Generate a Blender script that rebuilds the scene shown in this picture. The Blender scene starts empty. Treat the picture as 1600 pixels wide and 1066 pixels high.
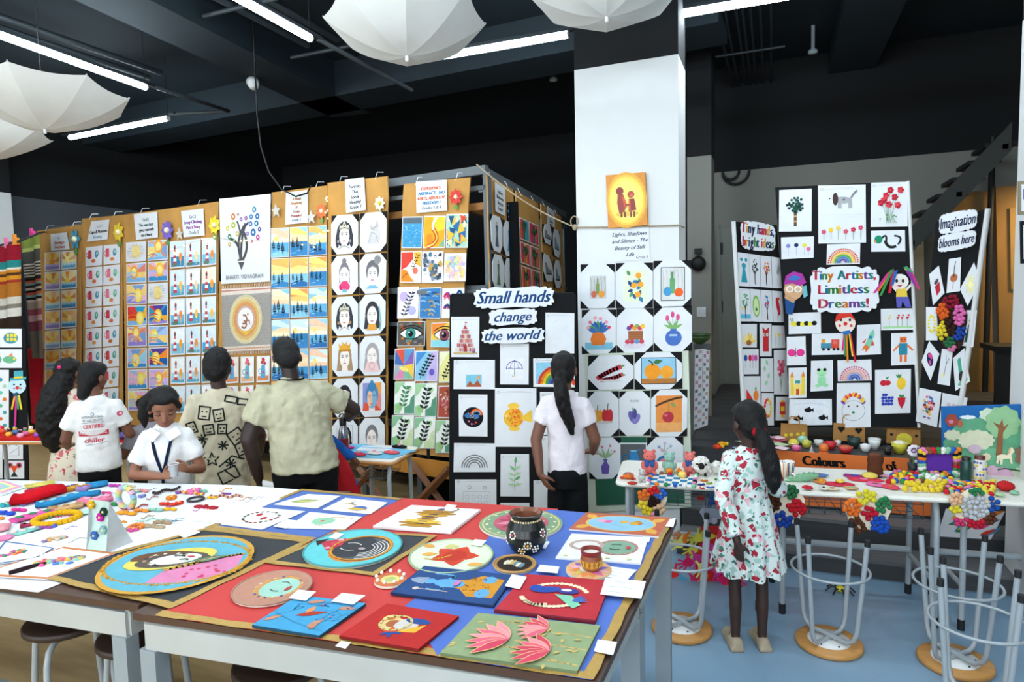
import bpy,bmesh,math,random
from mathutils import Vector,Matrix
from mathutils.bvhtree import BVHTree
PI=math.pi
scene=bpy.context.scene
col=scene.collection
rnd=random.Random(7)

# ---------------------------------------------------------------- camera
F,CX,CY,H=1012.0,800.0,533.0,1.9
RX=Vector((0.92699,-0.00666,0.37502)).normalized()      # world X, Y, Z axes in camera coordinates
RY=Vector((0.37441,0.07580,-0.92416));RY=(RY - RX * RY.dot(RX)).normalized()
RZ=RX.cross(RY)
ROT=Matrix((RX,RY,RZ))
cam_d=bpy.data.cameras.new('camera');cam=bpy.data.objects.new('camera',cam_d);col.objects.link(cam)
cam_d.sensor_width=36.0;cam_d.lens=F / 1600.0 * 36.0;cam_d.clip_start=0.05;cam_d.clip_end=100
cam.matrix_world=Matrix.Translation((0,0,H)) @ ROT.to_4x4()
scene.camera=cam
EYE=Vector((0,0,H))
# ---------------------------------------------------------------- world and exposure
w=bpy.data.worlds.new('world');scene.world=w;w.use_nodes=True
w.node_tree.nodes['Background'].inputs[0].default_value=(0.62,0.78,0.95,1)
w.node_tree.nodes['Background'].inputs[1].default_value=0.06
vs=scene.view_settings
vs.view_transform='Standard';vs.look='None';vs.gamma=1.0;vs.exposure=0.12;vs.use_curve_mapping=False
TUBE_POWER=16.0        # watts of each 1.2 m tube light
FRONT_FILL=75.0          # watts of each unseen fill pane added behind the viewer

# ---------------------------------------------------------------- pixel -> place helpers
def ray(px,py): return ROT @ Vector((px - CX,-(py - CY),-F))
def Z(px,py,z):                                   # point at height z
 d=ray(px,py);return EYE + d * ((z - H) / d.z)
class Plane:                                        # vertical (or any) plane
 def __init__(s,p,n): s.p=Vector(p);s.n=Vector(n).normalized()
 def __call__(s,px,py,off=0.0):
  d=ray(px,py);return EYE + d * (((s.p + s.n * off) - EYE).dot(s.n) / d.dot(s.n))
def vplane(a,b):                                   # vertical plane through two plan points, normal towards the camera
 a=Vector((a[0],a[1],0));b=Vector((b[0],b[1],0));d=b - a
 n=Vector((d.y,-d.x,0))
 if n.dot(Vector((0,0,0)) - a) < 0: n=-n
 return Plane(a,n)
def lerp(a,b,t): return a + (b - a) * t
def bil(q,u,v): return lerp(lerp(q[0],q[1],u),lerp(q[3],q[2],u),v)      # q = BL BR TR TL
def V(*a): return Vector(a)

# ---------------------------------------------------------------- materials
def lin(c):
 if isinstance(c,str):
  c=c.lstrip('#')
  if len(c) == 3: c=''.join(k * 2 for k in c)
  c=[int(c[i:i + 2],16) / 255 for i in (0,2,4)]
  c=[x / 12.92 if x <= .04045 else ((x + .055) / 1.055) ** 2.4 for x in c]
 return (c[0],c[1],c[2],1.0)
_mats={}
def M(name,c='#ffffff',rough=.6,metal=0.,var=.12,scale=6.,bump=0.,bscale=40.,attr=False,emit=0.,sheen=0.,spec=.5,stretch=None,trans=0.,sss=0.):
 if name in _mats: return _mats[name]
 m=bpy.data.materials.new(name);m.use_nodes=True;nt=m.node_tree;b=nt.nodes['Principled BSDF']
 b.inputs['Roughness'].default_value=rough;b.inputs['Metallic'].default_value=metal
 b.inputs['Specular IOR Level'].default_value=spec
 tc=nt.nodes.new('ShaderNodeTexCoord');mp=nt.nodes.new('ShaderNodeMapping');nt.links.new(tc.outputs['Object'],mp.inputs[0])
 if stretch: mp.inputs['Scale'].default_value=stretch
 src=None
 if attr:
  at=nt.nodes.new('ShaderNodeAttribute');at.attribute_name='Col';src=at.outputs['Color']
 no=nt.nodes.new('ShaderNodeTexNoise');no.inputs['Scale'].default_value=scale;no.inputs['Detail'].default_value=5
 nt.links.new(mp.outputs[0],no.inputs['Vector'])
 mr=nt.nodes.new('ShaderNodeMapRange');mr.inputs[1].default_value=.25;mr.inputs[2].default_value=.75
 mr.inputs[3].default_value=1 - var;mr.inputs[4].default_value=1 + var * .6
 nt.links.new(no.outputs['Fac'],mr.inputs[0])
 mx=nt.nodes.new('ShaderNodeMix');mx.data_type='RGBA';mx.blend_type='MULTIPLY';mx.inputs[0].default_value=1
 if src: nt.links.new(src,mx.inputs[6])
 else: mx.inputs[6].default_value=lin(c)
 nt.links.new(mr.outputs[0],mx.inputs[7]);nt.links.new(mx.outputs[2],b.inputs['Base Color'])
 if bump:
  n2=nt.nodes.new('ShaderNodeTexNoise');n2.inputs['Scale'].default_value=bscale;n2.inputs['Detail'].default_value=4
  nt.links.new(mp.outputs[0],n2.inputs['Vector'])
  bp=nt.nodes.new('ShaderNodeBump');bp.inputs['Strength'].default_value=bump;bp.inputs['Distance'].default_value=.02
  nt.links.new(n2.outputs['Fac'],bp.inputs['Height']);nt.links.new(bp.outputs[0],b.inputs['Normal'])
 if emit:
  b.inputs['Emission Color'].default_value=lin(c);b.inputs['Emission Strength'].default_value=emit
 if sheen: b.inputs['Sheen Weight'].default_value=sheen
 if sss:
  b.inputs['Subsurface Weight'].default_value=sss;b.inputs['Subsurface Radius'].default_value=(.02,.008,.004)
 if trans: b.inputs['Transmission Weight'].default_value=trans
 _mats[name]=m;return m
PIG=M('pigment_on_paper',attr=True,rough=.85,var=.10,scale=22,spec=.2)
PAINT=M('glossy_paint',attr=True,rough=.42,var=.10,scale=30,bump=.10,bscale=90)
FELT=M('felt_and_wool',attr=True,rough=.95,var=.16,scale=60,bump=.35,bscale=160,spec=.1)
PLAS=M('moulded_plastic',attr=True,rough=.35,var=.05)
PAPER=M('white_paper','#dfe2e6',.85,var=.04,scale=9,spec=.2,bump=.06,bscale=14)
CARD=M('cardboard','#bf8f4e',.9,var=.14,scale=5,spec=.15,bump=.08,bscale=12)
BLACKCARD=M('black_card','#0d0f12',.8,var=.2,scale=5,spec=.25)
WHITEP=M('white_painted','#dcdedd',.7,var=.04,scale=3)
STEEL=M('grey_painted_steel','#9ea6ab',.4,var=.06,scale=8)
BRASSW=M('light_wood','#b9824a',.55,var=.2,scale=7,stretch=(1,6,1))

# ---------------------------------------------------------------- mesh builders
class MB:
 def __init__(s): s.v=[];s.f=[];s.c=[];s.sm=[]
 def add(s,vs,fs,c='#888888',smooth=False):
  o=len(s.v);s.v += [Vector(p) for p in vs]
  lc=lin(c)
  for f in fs: s.f.append([i + o for i in f]);s.c.append(lc);s.sm.append(smooth)
  return s
 def box(s,c,size,colr='#888888',rz=0.,m=None):
  hx,hy,hz=size[0] / 2,size[1] / 2,size[2] / 2
  R=m if m is not None else Matrix.Rotation(rz,3,'Z')
  ps=[Vector(c) + R @ Vector((x * hx,y * hy,z * hz)) for x in (-1,1) for y in (-1,1) for z in (-1,1)]
  return s.add(ps,[(0,1,3,2),(4,6,7,5),(0,4,5,1),(2,3,7,6),(0,2,6,4),(1,5,7,3)],colr)
 def prism(s,pts,n,t,colr='#888888',side=None):          # flat outline extruded by t along n
  n=Vector(n).normalized();k=len(pts);ps=[Vector(p) for p in pts] + [Vector(p) + n * t for p in pts]
  s.add(ps,[tuple(range(k,2 * k))],colr)
  s.add(ps,[tuple(range(k - 1,-1,-1))] + [(i,(i + 1) % k,(i + 1) % k + k,i + k) for i in range(k)],side or colr)
  return s
 def tube(s,pts,r,colr='#888888',n=8,closed=False,caps=True,smooth=True):
  pts=[Vector(p) for p in pts];k=len(pts);rs=r if isinstance(r,(list,tuple)) else [r] * k
  ps=[];up=None
  for i in range(k):
   a=pts[i - 1] if (i > 0 or closed) else pts[i];b=pts[(i + 1) % k] if (i < k - 1 or closed) else pts[i]
   t=(b - a).normalized()
   if up is None:
    up=Vector((0,0,1)) if abs(t.z) < .9 else Vector((1,0,0))
   x=t.cross(up)
   if x.length < 1e-6: x=t.orthogonal()
   x.normalize();y=x.cross(t).normalized();up=y
   for j in range(n):
    an=2 * PI * j / n;ps.append(pts[i] + (x * math.cos(an) + y * math.sin(an)) * rs[i])
  fs=[]
  for i in range(k if closed else k - 1):
   i2=(i + 1) % k
   for j in range(n):
    j2=(j + 1) % n;fs.append((i * n + j,i2 * n + j,i2 * n + j2,i * n + j2))
  s.add(ps,fs,colr,smooth)
  if caps and not closed:
   s.add(ps[:n],[tuple(range(n))],colr);s.add(ps[-n:],[tuple(range(n - 1,-1,-1))],colr)
  return s
 def lathe(s,o,prof,colr='#888888',n=20,axis=(0,0,1),smooth=True,cols=None):   # prof = [(r, h)...]
  ax=Vector(axis).normalized();x=ax.orthogonal().normalized();y=ax.cross(x);o=Vector(o);ps=[]
  for r,h in prof:
   for j in range(n):
    a=2 * PI * j / n;ps.append(o + ax * h + (x * math.cos(a) + y * math.sin(a)) * max(r,1e-4))
  for i in range(len(prof) - 1):
   fs=[(i * n + j,i * n + (j + 1) % n,(i + 1) * n + (j + 1) % n,(i + 1) * n + j) for j in range(n)]
   s.add(ps,fs,cols[i] if cols else colr,smooth) if cols else None
  if not cols:
   s.add(ps,[(i * n + j,i * n + (j + 1) % n,(i + 1) * n + (j + 1) % n,(i + 1) * n + j) for i in range(len(prof) - 1) for j in range(n)],colr,smooth)
  return s
 def ball(s,c,r,colr='#888888',n=10,m=6,rot=None):
  r=r if isinstance(r,(tuple,list)) else (r,r,r);c=Vector(c);ps=[c + (rot @ Vector((0,0,r[2])) if rot else Vector((0,0,r[2])))]
  for i in range(1,m):
   t=PI * i / m
   for j in range(n):
    a=2 * PI * j / n;q=Vector((math.sin(t) * math.cos(a) * r[0],math.sin(t) * math.sin(a) * r[1],math.cos(t) * r[2]))
    ps.append(c + (rot @ q if rot else q))
  q=Vector((0,0,-r[2]));ps.append(c + (rot @ q if rot else q));L=len(ps) - 1
  fs=[(0,1 + j,1 + (j + 1) % n) for j in range(n)]
  for i in range(m - 2):
   a=1 + i * n;fs += [(a + j,a + n + j,a + n + (j + 1) % n,a + (j + 1) % n) for j in range(n)]
  a=1 + (m - 2) * n;fs += [(a + j,L,a + (j + 1) % n) for j in range(n)]
  return s.add(ps,fs,colr,True)
 def loft(s,rings,colr='#888888',n=20,smooth=True,wob=None):   # rings = (centre, rx, ry) horizontal
  ps=[]
  for k,(c,rx,ry) in enumerate(rings):
   for j in range(n):
    a=2 * PI * j / n;q=wob(k,a) if wob else 1.0
    ps.append(Vector(c) + Vector((math.cos(a) * rx * q,math.sin(a) * ry * q,0)))
  K=len(rings);fs=[(i * n + j,i * n + (j + 1) % n,(i + 1) * n + (j + 1) % n,(i + 1) * n + j) for i in range(K - 1) for j in range(n)]
  fs += [tuple(range(n - 1,-1,-1)),tuple(range((K - 1) * n,K * n))]
  return s.add(ps,fs,colr,smooth)

def mesh_of(name,mb,org,mat):
 me=bpy.data.meshes.new(name)
 me.from_pydata([p - org for p in mb.v],[],mb.f)
 ca=me.color_attributes.new('Col','FLOAT_COLOR','CORNER')
 buf=[]
 for f,c in zip(mb.f,mb.c): buf += list(c) * len(f)
 if len(buf) == len(ca.data) * 4: ca.data.foreach_set('color',buf)
 me.polygons.foreach_set('use_smooth',mb.sm)
 me.materials.append(mat);me.update();return me
def tag(o,label=None,cat=None,group=None,kind=None):
 if label: o['label']=label
 if cat: o['category']=cat
 if group: o['group']=group
 if kind: o['kind']=kind
 return o
def obj(name,mb,mat,parent=None,org=None,label=None,cat=None,group=None,kind=None):
 if org is None:
  n=max(1,len(mb.v));org=Vector((sum(p.x for p in mb.v) / n,sum(p.y for p in mb.v) / n,min(p.z for p in mb.v)))
 org=Vector(org)
 o=bpy.data.objects.new(name,mesh_of(name,mb,org,mat));col.objects.link(o)
 if parent is not None:
  o.parent=parent;o['wo']=list(org);o.location=org - Vector(parent['wo'])
 else: o.location=org;o['wo']=list(org)
 return tag(o,label,cat,group,kind)
def thing(name,loc,label,cat,group=None):
 o=bpy.data.objects.new(name,None);col.objects.link(o);o.location=loc;o['wo']=list(loc);o.empty_display_size=.05
 return tag(o,label,cat,group)
def struct(name,mb,mat,label=None,parent=None):
 return obj(name,mb,mat,parent,label=label,kind='structure' if parent is None else None)
def copy_tree(o,parent=None):
 c=o.copy();col.objects.link(c)
 if parent is not None: c.parent=parent
 for ch in list(o.children): copy_tree(ch,c)
 return c

# ---------------------------------------------------------------- lettering and pictures
_tx={}
def text_polys(t,shear=0.,font_space=1.):
 k=(t,shear,font_space)
 if k in _tx: return _tx[k]
 cu=bpy.data.curves.new('t','FONT');cu.body=t;cu.shear=shear;cu.space_character=font_space;cu.resolution_u=2;cu.align_x='LEFT'
 o=bpy.data.objects.new('t',cu);me=bpy.data.meshes.new_from_object(o)
 vs=[(p.co.x,p.co.y) for p in me.vertices];fs=[tuple(p.vertices) for p in me.polygons]
 bpy.data.objects.remove(o);bpy.data.meshes.remove(me);bpy.data.curves.remove(cu)
 if not vs: vs=[(0,0)];fs=[]
 x0=min(p[0] for p in vs);x1=max(p[0] for p in vs)
 _tx[k]=([(p[0] - x0,p[1]) for p in vs],fs,x1 - x0);return _tx[k]
class Pic:
 """flat picture on a quad (BL, BR, TR, TL) with outward normal n; x and y run 0..1"""
 def __init__(s,q,n,lift=.0012,step=.00012):
  s.q=[Vector(p) for p in q];s.n=Vector(n).normalized();s.l=lift;s.step=step;s.mb=MB()
  s.asp=((s.q[1] - s.q[0]).length + 1e-9) / ((s.q[3] - s.q[0]).length + 1e-9)
 def pt(s,x,y): return bil(s.q,x,y) + s.n * s.l
 def up(s): s.l += s.step
 def poly(s,pts,c):
  s.mb.add([s.pt(*p) for p in pts],[tuple(range(len(pts)))],c);s.up()
 def rect(s,x0,y0,x1,y1,c): s.poly([(x0,y0),(x1,y0),(x1,y1),(x0,y1)],c)
 def ell(s,x,y,rx,ry,c,n=14,a0=0.,a1=2 * PI,rot=0.):
  k=s.asp;full=abs(a1 - a0) > 6.28;m=n if full else n + 1;pts=[]
  for i in range(m):
   a=a0 + (a1 - a0) * i / n;ex,ey=rx * math.cos(a),ry * math.sin(a) / k
   X=ex * math.cos(rot) - ey * math.sin(rot);Y=ex * math.sin(rot) + ey * math.cos(rot)
   pts.append((x + X,y + Y * k))
  s.poly(pts,c)
 def circ(s,x,y,r,c,n=12): s.ell(x,y,r,r * s.asp,c,n)
 def ring(s,x,y,r,w,c,n=16,a0=0.,a1=2 * PI):
  s.stroke([(x + r * math.cos(a0 + (a1 - a0) * i / n),y + r * s.asp * math.sin(a0 + (a1 - a0) * i / n)) for i in range(n + 1)],w,c)
 def stroke(s,pts,w,c):
  k=s.asp
  for a,b in zip(pts,pts[1:]):
   dx,dy=b[0] - a[0],(b[1] - a[1]) / k;L=math.hypot(dx,dy) or 1;nx,ny=-dy / L * w / 2,dx / L * w / 2 * k
   ex,ey=dx / L * w * .25,dy / L * w * .25 * k
   s.mb.add([s.pt(a[0] + nx - ex,a[1] + ny - ey),s.pt(b[0] + nx + ex,b[1] + ny + ey),s.pt(b[0] - nx + ex,b[1] - ny + ey),s.pt(a[0] - nx - ex,a[1] - ny - ey)],[(3,2,1,0)],c)
  s.up()
 def curve(s,p0,p1,p2,w,c,n=8):
  s.stroke([((1 - t) ** 2 * p0[0] + 2 * t * (1 - t) * p1[0] + t * t * p2[0],(1 - t) ** 2 * p0[1] + 2 * t * (1 - t) * p1[1] + t * t * p2[1]) for t in [i / n for i in range(n + 1)]],w,c)
 def leaf(s,x,y,L,wd,ang,c):
  k=s.asp;pts=[]
  for t,ww in ((0,0),(.25,.8),(.5,1),(.8,.5),(1,0),(.8,-.5),(.5,-1),(.25,-.8)):
   X=t * L;Y=ww * wd;pts.append((x + X * math.cos(ang) - Y * math.sin(ang),y + (X * math.sin(ang) + Y * math.cos(ang)) * k))
  s.poly(pts,c)
 def text(s,t,x,y,h,c,shear=0.,wmax=None,center=True,cols=None,bold=0.):
  """h = letter height as share of picture height; cols = colour per letter"""
  def put(vs,fs,ox,sx,cc):
   for dx in ((0,) if not bold else (-bold,0,bold)):
    s.mb.add([s.pt(ox + p[0] * sx + dx,y + p[1] * h / .72) for p in vs],fs,cc)
  if cols:
   ws=[text_polys(ch,shear)[2] + .08 if ch != ' ' else .3 for ch in t];W=sum(ws);sx=h / .72 / s.asp
   if wmax and W * sx > wmax: sx=wmax / W
   ox=x - W * sx / 2 if center else x
   for i,ch in enumerate(t):
    if ch != ' ':
     vs,fs,ww=text_polys(ch,shear);put(vs,fs,ox,sx,cols[i % len(cols)])
    ox += ws[i] * sx
  else:
   vs,fs,W=text_polys(t,shear);sx=h / .72 / s.asp
   if wmax and W * sx > wmax: sx=wmax / W
   put(vs,fs,x - W * sx / 2 if center else x,sx,c)
  s.up()
 def build(s,name,parent,mat=None): return obj(name,s.mb,mat or PIG,parent,org=s.q[0]) if s.mb.v else None
def pxq(plane,pts,off=0.):          # pixel corners TL TR BR BL -> world quad BL BR TR TL
 tl,tr,br,bl=[plane(p[0],p[1],off) for p in pts];return [bl,br,tr,tl]
def sheet(name,q,n,label,cat='drawing',group=None,motif=None,paper=None,t=.0015,pic='picture',mat=None,colr='#eceef0',rng=None,outline=None):
 """one sheet of paper or card: a thin slab; what is drawn on it is a child"""
 n=Vector(n).normalized();mb=MB()
 pts=[bil(q,*uv) for uv in outline] if outline else q
 mb.prism(pts,n,t,colr)
 o=obj(name,mb,paper or PAPER,None,org=(q[0] + q[1]) / 2,label=label,cat=cat,group=group)
 if motif:
  p=Pic(q,n,t + .0004);motif(p,rng or rnd);p.build(pic,o,mat)
 return o
# ================================================================ THE ROOM
BLACKP=M('black_ceiling_paint','#17252d',.75,var=.15,scale=2)
UPPER=M('black_upper_wall_paint','#0b0e11',.85,var=.15,scale=2)
GREYW=M('pale_grey_wall_paint','#8c8b83',.8,var=.05,scale=1.5)
DARKW=M('dark_grey_wall_paint','#4a4f55',.8,var=.06,scale=1.5)
STAGE=M('dark_stage_boards','#3c3e41',.55,var=.22,scale=4,stretch=(1,9,9))
TREAD=M('worn_step_boards','#66686a',.6,var=.25,scale=4,stretch=(1,9,9))
VINYL=M('blue_vinyl_floor','#7d9cb4',.32,var=.09,scale=1.6,bump=.02,bscale=6)
WOODF=M('pale_wood_floor','#b59a6a',.45,var=.2,scale=3,stretch=(1,8,1))
DSTEEL=M('dark_grey_steel','#5d6468',.45,var=.08,scale=9)
CABLE=M('black_cable_rubber','#111316',.6)

struct('floor',MB().box((3.5,3.5,-.05),(9.1,14,.1)),VINYL,'pale blue vinyl floor on the right side of the hall')
struct('floor_left',MB().box((-7.03,5.5,-.05),(11.9,18,.1)),WOODF,'pale wooden floor on the left side of the hall')
struct('ceiling',MB().box((-2,5,4.75),(24,22,.1)),BLACKP,'black painted ceiling above exposed services')
# beams
def beam(name,a,b,wdt,z0,label):
 a=Vector(a);b=Vector(b);d=(b - a).normalized();s=Vector((-d.y,d.x,0)) * wdt / 2
 struct(name,MB().prism([V(*(a + s).xy,z0),V(*(b + s).xy,z0),V(*(b - s).xy,z0),V(*(a - s).xy,z0)],(0,0,1),4.7 - z0),BLACKP,label)
A0,A1=Z(142,0,4.3),Z(517,177,4.3);B0,B1=Z(209,0,4.3),Z(540,165,4.3)
m0,m1=(A0 + B0) / 2,(A1 + B1) / 2;dd=(m1 - m0).normalized()
beam('beam_1',m0 - dd * 7,m1 + dd * .3,.55,4.3,'deep black ceiling beam running away from the viewer')
C0,C1=Z(0,262,4.3),Z(895,96,4.3);dd=(C1 - C0).normalized()
beam('beam_2',C0 - dd * 3,C1 + dd * 1.5,.6,4.3,'black ceiling beam crossing behind the hanging umbrellas')
q=Z(1300,60,4.45);beam('beam_3',(q.x + .3,0,0),(q.x + .3,12,0),.5,4.45,'black ceiling beam above the black folding board')
# walls: painted up to 3.4 m, black above
def wall(name,a,b,mat,label,z0=0.,z1=3.4,t=.12,top=True):
 a=V(a[0],a[1],0);b=V(b[0],b[1],0);d=(b - a).normalized();n=V(d.y,-d.x,0)
 o=struct(name,MB().prism([a + V(0,0,z0),b + V(0,0,z0),b - n * t + V(0,0,z0),a - n * t + V(0,0,z0)],(0,0,1),z1 - z0),mat,label)
 if top:
  struct('upper_wall',MB().prism([a + V(0,0,z1),b + V(0,0,z1),b - n * t + V(0,0,z1),a - n * t + V(0,0,z1)],(0,0,1),4.7 - z1),UPPER,None,o)
 return o
wall('wall_back',(-1.0,8.87),(6.5,8.87),GREYW,'pale grey back wall behind the black folding board')
wall('wall_rear',(-14,11.2),(-1.0,11.2),UPPER,'black wall far behind the cardboard panels',top=False,z1=4.7)
wall('wall_side',(-1.0,11.2),(-1.0,8.87),UPPER,'black return wall beside the back corner',top=False,z1=4.7)
wall('wall_left',(-9.75,5.7),(-9.75,11.2),DARKW,'dark grey side wall at the far left behind the striped blankets')
wall('wall_right',(6.5,9),(6.5,-3),GREYW,'pale wall on the right of the hall')
wall('wall_behind',(6.5,-3),(-13,-3),WHITEP,'white wall behind the viewer')
wall('wall_far_left',(-13,-3),(-13,11.2),WHITEP,'white wall at the left end of the hall')
# unseen windows added in the wall behind the viewer for soft frontal light
GLASS=M('window_glass','#dfe9f0',.05,trans=.9,var=0.)
for i,x in enumerate((-7.2,-4.2,-1.2,1.8)):
 w_=struct('window_%d' % (i + 1),MB().box((x,-2.985,2.0),(2.3,.02,1.9)),GLASS,'tall daylight window in the wall behind the viewer, number %s from the left' % ['one','two','three','four'][i])
 for dx in (-1.17,0,1.17): obj('window_frame',MB().box((x + dx,-2.97,2.0),(.06,.06,2.0)),WHITEP,w_)
 for dz in (-.98,.98): obj('window_frame',MB().box((x,-2.97,2.0 + dz),(2.4,.06,.06)),WHITEP,w_)
 ld=bpy.data.lights.new('daylight','AREA');ld.shape='RECTANGLE';ld.size=2.2;ld.size_y=1.8;ld.energy=FRONT_FILL;ld.color=(.93,.97,1.0)
 lo=bpy.data.objects.new('daylight',ld);col.objects.link(lo);lo.location=(x,-2.93,2.0);lo.rotation_euler=(PI / 2,0,0)
# columns
def column(name,x0,x1,y0,y1,zs,label,mat=WHITEP):
 o=struct(name,MB().box(((x0 + x1) / 2,(y0 + y1) / 2,zs / 2),(x1 - x0,y1 - y0,zs)),mat,label)
 struct('column_head',MB().box(((x0 + x1) / 2,(y0 + y1) / 2,(zs + 4.7) / 2),(x1 - x0,y1 - y0,4.7 - zs)),UPPER,None,o);return o
column('column_1',-1.435,-.655,4.93,5.32,3.6,'white square column hung with octagonal still-life drawings')
column('column_2',-.93,-.665,7.7,8.1,3.4,'narrow pale column behind the white column',GREYW)
column('column_3',-10.4,-9.55,5.35,5.69,3.4,'pale column at the far left edge')
column('column_4',1.36,2.3,4.45,4.85,3.45,'white column at the right edge beside the mural board',WHITEP)
# the stepped stage
def slab(name,y0,y1,z0,z1,mat,label,x0=-.64,x1=6.4): return struct(name,MB().box(((x0 + x1) / 2,(y0 + y1) / 2,(z0 + z1) / 2),(x1 - x0,y1 - y0,z1 - z0)),mat,label)
slab('step_1',4.66,5.3,0,.10,STAGE,'lowest dark step in front of the stage');slab('step_2',4.93,5.3,.10,.25,STAGE,'second dark step in front of the stage')
slab('trim_1',4.655,4.93,.10,.125,TREAD,'worn grey tread board of the lowest step');slab('trim_2',4.925,5.16,.25,.275,TREAD,'worn grey tread board of the second step')
st=slab('stage',5.16,8.86,0,.66,STAGE,'dark boarded stage behind the craft tables')
for i in range(14): obj('plank',MB().box((2.88,5.28 + i * .255,.671),(7.0,.247,.02)),STAGE,st)
# back wall details
DOORM=M('grey_door_paint','#8d9088',.6,var=.05,scale=2);WARMD=M('honey_wood_door','#9a7238',.5,var=.12,scale=3,stretch=(6,6,1))
PB=Plane((0,8.8,0),(0,-1,0))
def flat_box(name,pts,pl,t,mat,label=None,parent=None,off=0.,kind=None,cat=None):
 q=pxq(pl,pts,off);return obj(name,MB().prism(q,pl.n,t),mat,parent,label=label,kind=kind,cat=cat)
d1=flat_box('door_1',[(1124,358),(1160,357),(1168,690),(1132,690)],PB,.05,DOORM,'grey door behind the left wing of the black folding board',kind='structure')
flat_box('door_frame',[(1119,352),(1125,352),(1134,690),(1128,690)],PB,.09,GREYW,None,d1)
for y in (380,470,620): flat_box('hinge',[(1126,y),(1130,y),(1130,y + 18),(1126,y + 18)],PB,.07,CABLE,None,d1)
flat_box('kick_plate',[(1137,655),(1165,655),(1166,688),(1138,688)],PB,.06,STEEL,None,d1)
d2=flat_box('door_2',[(1420,338),(1441,337),(1447,690),(1426,690)],PB,.05,GREYW,'pale door frame seen between two wings of the folding board',kind='structure')
d3=flat_box('door_3',[(1476,300),(1545,300),(1552,660),(1480,660)],PB,.04,WARMD,'honey coloured door panel behind the right wing',kind='structure')
d4=flat_box('door_4',[(1554,292),(1640,290),(1650,560),(1560,560)],PB,.04,WARMD,'honey coloured panelled door at the right edge',kind='structure')
flat_box('door_panel',[(1575,326),(1612,326),(1614,452),(1577,452)],PB,.06,M('pale_honey_wood','#a8854a',.5),None,d4)
a,b=PB(1549,290,.1),PB(1552,660,.1);obj('pipe',MB().tube([V(a.x,a.y,.68),V(a.x,a.y,3.5)],.03),CABLE,label='dark vertical pipe on the honey wood wall',cat='pipe')
# dark stair climbing along the back wall
PS=Plane((0,8.0,0),(0,-1,0));s0,s1=PS(1405,415),PS(1580,235)
stair=obj('staircase',MB().prism([s0,s1,s1 + V(0,0,.28),s0 + V(0,0,.28)],(0,1,0),.06),M('dark_stair_steel','#3a3c3a',.6),label='dark steel staircase stringer climbing behind the right wing',cat='staircase')
for i in range(7):
 p=lerp(s0,s1,(i + .5) / 7);obj('tread',MB().box(p + V(0,.3,.16),(.28,.5,.04)),CABLE,stair)
for t_ in (.12,.55,.95): p=lerp(s0,s1,t_) + V(0,0,.1);obj('wall_bracket',MB().box((p.x,(p.y + 8.865) / 2,p.z),(.05,8.865 - p.y,.05)),CABLE,stair)
# low desk by the warm doors
dk=Plane((0,7.6,0),(0,-1,0));a,b=dk(1552,545),dk(1625,545)
t=thing('reception_desk',V((a.x + b.x) / 2,7.8,.68),'dark desk in front of the honey wood doors at the right','desk')
obj('desk_top',MB().box(((a.x + b.x) / 2,7.8,a.z),(b.x - a.x,.5,.05)),CABLE,t);obj('desk_front',MB().box(((a.x + b.x) / 2,7.62,(a.z + .68) / 2),(b.x - a.x - .05,.04,a.z - .7)),M('dark_desk_laminate','#2e2c2c',.5),t)
# small things on the narrow column
PC2=Plane((0,7.7,0),(0,-1,0))
sw=flat_box('light_switch',[(1089,480),(1103,480),(1103,495),(1089,495)],PC2,.012,PAPER,'white double light switch on the narrow column',cat='switch')
for k in (0,1): flat_box('rocker',[(1091 + 6 * k,483),(1096 + 6 * k,483),(1096 + 6 * k,492),(1091 + 6 * k,492)],PC2,.006,WHITEP,None,sw,.012)
c=PC2(1091,412,.03)
g=thing('wall_bell',c,'round black bell fitting on the narrow column','bell');obj('gong',MB().lathe(c,[(0,.07),(.05,.07),(.08,.03),(.085,0),(0,0)],axis=(0,-1,0)),CABLE,g)
obj('mount',MB().box(c + V(0,0,.14),(.08,.05,.06)),CABLE,g);obj('stem',MB().box(c + V(0,0,.09),(.03,.03,.06)),CABLE,g)
# slatted gate below it, paper strips hanging at its left
pg=Plane((0,6.4,0),(0,-1,0));a,b=pg(1084,541),pg(1113,541)
g=thing('slatted_gate',V((a.x + b.x) / 2,6.4,.68),'dark slatted gate standing beside the narrow column','gate')
obj('top_rail',MB().box(((a.x + b.x) / 2,6.4,a.z),(b.x - a.x,.06,.04)),DSTEEL,g);obj('mid_rail',MB().box(((a.x + b.x) / 2,6.4,1.1),(b.x - a.x,.03,.03)),DSTEEL,g)
for i in range(5): obj('slat',MB().box((lerp(a.x,b.x,(i + .5) / 5),6.4,(a.z + .68) / 2),(.022,.025,a.z - .7)),M('beige_gate_slat','#8b8878',.6),g)
pot=V((a.x + b.x) / 2 - .03,6.4,a.z + .02)
g=thing('green_bowl',pot,'small green bowl on top of the slatted gate','bowl');obj('bowl',MB().lathe(pot,[(.03,0),(.09,.05),(.1,.09),(.085,.09),(0,.03)],'#4e6d3c'),PLAS,g);obj('rim',MB().tube([pot + V(.092 * math.cos(i * PI / 8),.092 * math.sin(i * PI / 8),.09) for i in range(16)],.012,'#3c5630',closed=True),PLAS,g)
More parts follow.
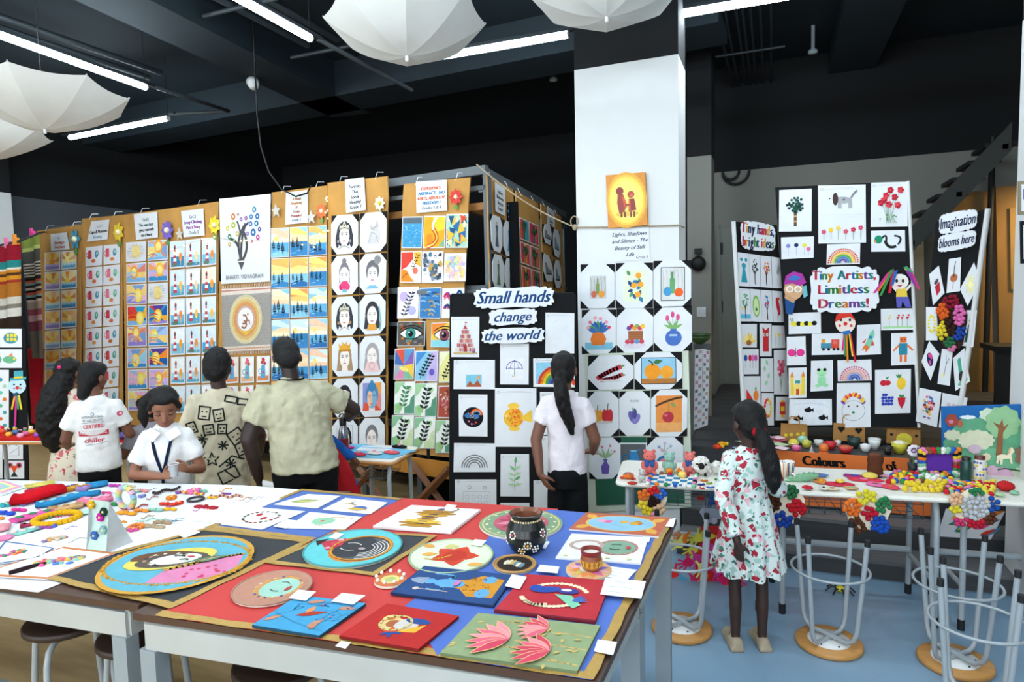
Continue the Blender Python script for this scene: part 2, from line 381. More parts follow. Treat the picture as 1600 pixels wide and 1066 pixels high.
# ---------------------------------------------------------------- steel cage that carries the cardboard panels
PWA,PWB=V(-2.19,4.73,0),V(-9.25,5.82,0);PW=vplane(PWA,PWB);WD=(PWB - PWA).normalized();WN=PW.n
RFA,RFB=V(-2.13,4.76,0),V(-2.42,7.7,0);RF=vplane(RFA,RFB);RD=(RFB - RFA).normalized();RN=RF.n
if RN.x < 0: RF.n=-RN;RN=RF.n
cage=thing('steel_cage',V(-2.19,4.8,0),'grey steel railing frame carrying the cardboard art panels','frame')
def bar(nm,a,b,w_=.05,h_=.05,m=DSTEEL):
 a=Vector(a);b=Vector(b);d=(b - a).normalized();x=d.cross(V(0,0,1)) if abs(d.z) < .9 else V(*WD);x.normalize();y=x.cross(d)
 ps=[p + x * sx * w_ / 2 + y * sy * h_ / 2 for p in (a,b) for sx,sy in ((-1,-1),(1,-1),(1,1),(-1,1))]
 return obj(nm,MB().add(ps,[(0,1,2,3),(7,6,5,4),(0,4,5,1),(1,5,6,2),(2,6,7,3),(3,7,4,0)]),m,cage)
back=-WN * .12;cA=PWA + WD * -.02 + back
for hgt,th in ((2.9,.07),(2.76,.035),(1.95,.05),(1.65,.03),(1.35,.03),(.75,.05)): bar('rail',cA + V(0,0,hgt),cA + WD * 7.1 + V(0,0,hgt),.05,th)
for s in (0,.42,.78,1.45,2.25,3.1,4.0,4.95,5.9,6.9): bar('post',cA + WD * s + V(0,0,0),cA + WD * s + V(0,0,2.87))
for hgt,th in ((2.9,.07),(2.74,.03),(1.95,.05),(1.2,.04)): bar('side_rail',cA + V(0,0,hgt) - RN * .05,cA + RD * 3.3 + V(0,0,hgt) - RN * .05,.05,th)
for i in range(24): bar('baluster',cA + RD * (.12 + i * .135) - RN * .05 + V(0,0,0),cA + RD * (.12 + i * .135) - RN * .05 + V(0,0,2.72),.022,.022)
bar('timber_batten',cA + V(0,0,2.62) + back * .4,cA + WD * 3 + V(0,0,2.62) + back * .4,.04,.06,BRASSW)
bar('timber_batten',cA + V(0,0,2.62) - RN * .2,cA + RD * 1.2 + V(0,0,2.62) - RN * .2,.04,.06,BRASSW)
bar('shelf',cA + V(0,0,1.93) - RN * .35,cA + RD * 3 + V(0,0,1.93) - RN * .35,.6,.03)
bar('dark_cladding',cA + RD * .02 + V(0,0,.95) - RN * .6,cA + RD * 3.3 + V(0,0,.95) - RN * .6,.03,1.9,BLACKCARD)
bar('dark_cladding',cA + V(0,0,1.4) + back * 4,cA + WD * 7 + V(0,0,1.4) + back * 4,.03,2.6,BLACKCARD)
# ---------------------------------------------------------------- tube lights
TUBE=M('lit_tube_diffuser','#dff3ff',.4,emit=50.0);TRACK=M('dark_light_track','#2c3338',.5)
def tube_light(a,b,label,group='suspended tube lights',power=1.0,down=True):
 a=Vector(a);b=Vector(b);d=(b - a);L=d.length;d.normalize();s=V(-d.y,d.x,0);mid=(a + b) / 2
 g=thing('tube_light',mid,label,'light',group)
 mb=MB();mb.tube([a,b],.028,n=10);obj('diffuser',mb,TUBE,g)
 obj('track',MB().box(mid + V(0,0,.04),(L + .3,.045,.03),rz=math.atan2(d.y,d.x)),TRACK,g)
 for e in (a,b): obj('suspension_wire',MB().tube([e + V(0,0,.05),V(e.x,e.y,4.7)],.004,n=5),CABLE,g)
 for e in (a,b): obj('end_cap',MB().tube([e,e + (e - mid).normalized() * .012],.03,n=10),WHITEP,g)
 ld=bpy.data.lights.new('tube_lamp','AREA');ld.shape='RECTANGLE';ld.size=L;ld.size_y=.06;ld.energy=TUBE_POWER * power;ld.color=(.86,.95,1.0);ld.spread=PI
 lo=bpy.data.objects.new('tube_lamp',ld);col.objects.link(lo);lo.parent=g;lo.location=V(0,0,-.035);lo.rotation_euler=(0,0,math.atan2(d.y,d.x))
 return g
ZT=4.0
def at_xy(x0,y0,x1,y1): return V(x0,y0,ZT),V(x1,y1,ZT)
tube_light(*at_xy(-5.58,3.05,-5.73,4.71),'long tube light at the upper left corner, running away from the viewer')
tube_light(*at_xy(-3.47,3.1,-3.50,4.42),'tube light left of the large white umbrella')
tube_light(Z(110,215,ZT),Z(262,185,ZT),'short tube light beside the umbrella at the far left')
tube_light(Z(685,89,ZT),Z(887,54,ZT),'tube light between the two umbrellas at the top')
tube_light(Z(1068,21,ZT),Z(1068,21,ZT) + V(1.5,.03,0),'tube light right of the white column')
# unseen tubes added over and behind the viewer to soften the frontal light
for x in (-7.6,-5.3,-3.0,-0.7,1.6):
 for y in (2.2,.2,-1.8):
  tube_light(V(x,y,ZT),V(x + 1.3,y,ZT),'tube light of the ceiling grid above the viewer',power=1.0)
# warm lamp in the corner by the honey coloured doors
ld=bpy.data.lights.new('corner_lamp','AREA');ld.shape='DISK';ld.size=.3;ld.energy=45;ld.color=(1,.74,.36)
c=V(3.1,8.2,3.0);g=thing('corner_lamp',c,'warm ceiling lamp in the corner by the honey wood doors','light');lo=bpy.data.objects.new('corner_bulb',ld);col.objects.link(lo);lo.parent=g;lo.location=(0,0,-.03)
obj('lamp_housing',MB().lathe(c,[(0,.1),(.18,.1),(.19,0),(.165,0),(.165,.06),(0,.06)]),WHITEP,g)
# ---------------------------------------------------------------- services under the ceiling
def run(name,pts,r,label,cat='pipe',mat=TRACK,group=None,n=6): return obj(name,MB().tube(pts,r,n=n),mat,label=label,cat=cat,group=group)
p=Z(1180,150,4.45)
for i,dx in enumerate((-.28,-.2,-.1,-.04,.03,.12,.22)):
 run('conduit',[V(p.x + dx,3.4,4.45),V(p.x + dx * .9,9,4.45)],.016,'thin dark conduit running along the ceiling right of the column','conduit',group='conduits right of the column')
for yy in (5.0,6.4,7.6): run('conduit_bracket',[V(p.x - .36,yy,4.43),V(p.x + .34,yy,4.43)],.015,'cross bracket under the ceiling conduits','bracket',group='conduit brackets')
for i,(x,dz) in enumerate(((-4.3,0),(-4.15,.05),(-3.95,0),(-6.3,.02),(-6.5,0))):
 run('conduit',[V(x,1.0,4.4 + dz),V(x,5.4,4.4 + dz)],.03,'dark conduit running along the ceiling beside the long tube light','conduit',group='conduits at the left')
for yy in (3.4,4.4,5.5): run('conduit_bracket',[V(-4.6,yy,4.36),V(-3.8,yy,4.36)],.02,'cross bracket under the left ceiling conduits','bracket',group='left conduit brackets')
e=V(-5.73,4.71,ZT);run('light_track',[e + V(0,.1,.03),e + V(0,1.05,.03),Z(265,183,ZT) + V(0,0,.03)],.02,'thin empty light track linking the tube lights at the left','track',DSTEEL)
e=V(-3.5,4.42,ZT);run('light_track',[e + V(0,.1,.03),e + V(0,1.6,.03)],.02,'thin empty light track beyond the tube light left of the umbrella','track',DSTEEL)
c0,c1=Z(405,178,4.4),PW(470,306,.03)
pts=[Z(405,178,4.35)] + [lerp(PW(402,180,.05),PW(402,180,.05),0)] + [PW(*p_,.06) for p_ in ((408,230),(420,268),(440,296),(462,307),(480,302),(486,290))]
run('hanging_cable',pts[1:],.008,'black cable hanging from the ceiling over the boat panel','cable',CABLE)
run('hanging_cable',[V(pts[1].x,pts[1].y,4.7),pts[1]],.008,'black cable drop above the boat panel','cable',CABLE)
pc=Z(395,128,4.25);g=thing('spotlight',pc,'small pale spotlight fitting under the long beam','light');obj('spot_head',MB().lathe(pc,[(0,.09),(.05,.08),(.07,0),(.06,0),(0,.02)],axis=(.4,-.3,-.6)),WHITEP,g);obj('bracket',MB().tube([pc,pc + V(-.1,.05,.2),pc + V(-.18,.1,.45)],.012,n=6),STEEL,g)
for px,py in ((1270,85),(865,128)):
 pc=Z(px,py,4.4);obj('sprinkler_head',MB().lathe(pc,[(0,0),(.05,.01),(.05,.04),(.02,.06),(.02,.3)],n=12),STEEL,label='small ceiling sensor ' + ('right of the conduits' if px > 1000 else 'left of the white column'),cat='sensor')
for i,(r_,px) in enumerate(((.16,1150),(.1,1142))):
 cc=Plane((0,8.83 - .04 * i,0),(0,-1,0))(px,268);run('cable_loop',[cc + V(r_ * math.cos(t_),0,r_ * math.sin(t_)) for t_ in [PI + PI * k / 10 for k in range(11)]],.018,'black cable loop at the top of the grey back wall','cable',CABLE,'cable loops')
# ---------------------------------------------------------------- umbrellas hung upside down
UMB=M('white_umbrella_fabric','#d9dad6',.8,var=.05,scale=5,bump=.1,bscale=9)
def umbrella(px,py,depth,R,dep,tilt,spin,label,ztop=4.7,side=0.):
 c=EYE + ray(px,py) * (depth / F)                       # apex
 to=V(-c.x,-c.y,0).normalized();ax=(V(0,0,-1) * math.cos(tilt) + to * math.sin(tilt) + V(-to.y,to.x,0) * side).normalized()   # points out of the apex, down and to the viewer
 x=ax.orthogonal().normalized();y=ax.cross(x)
 g=thing('umbrella',c,label,'umbrella','white umbrellas hung from the ceiling')
 def P_(r,a,sag=0.): return c - ax * (dep * (r / R) ** 1.75 - sag) + (x * math.cos(a) + y * math.sin(a)) * r
 for k in range(8):
  a0=spin + k * PI / 4;vs_,fs_=[],[];nr,na=8,6
  for i in range(nr + 1):
   for j in range(na + 1):
    u=j / na;r=R * i / nr;s=1 - .10 * (4 * u * (1 - u)) * (i / nr) ** 2
    a=a0 + u * PI / 4;vs_.append(P_(r * s,a,-.02 * 4 * u * (1 - u) * i / nr))
  for i in range(nr):
   for j in range(na): q_=i * (na + 1) + j;fs_.append((q_,q_ + 1,q_ + na + 2,q_ + na + 1))
  obj('canopy_panel',MB().add(vs_,fs_,smooth=True),UMB,g)
  obj('rib',MB().tube([P_(R * i / 6,a0) - ax * .008 for i in range(7)],.005,n=5),STEEL,g)
 obj('shaft',MB().tube([c + ax * .035,c - ax * .28],.008),WHITEP,g)
 obj('ferrule',MB().tube([c,c + ax * .03],.012),WHITEP,g)
 hp=c - ax * .28;obj('hanging_wire',MB().tube([hp,V(hp.x,hp.y,ztop)],.003,n=5),CABLE,g)
umbrella(636,88,4.0,.50,.23,.16,.25,'large white umbrella left of the tube light at top centre')
umbrella(948,27,4.0,.50,.2,.16,.55,'white umbrella above the white column')
umbrella(70,202,5.0,.60,.26,.10,.1,'white umbrella at the far left beside the short tube light')
umbrella(-30,247,6.3,.60,.26,.10,.4,'white umbrella cut by the left edge of the picture')
# ================================================================ MOTIFS drawn on the sheets
def pick(r,*a): return r.choice(a)
def m_sunrise(p,r):
 p.rect(.06,.06,.94,.94,pick(r,'#f8dc86','#f8cf70','#fbe8a8','#f7d890'))
 cx,cy=pick(r,.5,.4,.55),pick(r,.36,.42,.5)
 for k in range(9):
  a=PI * (k + .1) / 9;a2=a + PI / 18
  if k % 2 == 0:
   q=[(cx,cy)] + [(min(.94,max(.06,cx + 1.2 * math.cos(t))),min(.94,cy + 1.2 * math.sin(t))) for t in (a,a2 + .06)]
   p.poly(q,pick(r,'#f0a24a','#f4b478','#ea9448','#f8bd94'))
 p.circ(cx,cy,.14,pick(r,'#fbe25a','#f7a13a','#fff09a'))
 c1,c2=pick(r,('#6fb5d6','#c0e0ec'),('#3f93c4','#a8d4e6'),('#8fb7e0','#cfe2f0'),('#5fa8d0','#e4eef2'),('#7fc0dc','#d4e8f0'),('#9a8ac8','#c4b8e0'))
 for k,c in enumerate((c2,c1)):
  b=.34 - k * .12;p.poly([(.06,.06),(.94,.06),(.94,b)] + [(.94 - .088 * i,b + (.035 if i % 2 else -.02)) for i in range(1,10)] + [(.06,b)],c)
def m_mugs(p,r):
 c=pick(r,'#d8586a','#e0788a','#c8404c')
 x=.12 + r.random() * .1;p.poly([(x,.38),(x + .24,.38),(x + .22,.8),(x + .02,.8)],c);p.ring(x - .01,.6,.07,.03,c);p.ell(x + .12,.8,.1,.03,'#a83848')
 x=.62 + r.random() * .1;p.ell(x + .06,.6,.11,.2,pick(r,'#4f9a8c','#6ab08f','#4c8fae'),rot=-.3);p.ell(x + .08,.64,.05,.1,'#a9d2c0',rot=-.3)
 p.ell(.48 + r.random() * .1,.26,.13,.1,pick(r,'#e08a4a','#d86a44','#e6a05a'));p.ell(.5,.3,.04,.03,'#7b9a54')
 p.stroke([(.1,.12),(.9,.14)],.012,'#d9d9de')
def m_sunabstract(p,r):
 cols=['#ecb4d2','#cfb0e6','#a6c4ec','#f7d27c','#f2a866','#98d0e6','#f5bcc6','#e28474','#f6e28c','#7fa2d4']
 if r.random() < .25: cols=['#1f5fa8','#e23b2e','#f2b02c','#5b3f98','#f58a2a','#2f9ac4']
 cx,cy=.3 + r.random() * .4,.35 + r.random() * .35;n=14
 edge=lambda a: (min(.96,max(.04,cx + 1.3 * math.cos(a))),min(.95,max(.05,cy + 1.3 * math.sin(a))))
 p.rect(.04,.05,.96,.95,'#f3e4d8')
 for k in range(n): p.poly([(cx,cy),edge(2 * PI * k / n),edge(2 * PI * (k + .5) / n),edge(2 * PI * (k + 1) / n)],r.choice(cols))
 p.rect(.04,.05,.96,.12 + r.random() * .15,pick(r,'#7fb5e2','#9a86d0','#3f8fc8'));p.circ(cx,cy,.2,pick(r,'#f8d95a','#f9c23a','#f5a93a'));p.circ(cx,cy,.13,'#fbe68a')
 for k in range(3): p.curve((.05,.25 + .12 * k),(.3,.42 + .1 * k),(.5,.2 + .14 * k),.03,r.choice(cols))
def m_sunsketch(p,r):
 p.circ(.5,.52,.2,'#f0d98a')
 for k in range(26):
  a=2 * PI * k / 26;p.stroke([(.5 + .22 * math.cos(a),.52 + .26 * math.sin(a)),(.5 + .42 * math.cos(a),.52 + .42 * math.sin(a))],.012,pick(r,'#6f8fb4','#e2b95a','#d89a6a'))
def m_lighthouse(p,r):
 sea=pick(r,'#6fb8d8','#4aa2cf','#a7d3e6','#2f87b4');p.rect(.06,.05,.94,.95,pick(r,'#dcebf2','#eef3f4','#f4e6d2','#cfe4ee'))
 p.rect(.06,.05,.94,.42,sea);p.rect(.06,.05,.94,.16,pick(r,'#3a8fb8','#5aa9c8','#86c0d6'))
 x=.18 + r.random() * .1
 for k in range(5): p.poly([(x + .02 * k,.14 + k * .11),(x + .26 - .02 * k,.14 + k * .11),(x + .25 - .02 * k,.25 + k * .11),(x + .01 + .02 * k,.25 + k * .11)],'#c8434c' if k % 2 == 0 else '#f4f0ee')
 p.rect(x + .07,.69,x + .19,.77,'#4c4f5a');p.poly([(x + .05,.77),(x + .21,.77),(x + .13,.87)],'#b23a44')
 p.ell(.72,.4,.11,.17,pick(r,'#f2a23c','#f6c25a','#ee8f4a','#eed9a0'));p.curve((.7,.1),(.78,.2),(.7,.32),.03,'#f7dc8c')
 if r.random() < .5: p.ell(x + .1,.12,.2,.07,'#6a7a6a')
def m_jug(p,r):
 p.rect(.08,.06,.92,.94,pick(r,'#f1eee8','#e9dfd4','#dfe9ee'));p.rect(.08,.06,.92,.24,pick(r,'#d98a5a','#c97a54','#e5b08a'))
 c=pick(r,'#5fa6cf','#6fb2c8','#4a8fc0');p.poly([(.3,.16),(.7,.16),(.64,.6),(.62,.66),(.38,.66),(.36,.6)],c);p.ring(.27,.42,.12,.045,c);p.poly([(.6,.6),(.76,.72),(.6,.68)],c)
 for x,y in ((.42,.76),(.55,.84),(.62,.72),(.48,.88)): p.circ(x,y,.09,pick(r,'#d8445e','#e4657e','#c8324a'))
 p.circ(.5,.38,.06,'#d8445e');p.leaf(.5,.66,.2,.04,1.2,'#5f9a5a')
def m_boats(p,r):
 top,mid=pick(r,('#9fcde6','#f6d8ac'),('#f4bc62','#f8d98a'),('#c6e3ef','#f7c8a8'),('#ef9a52','#f6c870'),('#8cc6e2','#f5e0b8'),('#cfe8f2','#eef0e4'))
 hz=.42 + r.random() * .1;p.rect(.02,.02,.98,.98,top)
 c3=pick(r,'#f9dd7a','#f5c8a8','#fdf0c0','#f4b868','#cfe6ee');s0=r.uniform(-.2,.3)
 p.poly([(.02,hz),(.98,hz),(.98,hz + .3 + s0 * .5),(.02,hz + .3 - s0 * .5)],mid);p.poly([(.02,hz),(.98,hz),(.98,hz + .12),(.02,hz + .16)],pick(r,'#fbe9c0','#f8d0a8','#fdf3d8','#f7dc98'));p.poly([(.02,.8),(.02,.98),(.45,.98),(.98,.78),(.98,.7)],c3)
 if r.random() < .4: p.circ(.3,.62,.1,'#fbe07a')
 p.rect(.02,.02,.98,hz,pick(r,'#4a98cc','#66aed6','#3a84b8','#86c4e2','#a8d8ea'));p.poly([(.02,.02),(.98,.02),(.98,.16),(.5,.24),(.02,.14)],pick(r,'#2f6fae','#3f86be','#8cc8e0'))
 for k in range(3):
  p.poly([(.06 + .3 * k,.1 + .08 * k),(.34 + .22 * k,.12 + .07 * k),(.3 + .2 * k,.14 + .07 * k)],'#bfe0ee')
 for k in range(r.choice((3,3,4))):
  x=.16 + .24 * k + r.random() * .05;y=hz - .12 - r.random() * .12;s=.75 + r.random() * .5
  p.poly([(x - .09 * s,y),(x + .09 * s,y),(x + .06 * s,y - .05 * s),(x - .06 * s,y - .05 * s)],'#22303c')
  p.poly([(x - .005,y + .01),(x - .005,y + .28 * s),(x - .08 * s,y + .02)],'#1f2b36');p.poly([(x + .012,y + .01),(x + .012,y + .22 * s),(x + .07 * s,y + .02)],'#2f3d48')
  p.poly([(x - .04 * s,y - .06 * s),(x + .04 * s,y - .06 * s),(x,y - .16 * s)],'#4a6f8e')
def m_portrait(v):
 def f(p,r):
  g,dk='#b9b6b4','#4a4b50';sk='#f1e6df' if v not in (3,9) else '#e9e7e5'
  hair={0: '#3b3d44',1: '#8b8a8c',2: '#7a7478',3: '#6d6b6e',4: '#3b3d44',5: '#3d3a40',6: '#a98a6c',7: '#a9a2a4',8: '#2a2c33',9: '#4c88b4',10: '#26272c',11: '#77777a'}[v]
  cx=.5
  if v == 1:                                    # seated figure in profile
   p.ell(.55,.66,.16,.14,g);p.poly([(.3,.2),(.75,.2),(.8,.5),(.62,.62),(.45,.56),(.34,.4)],'#c9c7c6');p.circ(.52,.72,.1,'#dcd9d8');p.stroke([(.35,.25),(.45,.5),(.6,.45),(.7,.25)],.015,'#88868a');p.stroke([(.42,.6),(.55,.55),(.6,.66)],.012,'#88868a');return
  if v == 9:
   p.rect(.14,.16,.86,.86,'#e08a86');p.rect(.14,.16,.5,.86,'#8f93c8');p.poly([(.14,.16),(.86,.16),(.6,.34),(.2,.36)],'#e0583a');p.poly([(.6,.86),(.86,.86),(.86,.5)],'#f0a04a')
  if v in (0,4): p.ell(cx,.5,.3,.34,hair);p.ell(.24,.36,.07,.2,hair);p.ell(.76,.36,.07,.2,hair)
  elif v in (5,6,7,8,10): p.ell(cx,.52,.27,.32,hair);p.poly([(.24,.5),(.76,.5),(.82,.14),(.18,.14)],hair)
  elif v == 2: p.ell(cx,.62,.17,.22,hair);p.circ(cx,.86,.08,hair);p.rect(.3,.3,.34,.66,hair);p.rect(.66,.3,.7,.66,hair)
  else: p.ell(cx,.56,.25,.28,hair)
  if v == 3: p.circ(.68,.84,.13,'#8c8a8c')
  p.poly([(.4,.3),(.6,.3),(.62,.14),(.38,.14)],sk);p.ell(cx,.46,.19,.25,'#7fb0cf' if v == 9 else sk,n=18)
  if v == 9: p.ell(.42,.46,.1,.2,'#f0c0a0');p.ell(.5,.76,.16,.12,'#3f7fae');p.circ(.5,.88,.06,'#3f7fae')
  for s in (-1,1):
   p.curve((cx + s * .13,.53),(cx + s * .09,.57),(cx + s * .04,.53),.014,dk);p.ell(cx + s * .085,.495,.04,.018,'#ffffff');p.circ(cx + s * .085,.495,.018,'#26282c');p.curve((cx + s * .13,.495),(cx + s * .085,.525),(cx + s * .045,.49),.01,dk)
  p.stroke([(cx - .02,.48),(cx - .03,.40),(cx + .02,.395)],.01,'#9a8f8c');p.ell(cx,.335,.06,.02,'#b8504e' if v in (8,10) else '#c08a88')
  if v in (0,4):
   p.poly([(.3,.62),(.7,.62),(.66,.74),(.58,.72),(.5,.86),(.42,.72),(.34,.74)],'#c9c3b0');p.stroke([(.3,.63),(.5,.68),(.7,.63)],.02,'#6a665c');p.circ(.5,.74,.035,'#8a8066')
   for s in (-1,1): p.circ(cx + s * .22,.33,.045,'#b98a5c' if v == 4 else '#9a989a')
   p.stroke([(.3,.14),(.5,.22),(.7,.14)],.02,'#8a8888')
  if v == 2:
   for x,y in ((.38,.2),(.5,.16),(.62,.2),(.45,.26),(.56,.27),(.5,.22)): p.circ(x,y,.09,pick(r,'#e2467a','#ee6f9a','#d83468'))
   p.poly([(.4,.06),(.6,.06),(.56,.14),(.44,.14)],'#6fb5c8')
  if v == 3: p.stroke([(.3,.64),(.5,.7),(.7,.64)],.05,'#7c7a7c');p.poly([(.25,.12),(.75,.12),(.62,.2),(.38,.2)],'#7fb8d4')
  if v == 5: p.poly([(.3,.1),(.7,.1),(.64,.26),(.36,.26)],'#e0a24a');p.stroke([(.76,.7),(.84,.3),(.8,.1)],.05,'#7fb4c0')
  if v == 6:
   p.poly([(.3,.66),(.7,.66),(.74,.86),(.62,.76),(.58,.9),(.5,.78),(.42,.9),(.38,.76),(.26,.86)],'#e0a638');p.rect(.3,.64,.7,.69,'#b98028')
  if v == 7: p.poly([(.2,.1),(.8,.1),(.7,.34),(.3,.34)],'#eec8c8');p.ring(.5,.24,.1,.012,'#8a8086')
  if v == 8: p.ell(.5,.3,.1,.06,'#2a2c33')
  if v == 10: p.stroke([(.2,.1),(.2,.84),(.8,.84),(.8,.1)],.01,'#8fa0b4');p.ell(cx,.335,.07,.03,'#c8343c')
  if v == 11: p.stroke([(.36,.5),(.46,.5)],.012,dk)
 return f
def m_abs(v):
 def f(p,r):
  if v == 0:
   p.rect(.03,.03,.97,.97,'#4a9cc8');p.rect(.03,.78,.97,.97,'#5a6a74')
   for k in range(60): x,y=r.random() * .9,r.random() * .7;p.stroke([(x + .03,y + .04),(x + .1,y + .1 - .12 * r.random())],.016,pick(r,'#2f7fae','#8cc6dc','#3a88b8','#b9dce6'))
  elif v == 1:
   p.rect(.03,.03,.97,.97,'#f4a52c');p.poly([(.03,.97),(.4,.97),(.6,.5),(.97,.6),(.97,.97)],'#f8c93a');p.curve((.2,.05),(.9,.2),(.45,.6),.16,'#e0562e',12);p.curve((.2,.05),(.9,.2),(.45,.6),.07,'#f2d36a',12);p.curve((.45,.6),(.4,.8),(.6,.95),.1,'#ffffff');p.ell(.3,.3,.15,.17,'#f28a2c');p.poly([(.7,.05),(.97,.05),(.97,.3)],'#7fb08c')
  elif v == 2:
   p.rect(.03,.03,.97,.97,'#a9cfb4')
   for k in range(34):
    x,y,s=r.random() * .86 + .06,r.random() * .86 + .06,.1 + r.random() * .12;a=r.random() * 6;p.poly([(min(.97,max(.03,x + s * math.cos(a + t))),min(.97,max(.03,y + s * math.sin(a + t)))) for t in (0,2.1,4.0)],pick(r,'#2c6a9c','#e2663c','#f2b84a','#7fb9a2','#d94a3a','#f4e2b0','#27557c'))
  elif v == 3:
   p.rect(.03,.03,.97,.97,'#fbf3e6');p.poly([(.03,.97),(.03,.4),(.3,.5),(.6,.75),(.6,.97)],'#d9463a');p.poly([(.62,.97),(.97,.97),(.97,.5),(.7,.62)],'#f2b23c');p.poly([(.03,.03),(.03,.42),(.3,.4),(.5,.18),(.7,.03)],'#ef8a2c');p.circ(.72,.38,.13,'#e8705a');p.curve((.55,.4),(.7,.6),(.86,.9),.018,'#1d2024')
   for t in range(5): p.leaf(.6 + .06 * t,.5 + .09 * t,.13,.02,2.6,'#1d2024');p.leaf(.6 + .06 * t,.5 + .09 * t,.13,.02,.2,'#1d2024')
   p.curve((.1,.15),(.2,.25),(.35,.3),.02,'#1d2024')
  elif v in (4,5):
   p.rect(.03,.03,.97,.97,'#f2f0f2' if v == 4 else '#f4e6e2')
   for k in range(46):
    x,y=.1 + r.random() * .8,.1 + r.random() * .8;p.circ(x,y,.03 + r.random() * .08,pick(r,*(('#b9a2d0','#8f94a2','#6a7a8a','#c8a24a','#4f7a8c','#d9cfe0','#3f4652') if v == 4 else ('#f0b8c4','#b9dce0','#f2d884','#c9b4e0','#f4cfa8','#9ad0c0'))))
   for k in range(8): p.ring(.15 + r.random() * .7,.15 + r.random() * .7,.06,.012,'#4a4a58' if v == 4 else '#c88aa8')
  elif v == 6:
   p.rect(.03,.03,.97,.97,'#ece6f4');p.ell(.3,.7,.2,.16,'#c3b0e2');p.ell(.7,.25,.2,.14,'#b7b4e6');p.curve((.3,.05),(.5,.4),(.75,.92),.02,'#3a3d4a')
   for t in range(7): y=.12 + .11 * t;x=.33 + .058 * t;p.leaf(x,y,.2,.035,2.7,'#3a3d4a');p.leaf(x,y,.2,.035,.3,'#3a3d4a')
  elif v == 7:
   p.rect(.03,.03,.97,.97,'#3f7cb4')
   for k in range(22): y=r.random();x=r.random() * .7;p.curve((x + .03,.06 + y * .85),(x + .12,.2 + y * .7),(x + .26,.05 + y * .85),.045,pick(r,'#7fb0d6','#2c5f96','#d8b46a','#a9cfe4','#c99a4a'))
  elif v == 8:
   p.rect(.06,.06,.94,.94,'#e9f2f4')
   for k in range(14): y=r.random() * .75 + .1;x=r.random() * .6 + .1;p.curve((x,y),(x + .1,y + .2),(x + .2,y),.09,pick(r,'#e2467a','#3f8fc8','#5ab88c','#8a62b8','#f08ab0','#2c5f96'))
  elif v in (9,10):
   if v == 9:
    p.rect(.02,.02,.98,.98,'#5c5650')
    for k in range(40): x,y=r.random() * .84 + .04,r.random() * .84 + .04;p.rect(x,y,x + .1,y + .1,pick(r,'#a9542e','#3f6a4a','#8a6a3a','#4a4f6a','#c8823a','#6d7f86'))
   else: p.rect(.02,.02,.98,.98,'#f5c84a');p.poly([(.02,.98),(.6,.98),(.02,.5)],'#f08a3c');p.rect(.02,.02,.98,.3,'#8cd0dc')
   p.poly([(.12,.5),(.3,.68),(.5,.74),(.7,.68),(.9,.5),(.7,.34),(.5,.28),(.3,.34)],'#f4f1ea');p.circ(.5,.5,.19,'#3f8f86' if v == 9 else '#8a4a58');p.circ(.5,.5,.09,'#14181a');p.circ(.45,.56,.03,'#ffffff')
   p.curve((.1,.5),(.5,.98),(.92,.5),.035,'#1a1a1e',12);p.curve((.1,.5),(.5,.08),(.92,.5),.02,'#1a1a1e',12);p.curve((.12,.68),(.5,1.0),(.9,.7),.03,'#3a2a22',10)
  elif v == 11:
   pts=[(.03,.97),(.03,.03),(.97,.03),(.97,.97),(.5,.97),(.97,.5),(.5,.03),(.03,.5)];p.rect(.03,.03,.97,.97,'#c8b8da')
   cs=['#e0584a','#5a9cc8','#8a62b0','#f0c84a','#7fb89a','#e08ab0','#a9b0b8','#4a6fb0'];order=[0,4,3,5,2,6,1,7]
   for i in range(8): p.poly([(.5,.46),pts[order[i]],pts[order[(i + 1) % 8]]],cs[i])
   p.ell(.5,.34,.25,.07,'#f2e27a',rot=-.3)
  elif v in (12,13):
   p.rect(.04,.04,.96,.96,'#8fc4e2' if v == 12 else '#eee79a');p.poly([(.04,.96),(.04,.5),(.5,.96)],'#4a8fd0' if v == 12 else '#f4f2c8');p.poly([(.5,.04),(.96,.04),(.96,.96),(.7,.96)],'#c8b8e6' if v == 12 else '#f0eab0');p.circ(.75,.3,.12,'#6a62c0' if v == 12 else '#d8d48a');p.curve((.25,.1),(.4,.5),(.75,.9),.025,'#1d2326')
   for t in range(7): p.leaf(.3 + .07 * t,.2 + .1 * t,.17,.04,2.7,'#1d2326');p.leaf(.3 + .07 * t,.2 + .1 * t,.17,.04,.1,'#1d2326')
  elif v == 14:
   p.rect(.04,.04,.96,.96,'#b4543e')
   for k in range(30): x,y=.2 + r.random() * .6,.15 + r.random() * .7;p.leaf(x,y,.16,.05,r.random() * 6,pick(r,'#e8dccb','#d98a9a','#8a3a34','#c8a27a'))
  else:
   p.rect(.02,.02,.98,.98,'#f1f5ec');a,b=('#a9d3a2','#5f9c7f') if v % 2 else ('#8fc49a','#cfe3b0')
   p.poly([(.02,.98),(.02,.6),(.2,.7),(.3,.85),(.5,.9),(.5,.98)],a);p.poly([(.98,.02),(.98,.6),(.8,.5),(.75,.3),(.5,.2),(.5,.02)],b);p.poly([(.02,.02),(.3,.02),(.36,.2),(.2,.36),(.02,.3)],a);p.circ(.25,.22,.13,'#9ccb84');p.circ(.75,.8,.1,'#b9dba2');p.circ(.62,.84,.045,'#5f8f8c')
   dk='#22322c' if v in (16,17,18) else '#4a8a62';p.curve((.35,.12),(.5,.4),(.6,.85),.02,dk)
   for t in range(5): p.leaf(.42 + .04 * t,.25 + .13 * t,.24,.055,2.5,dk);p.leaf(.42 + .04 * t,.25 + .13 * t,.24,.055,.4,dk)
 return f
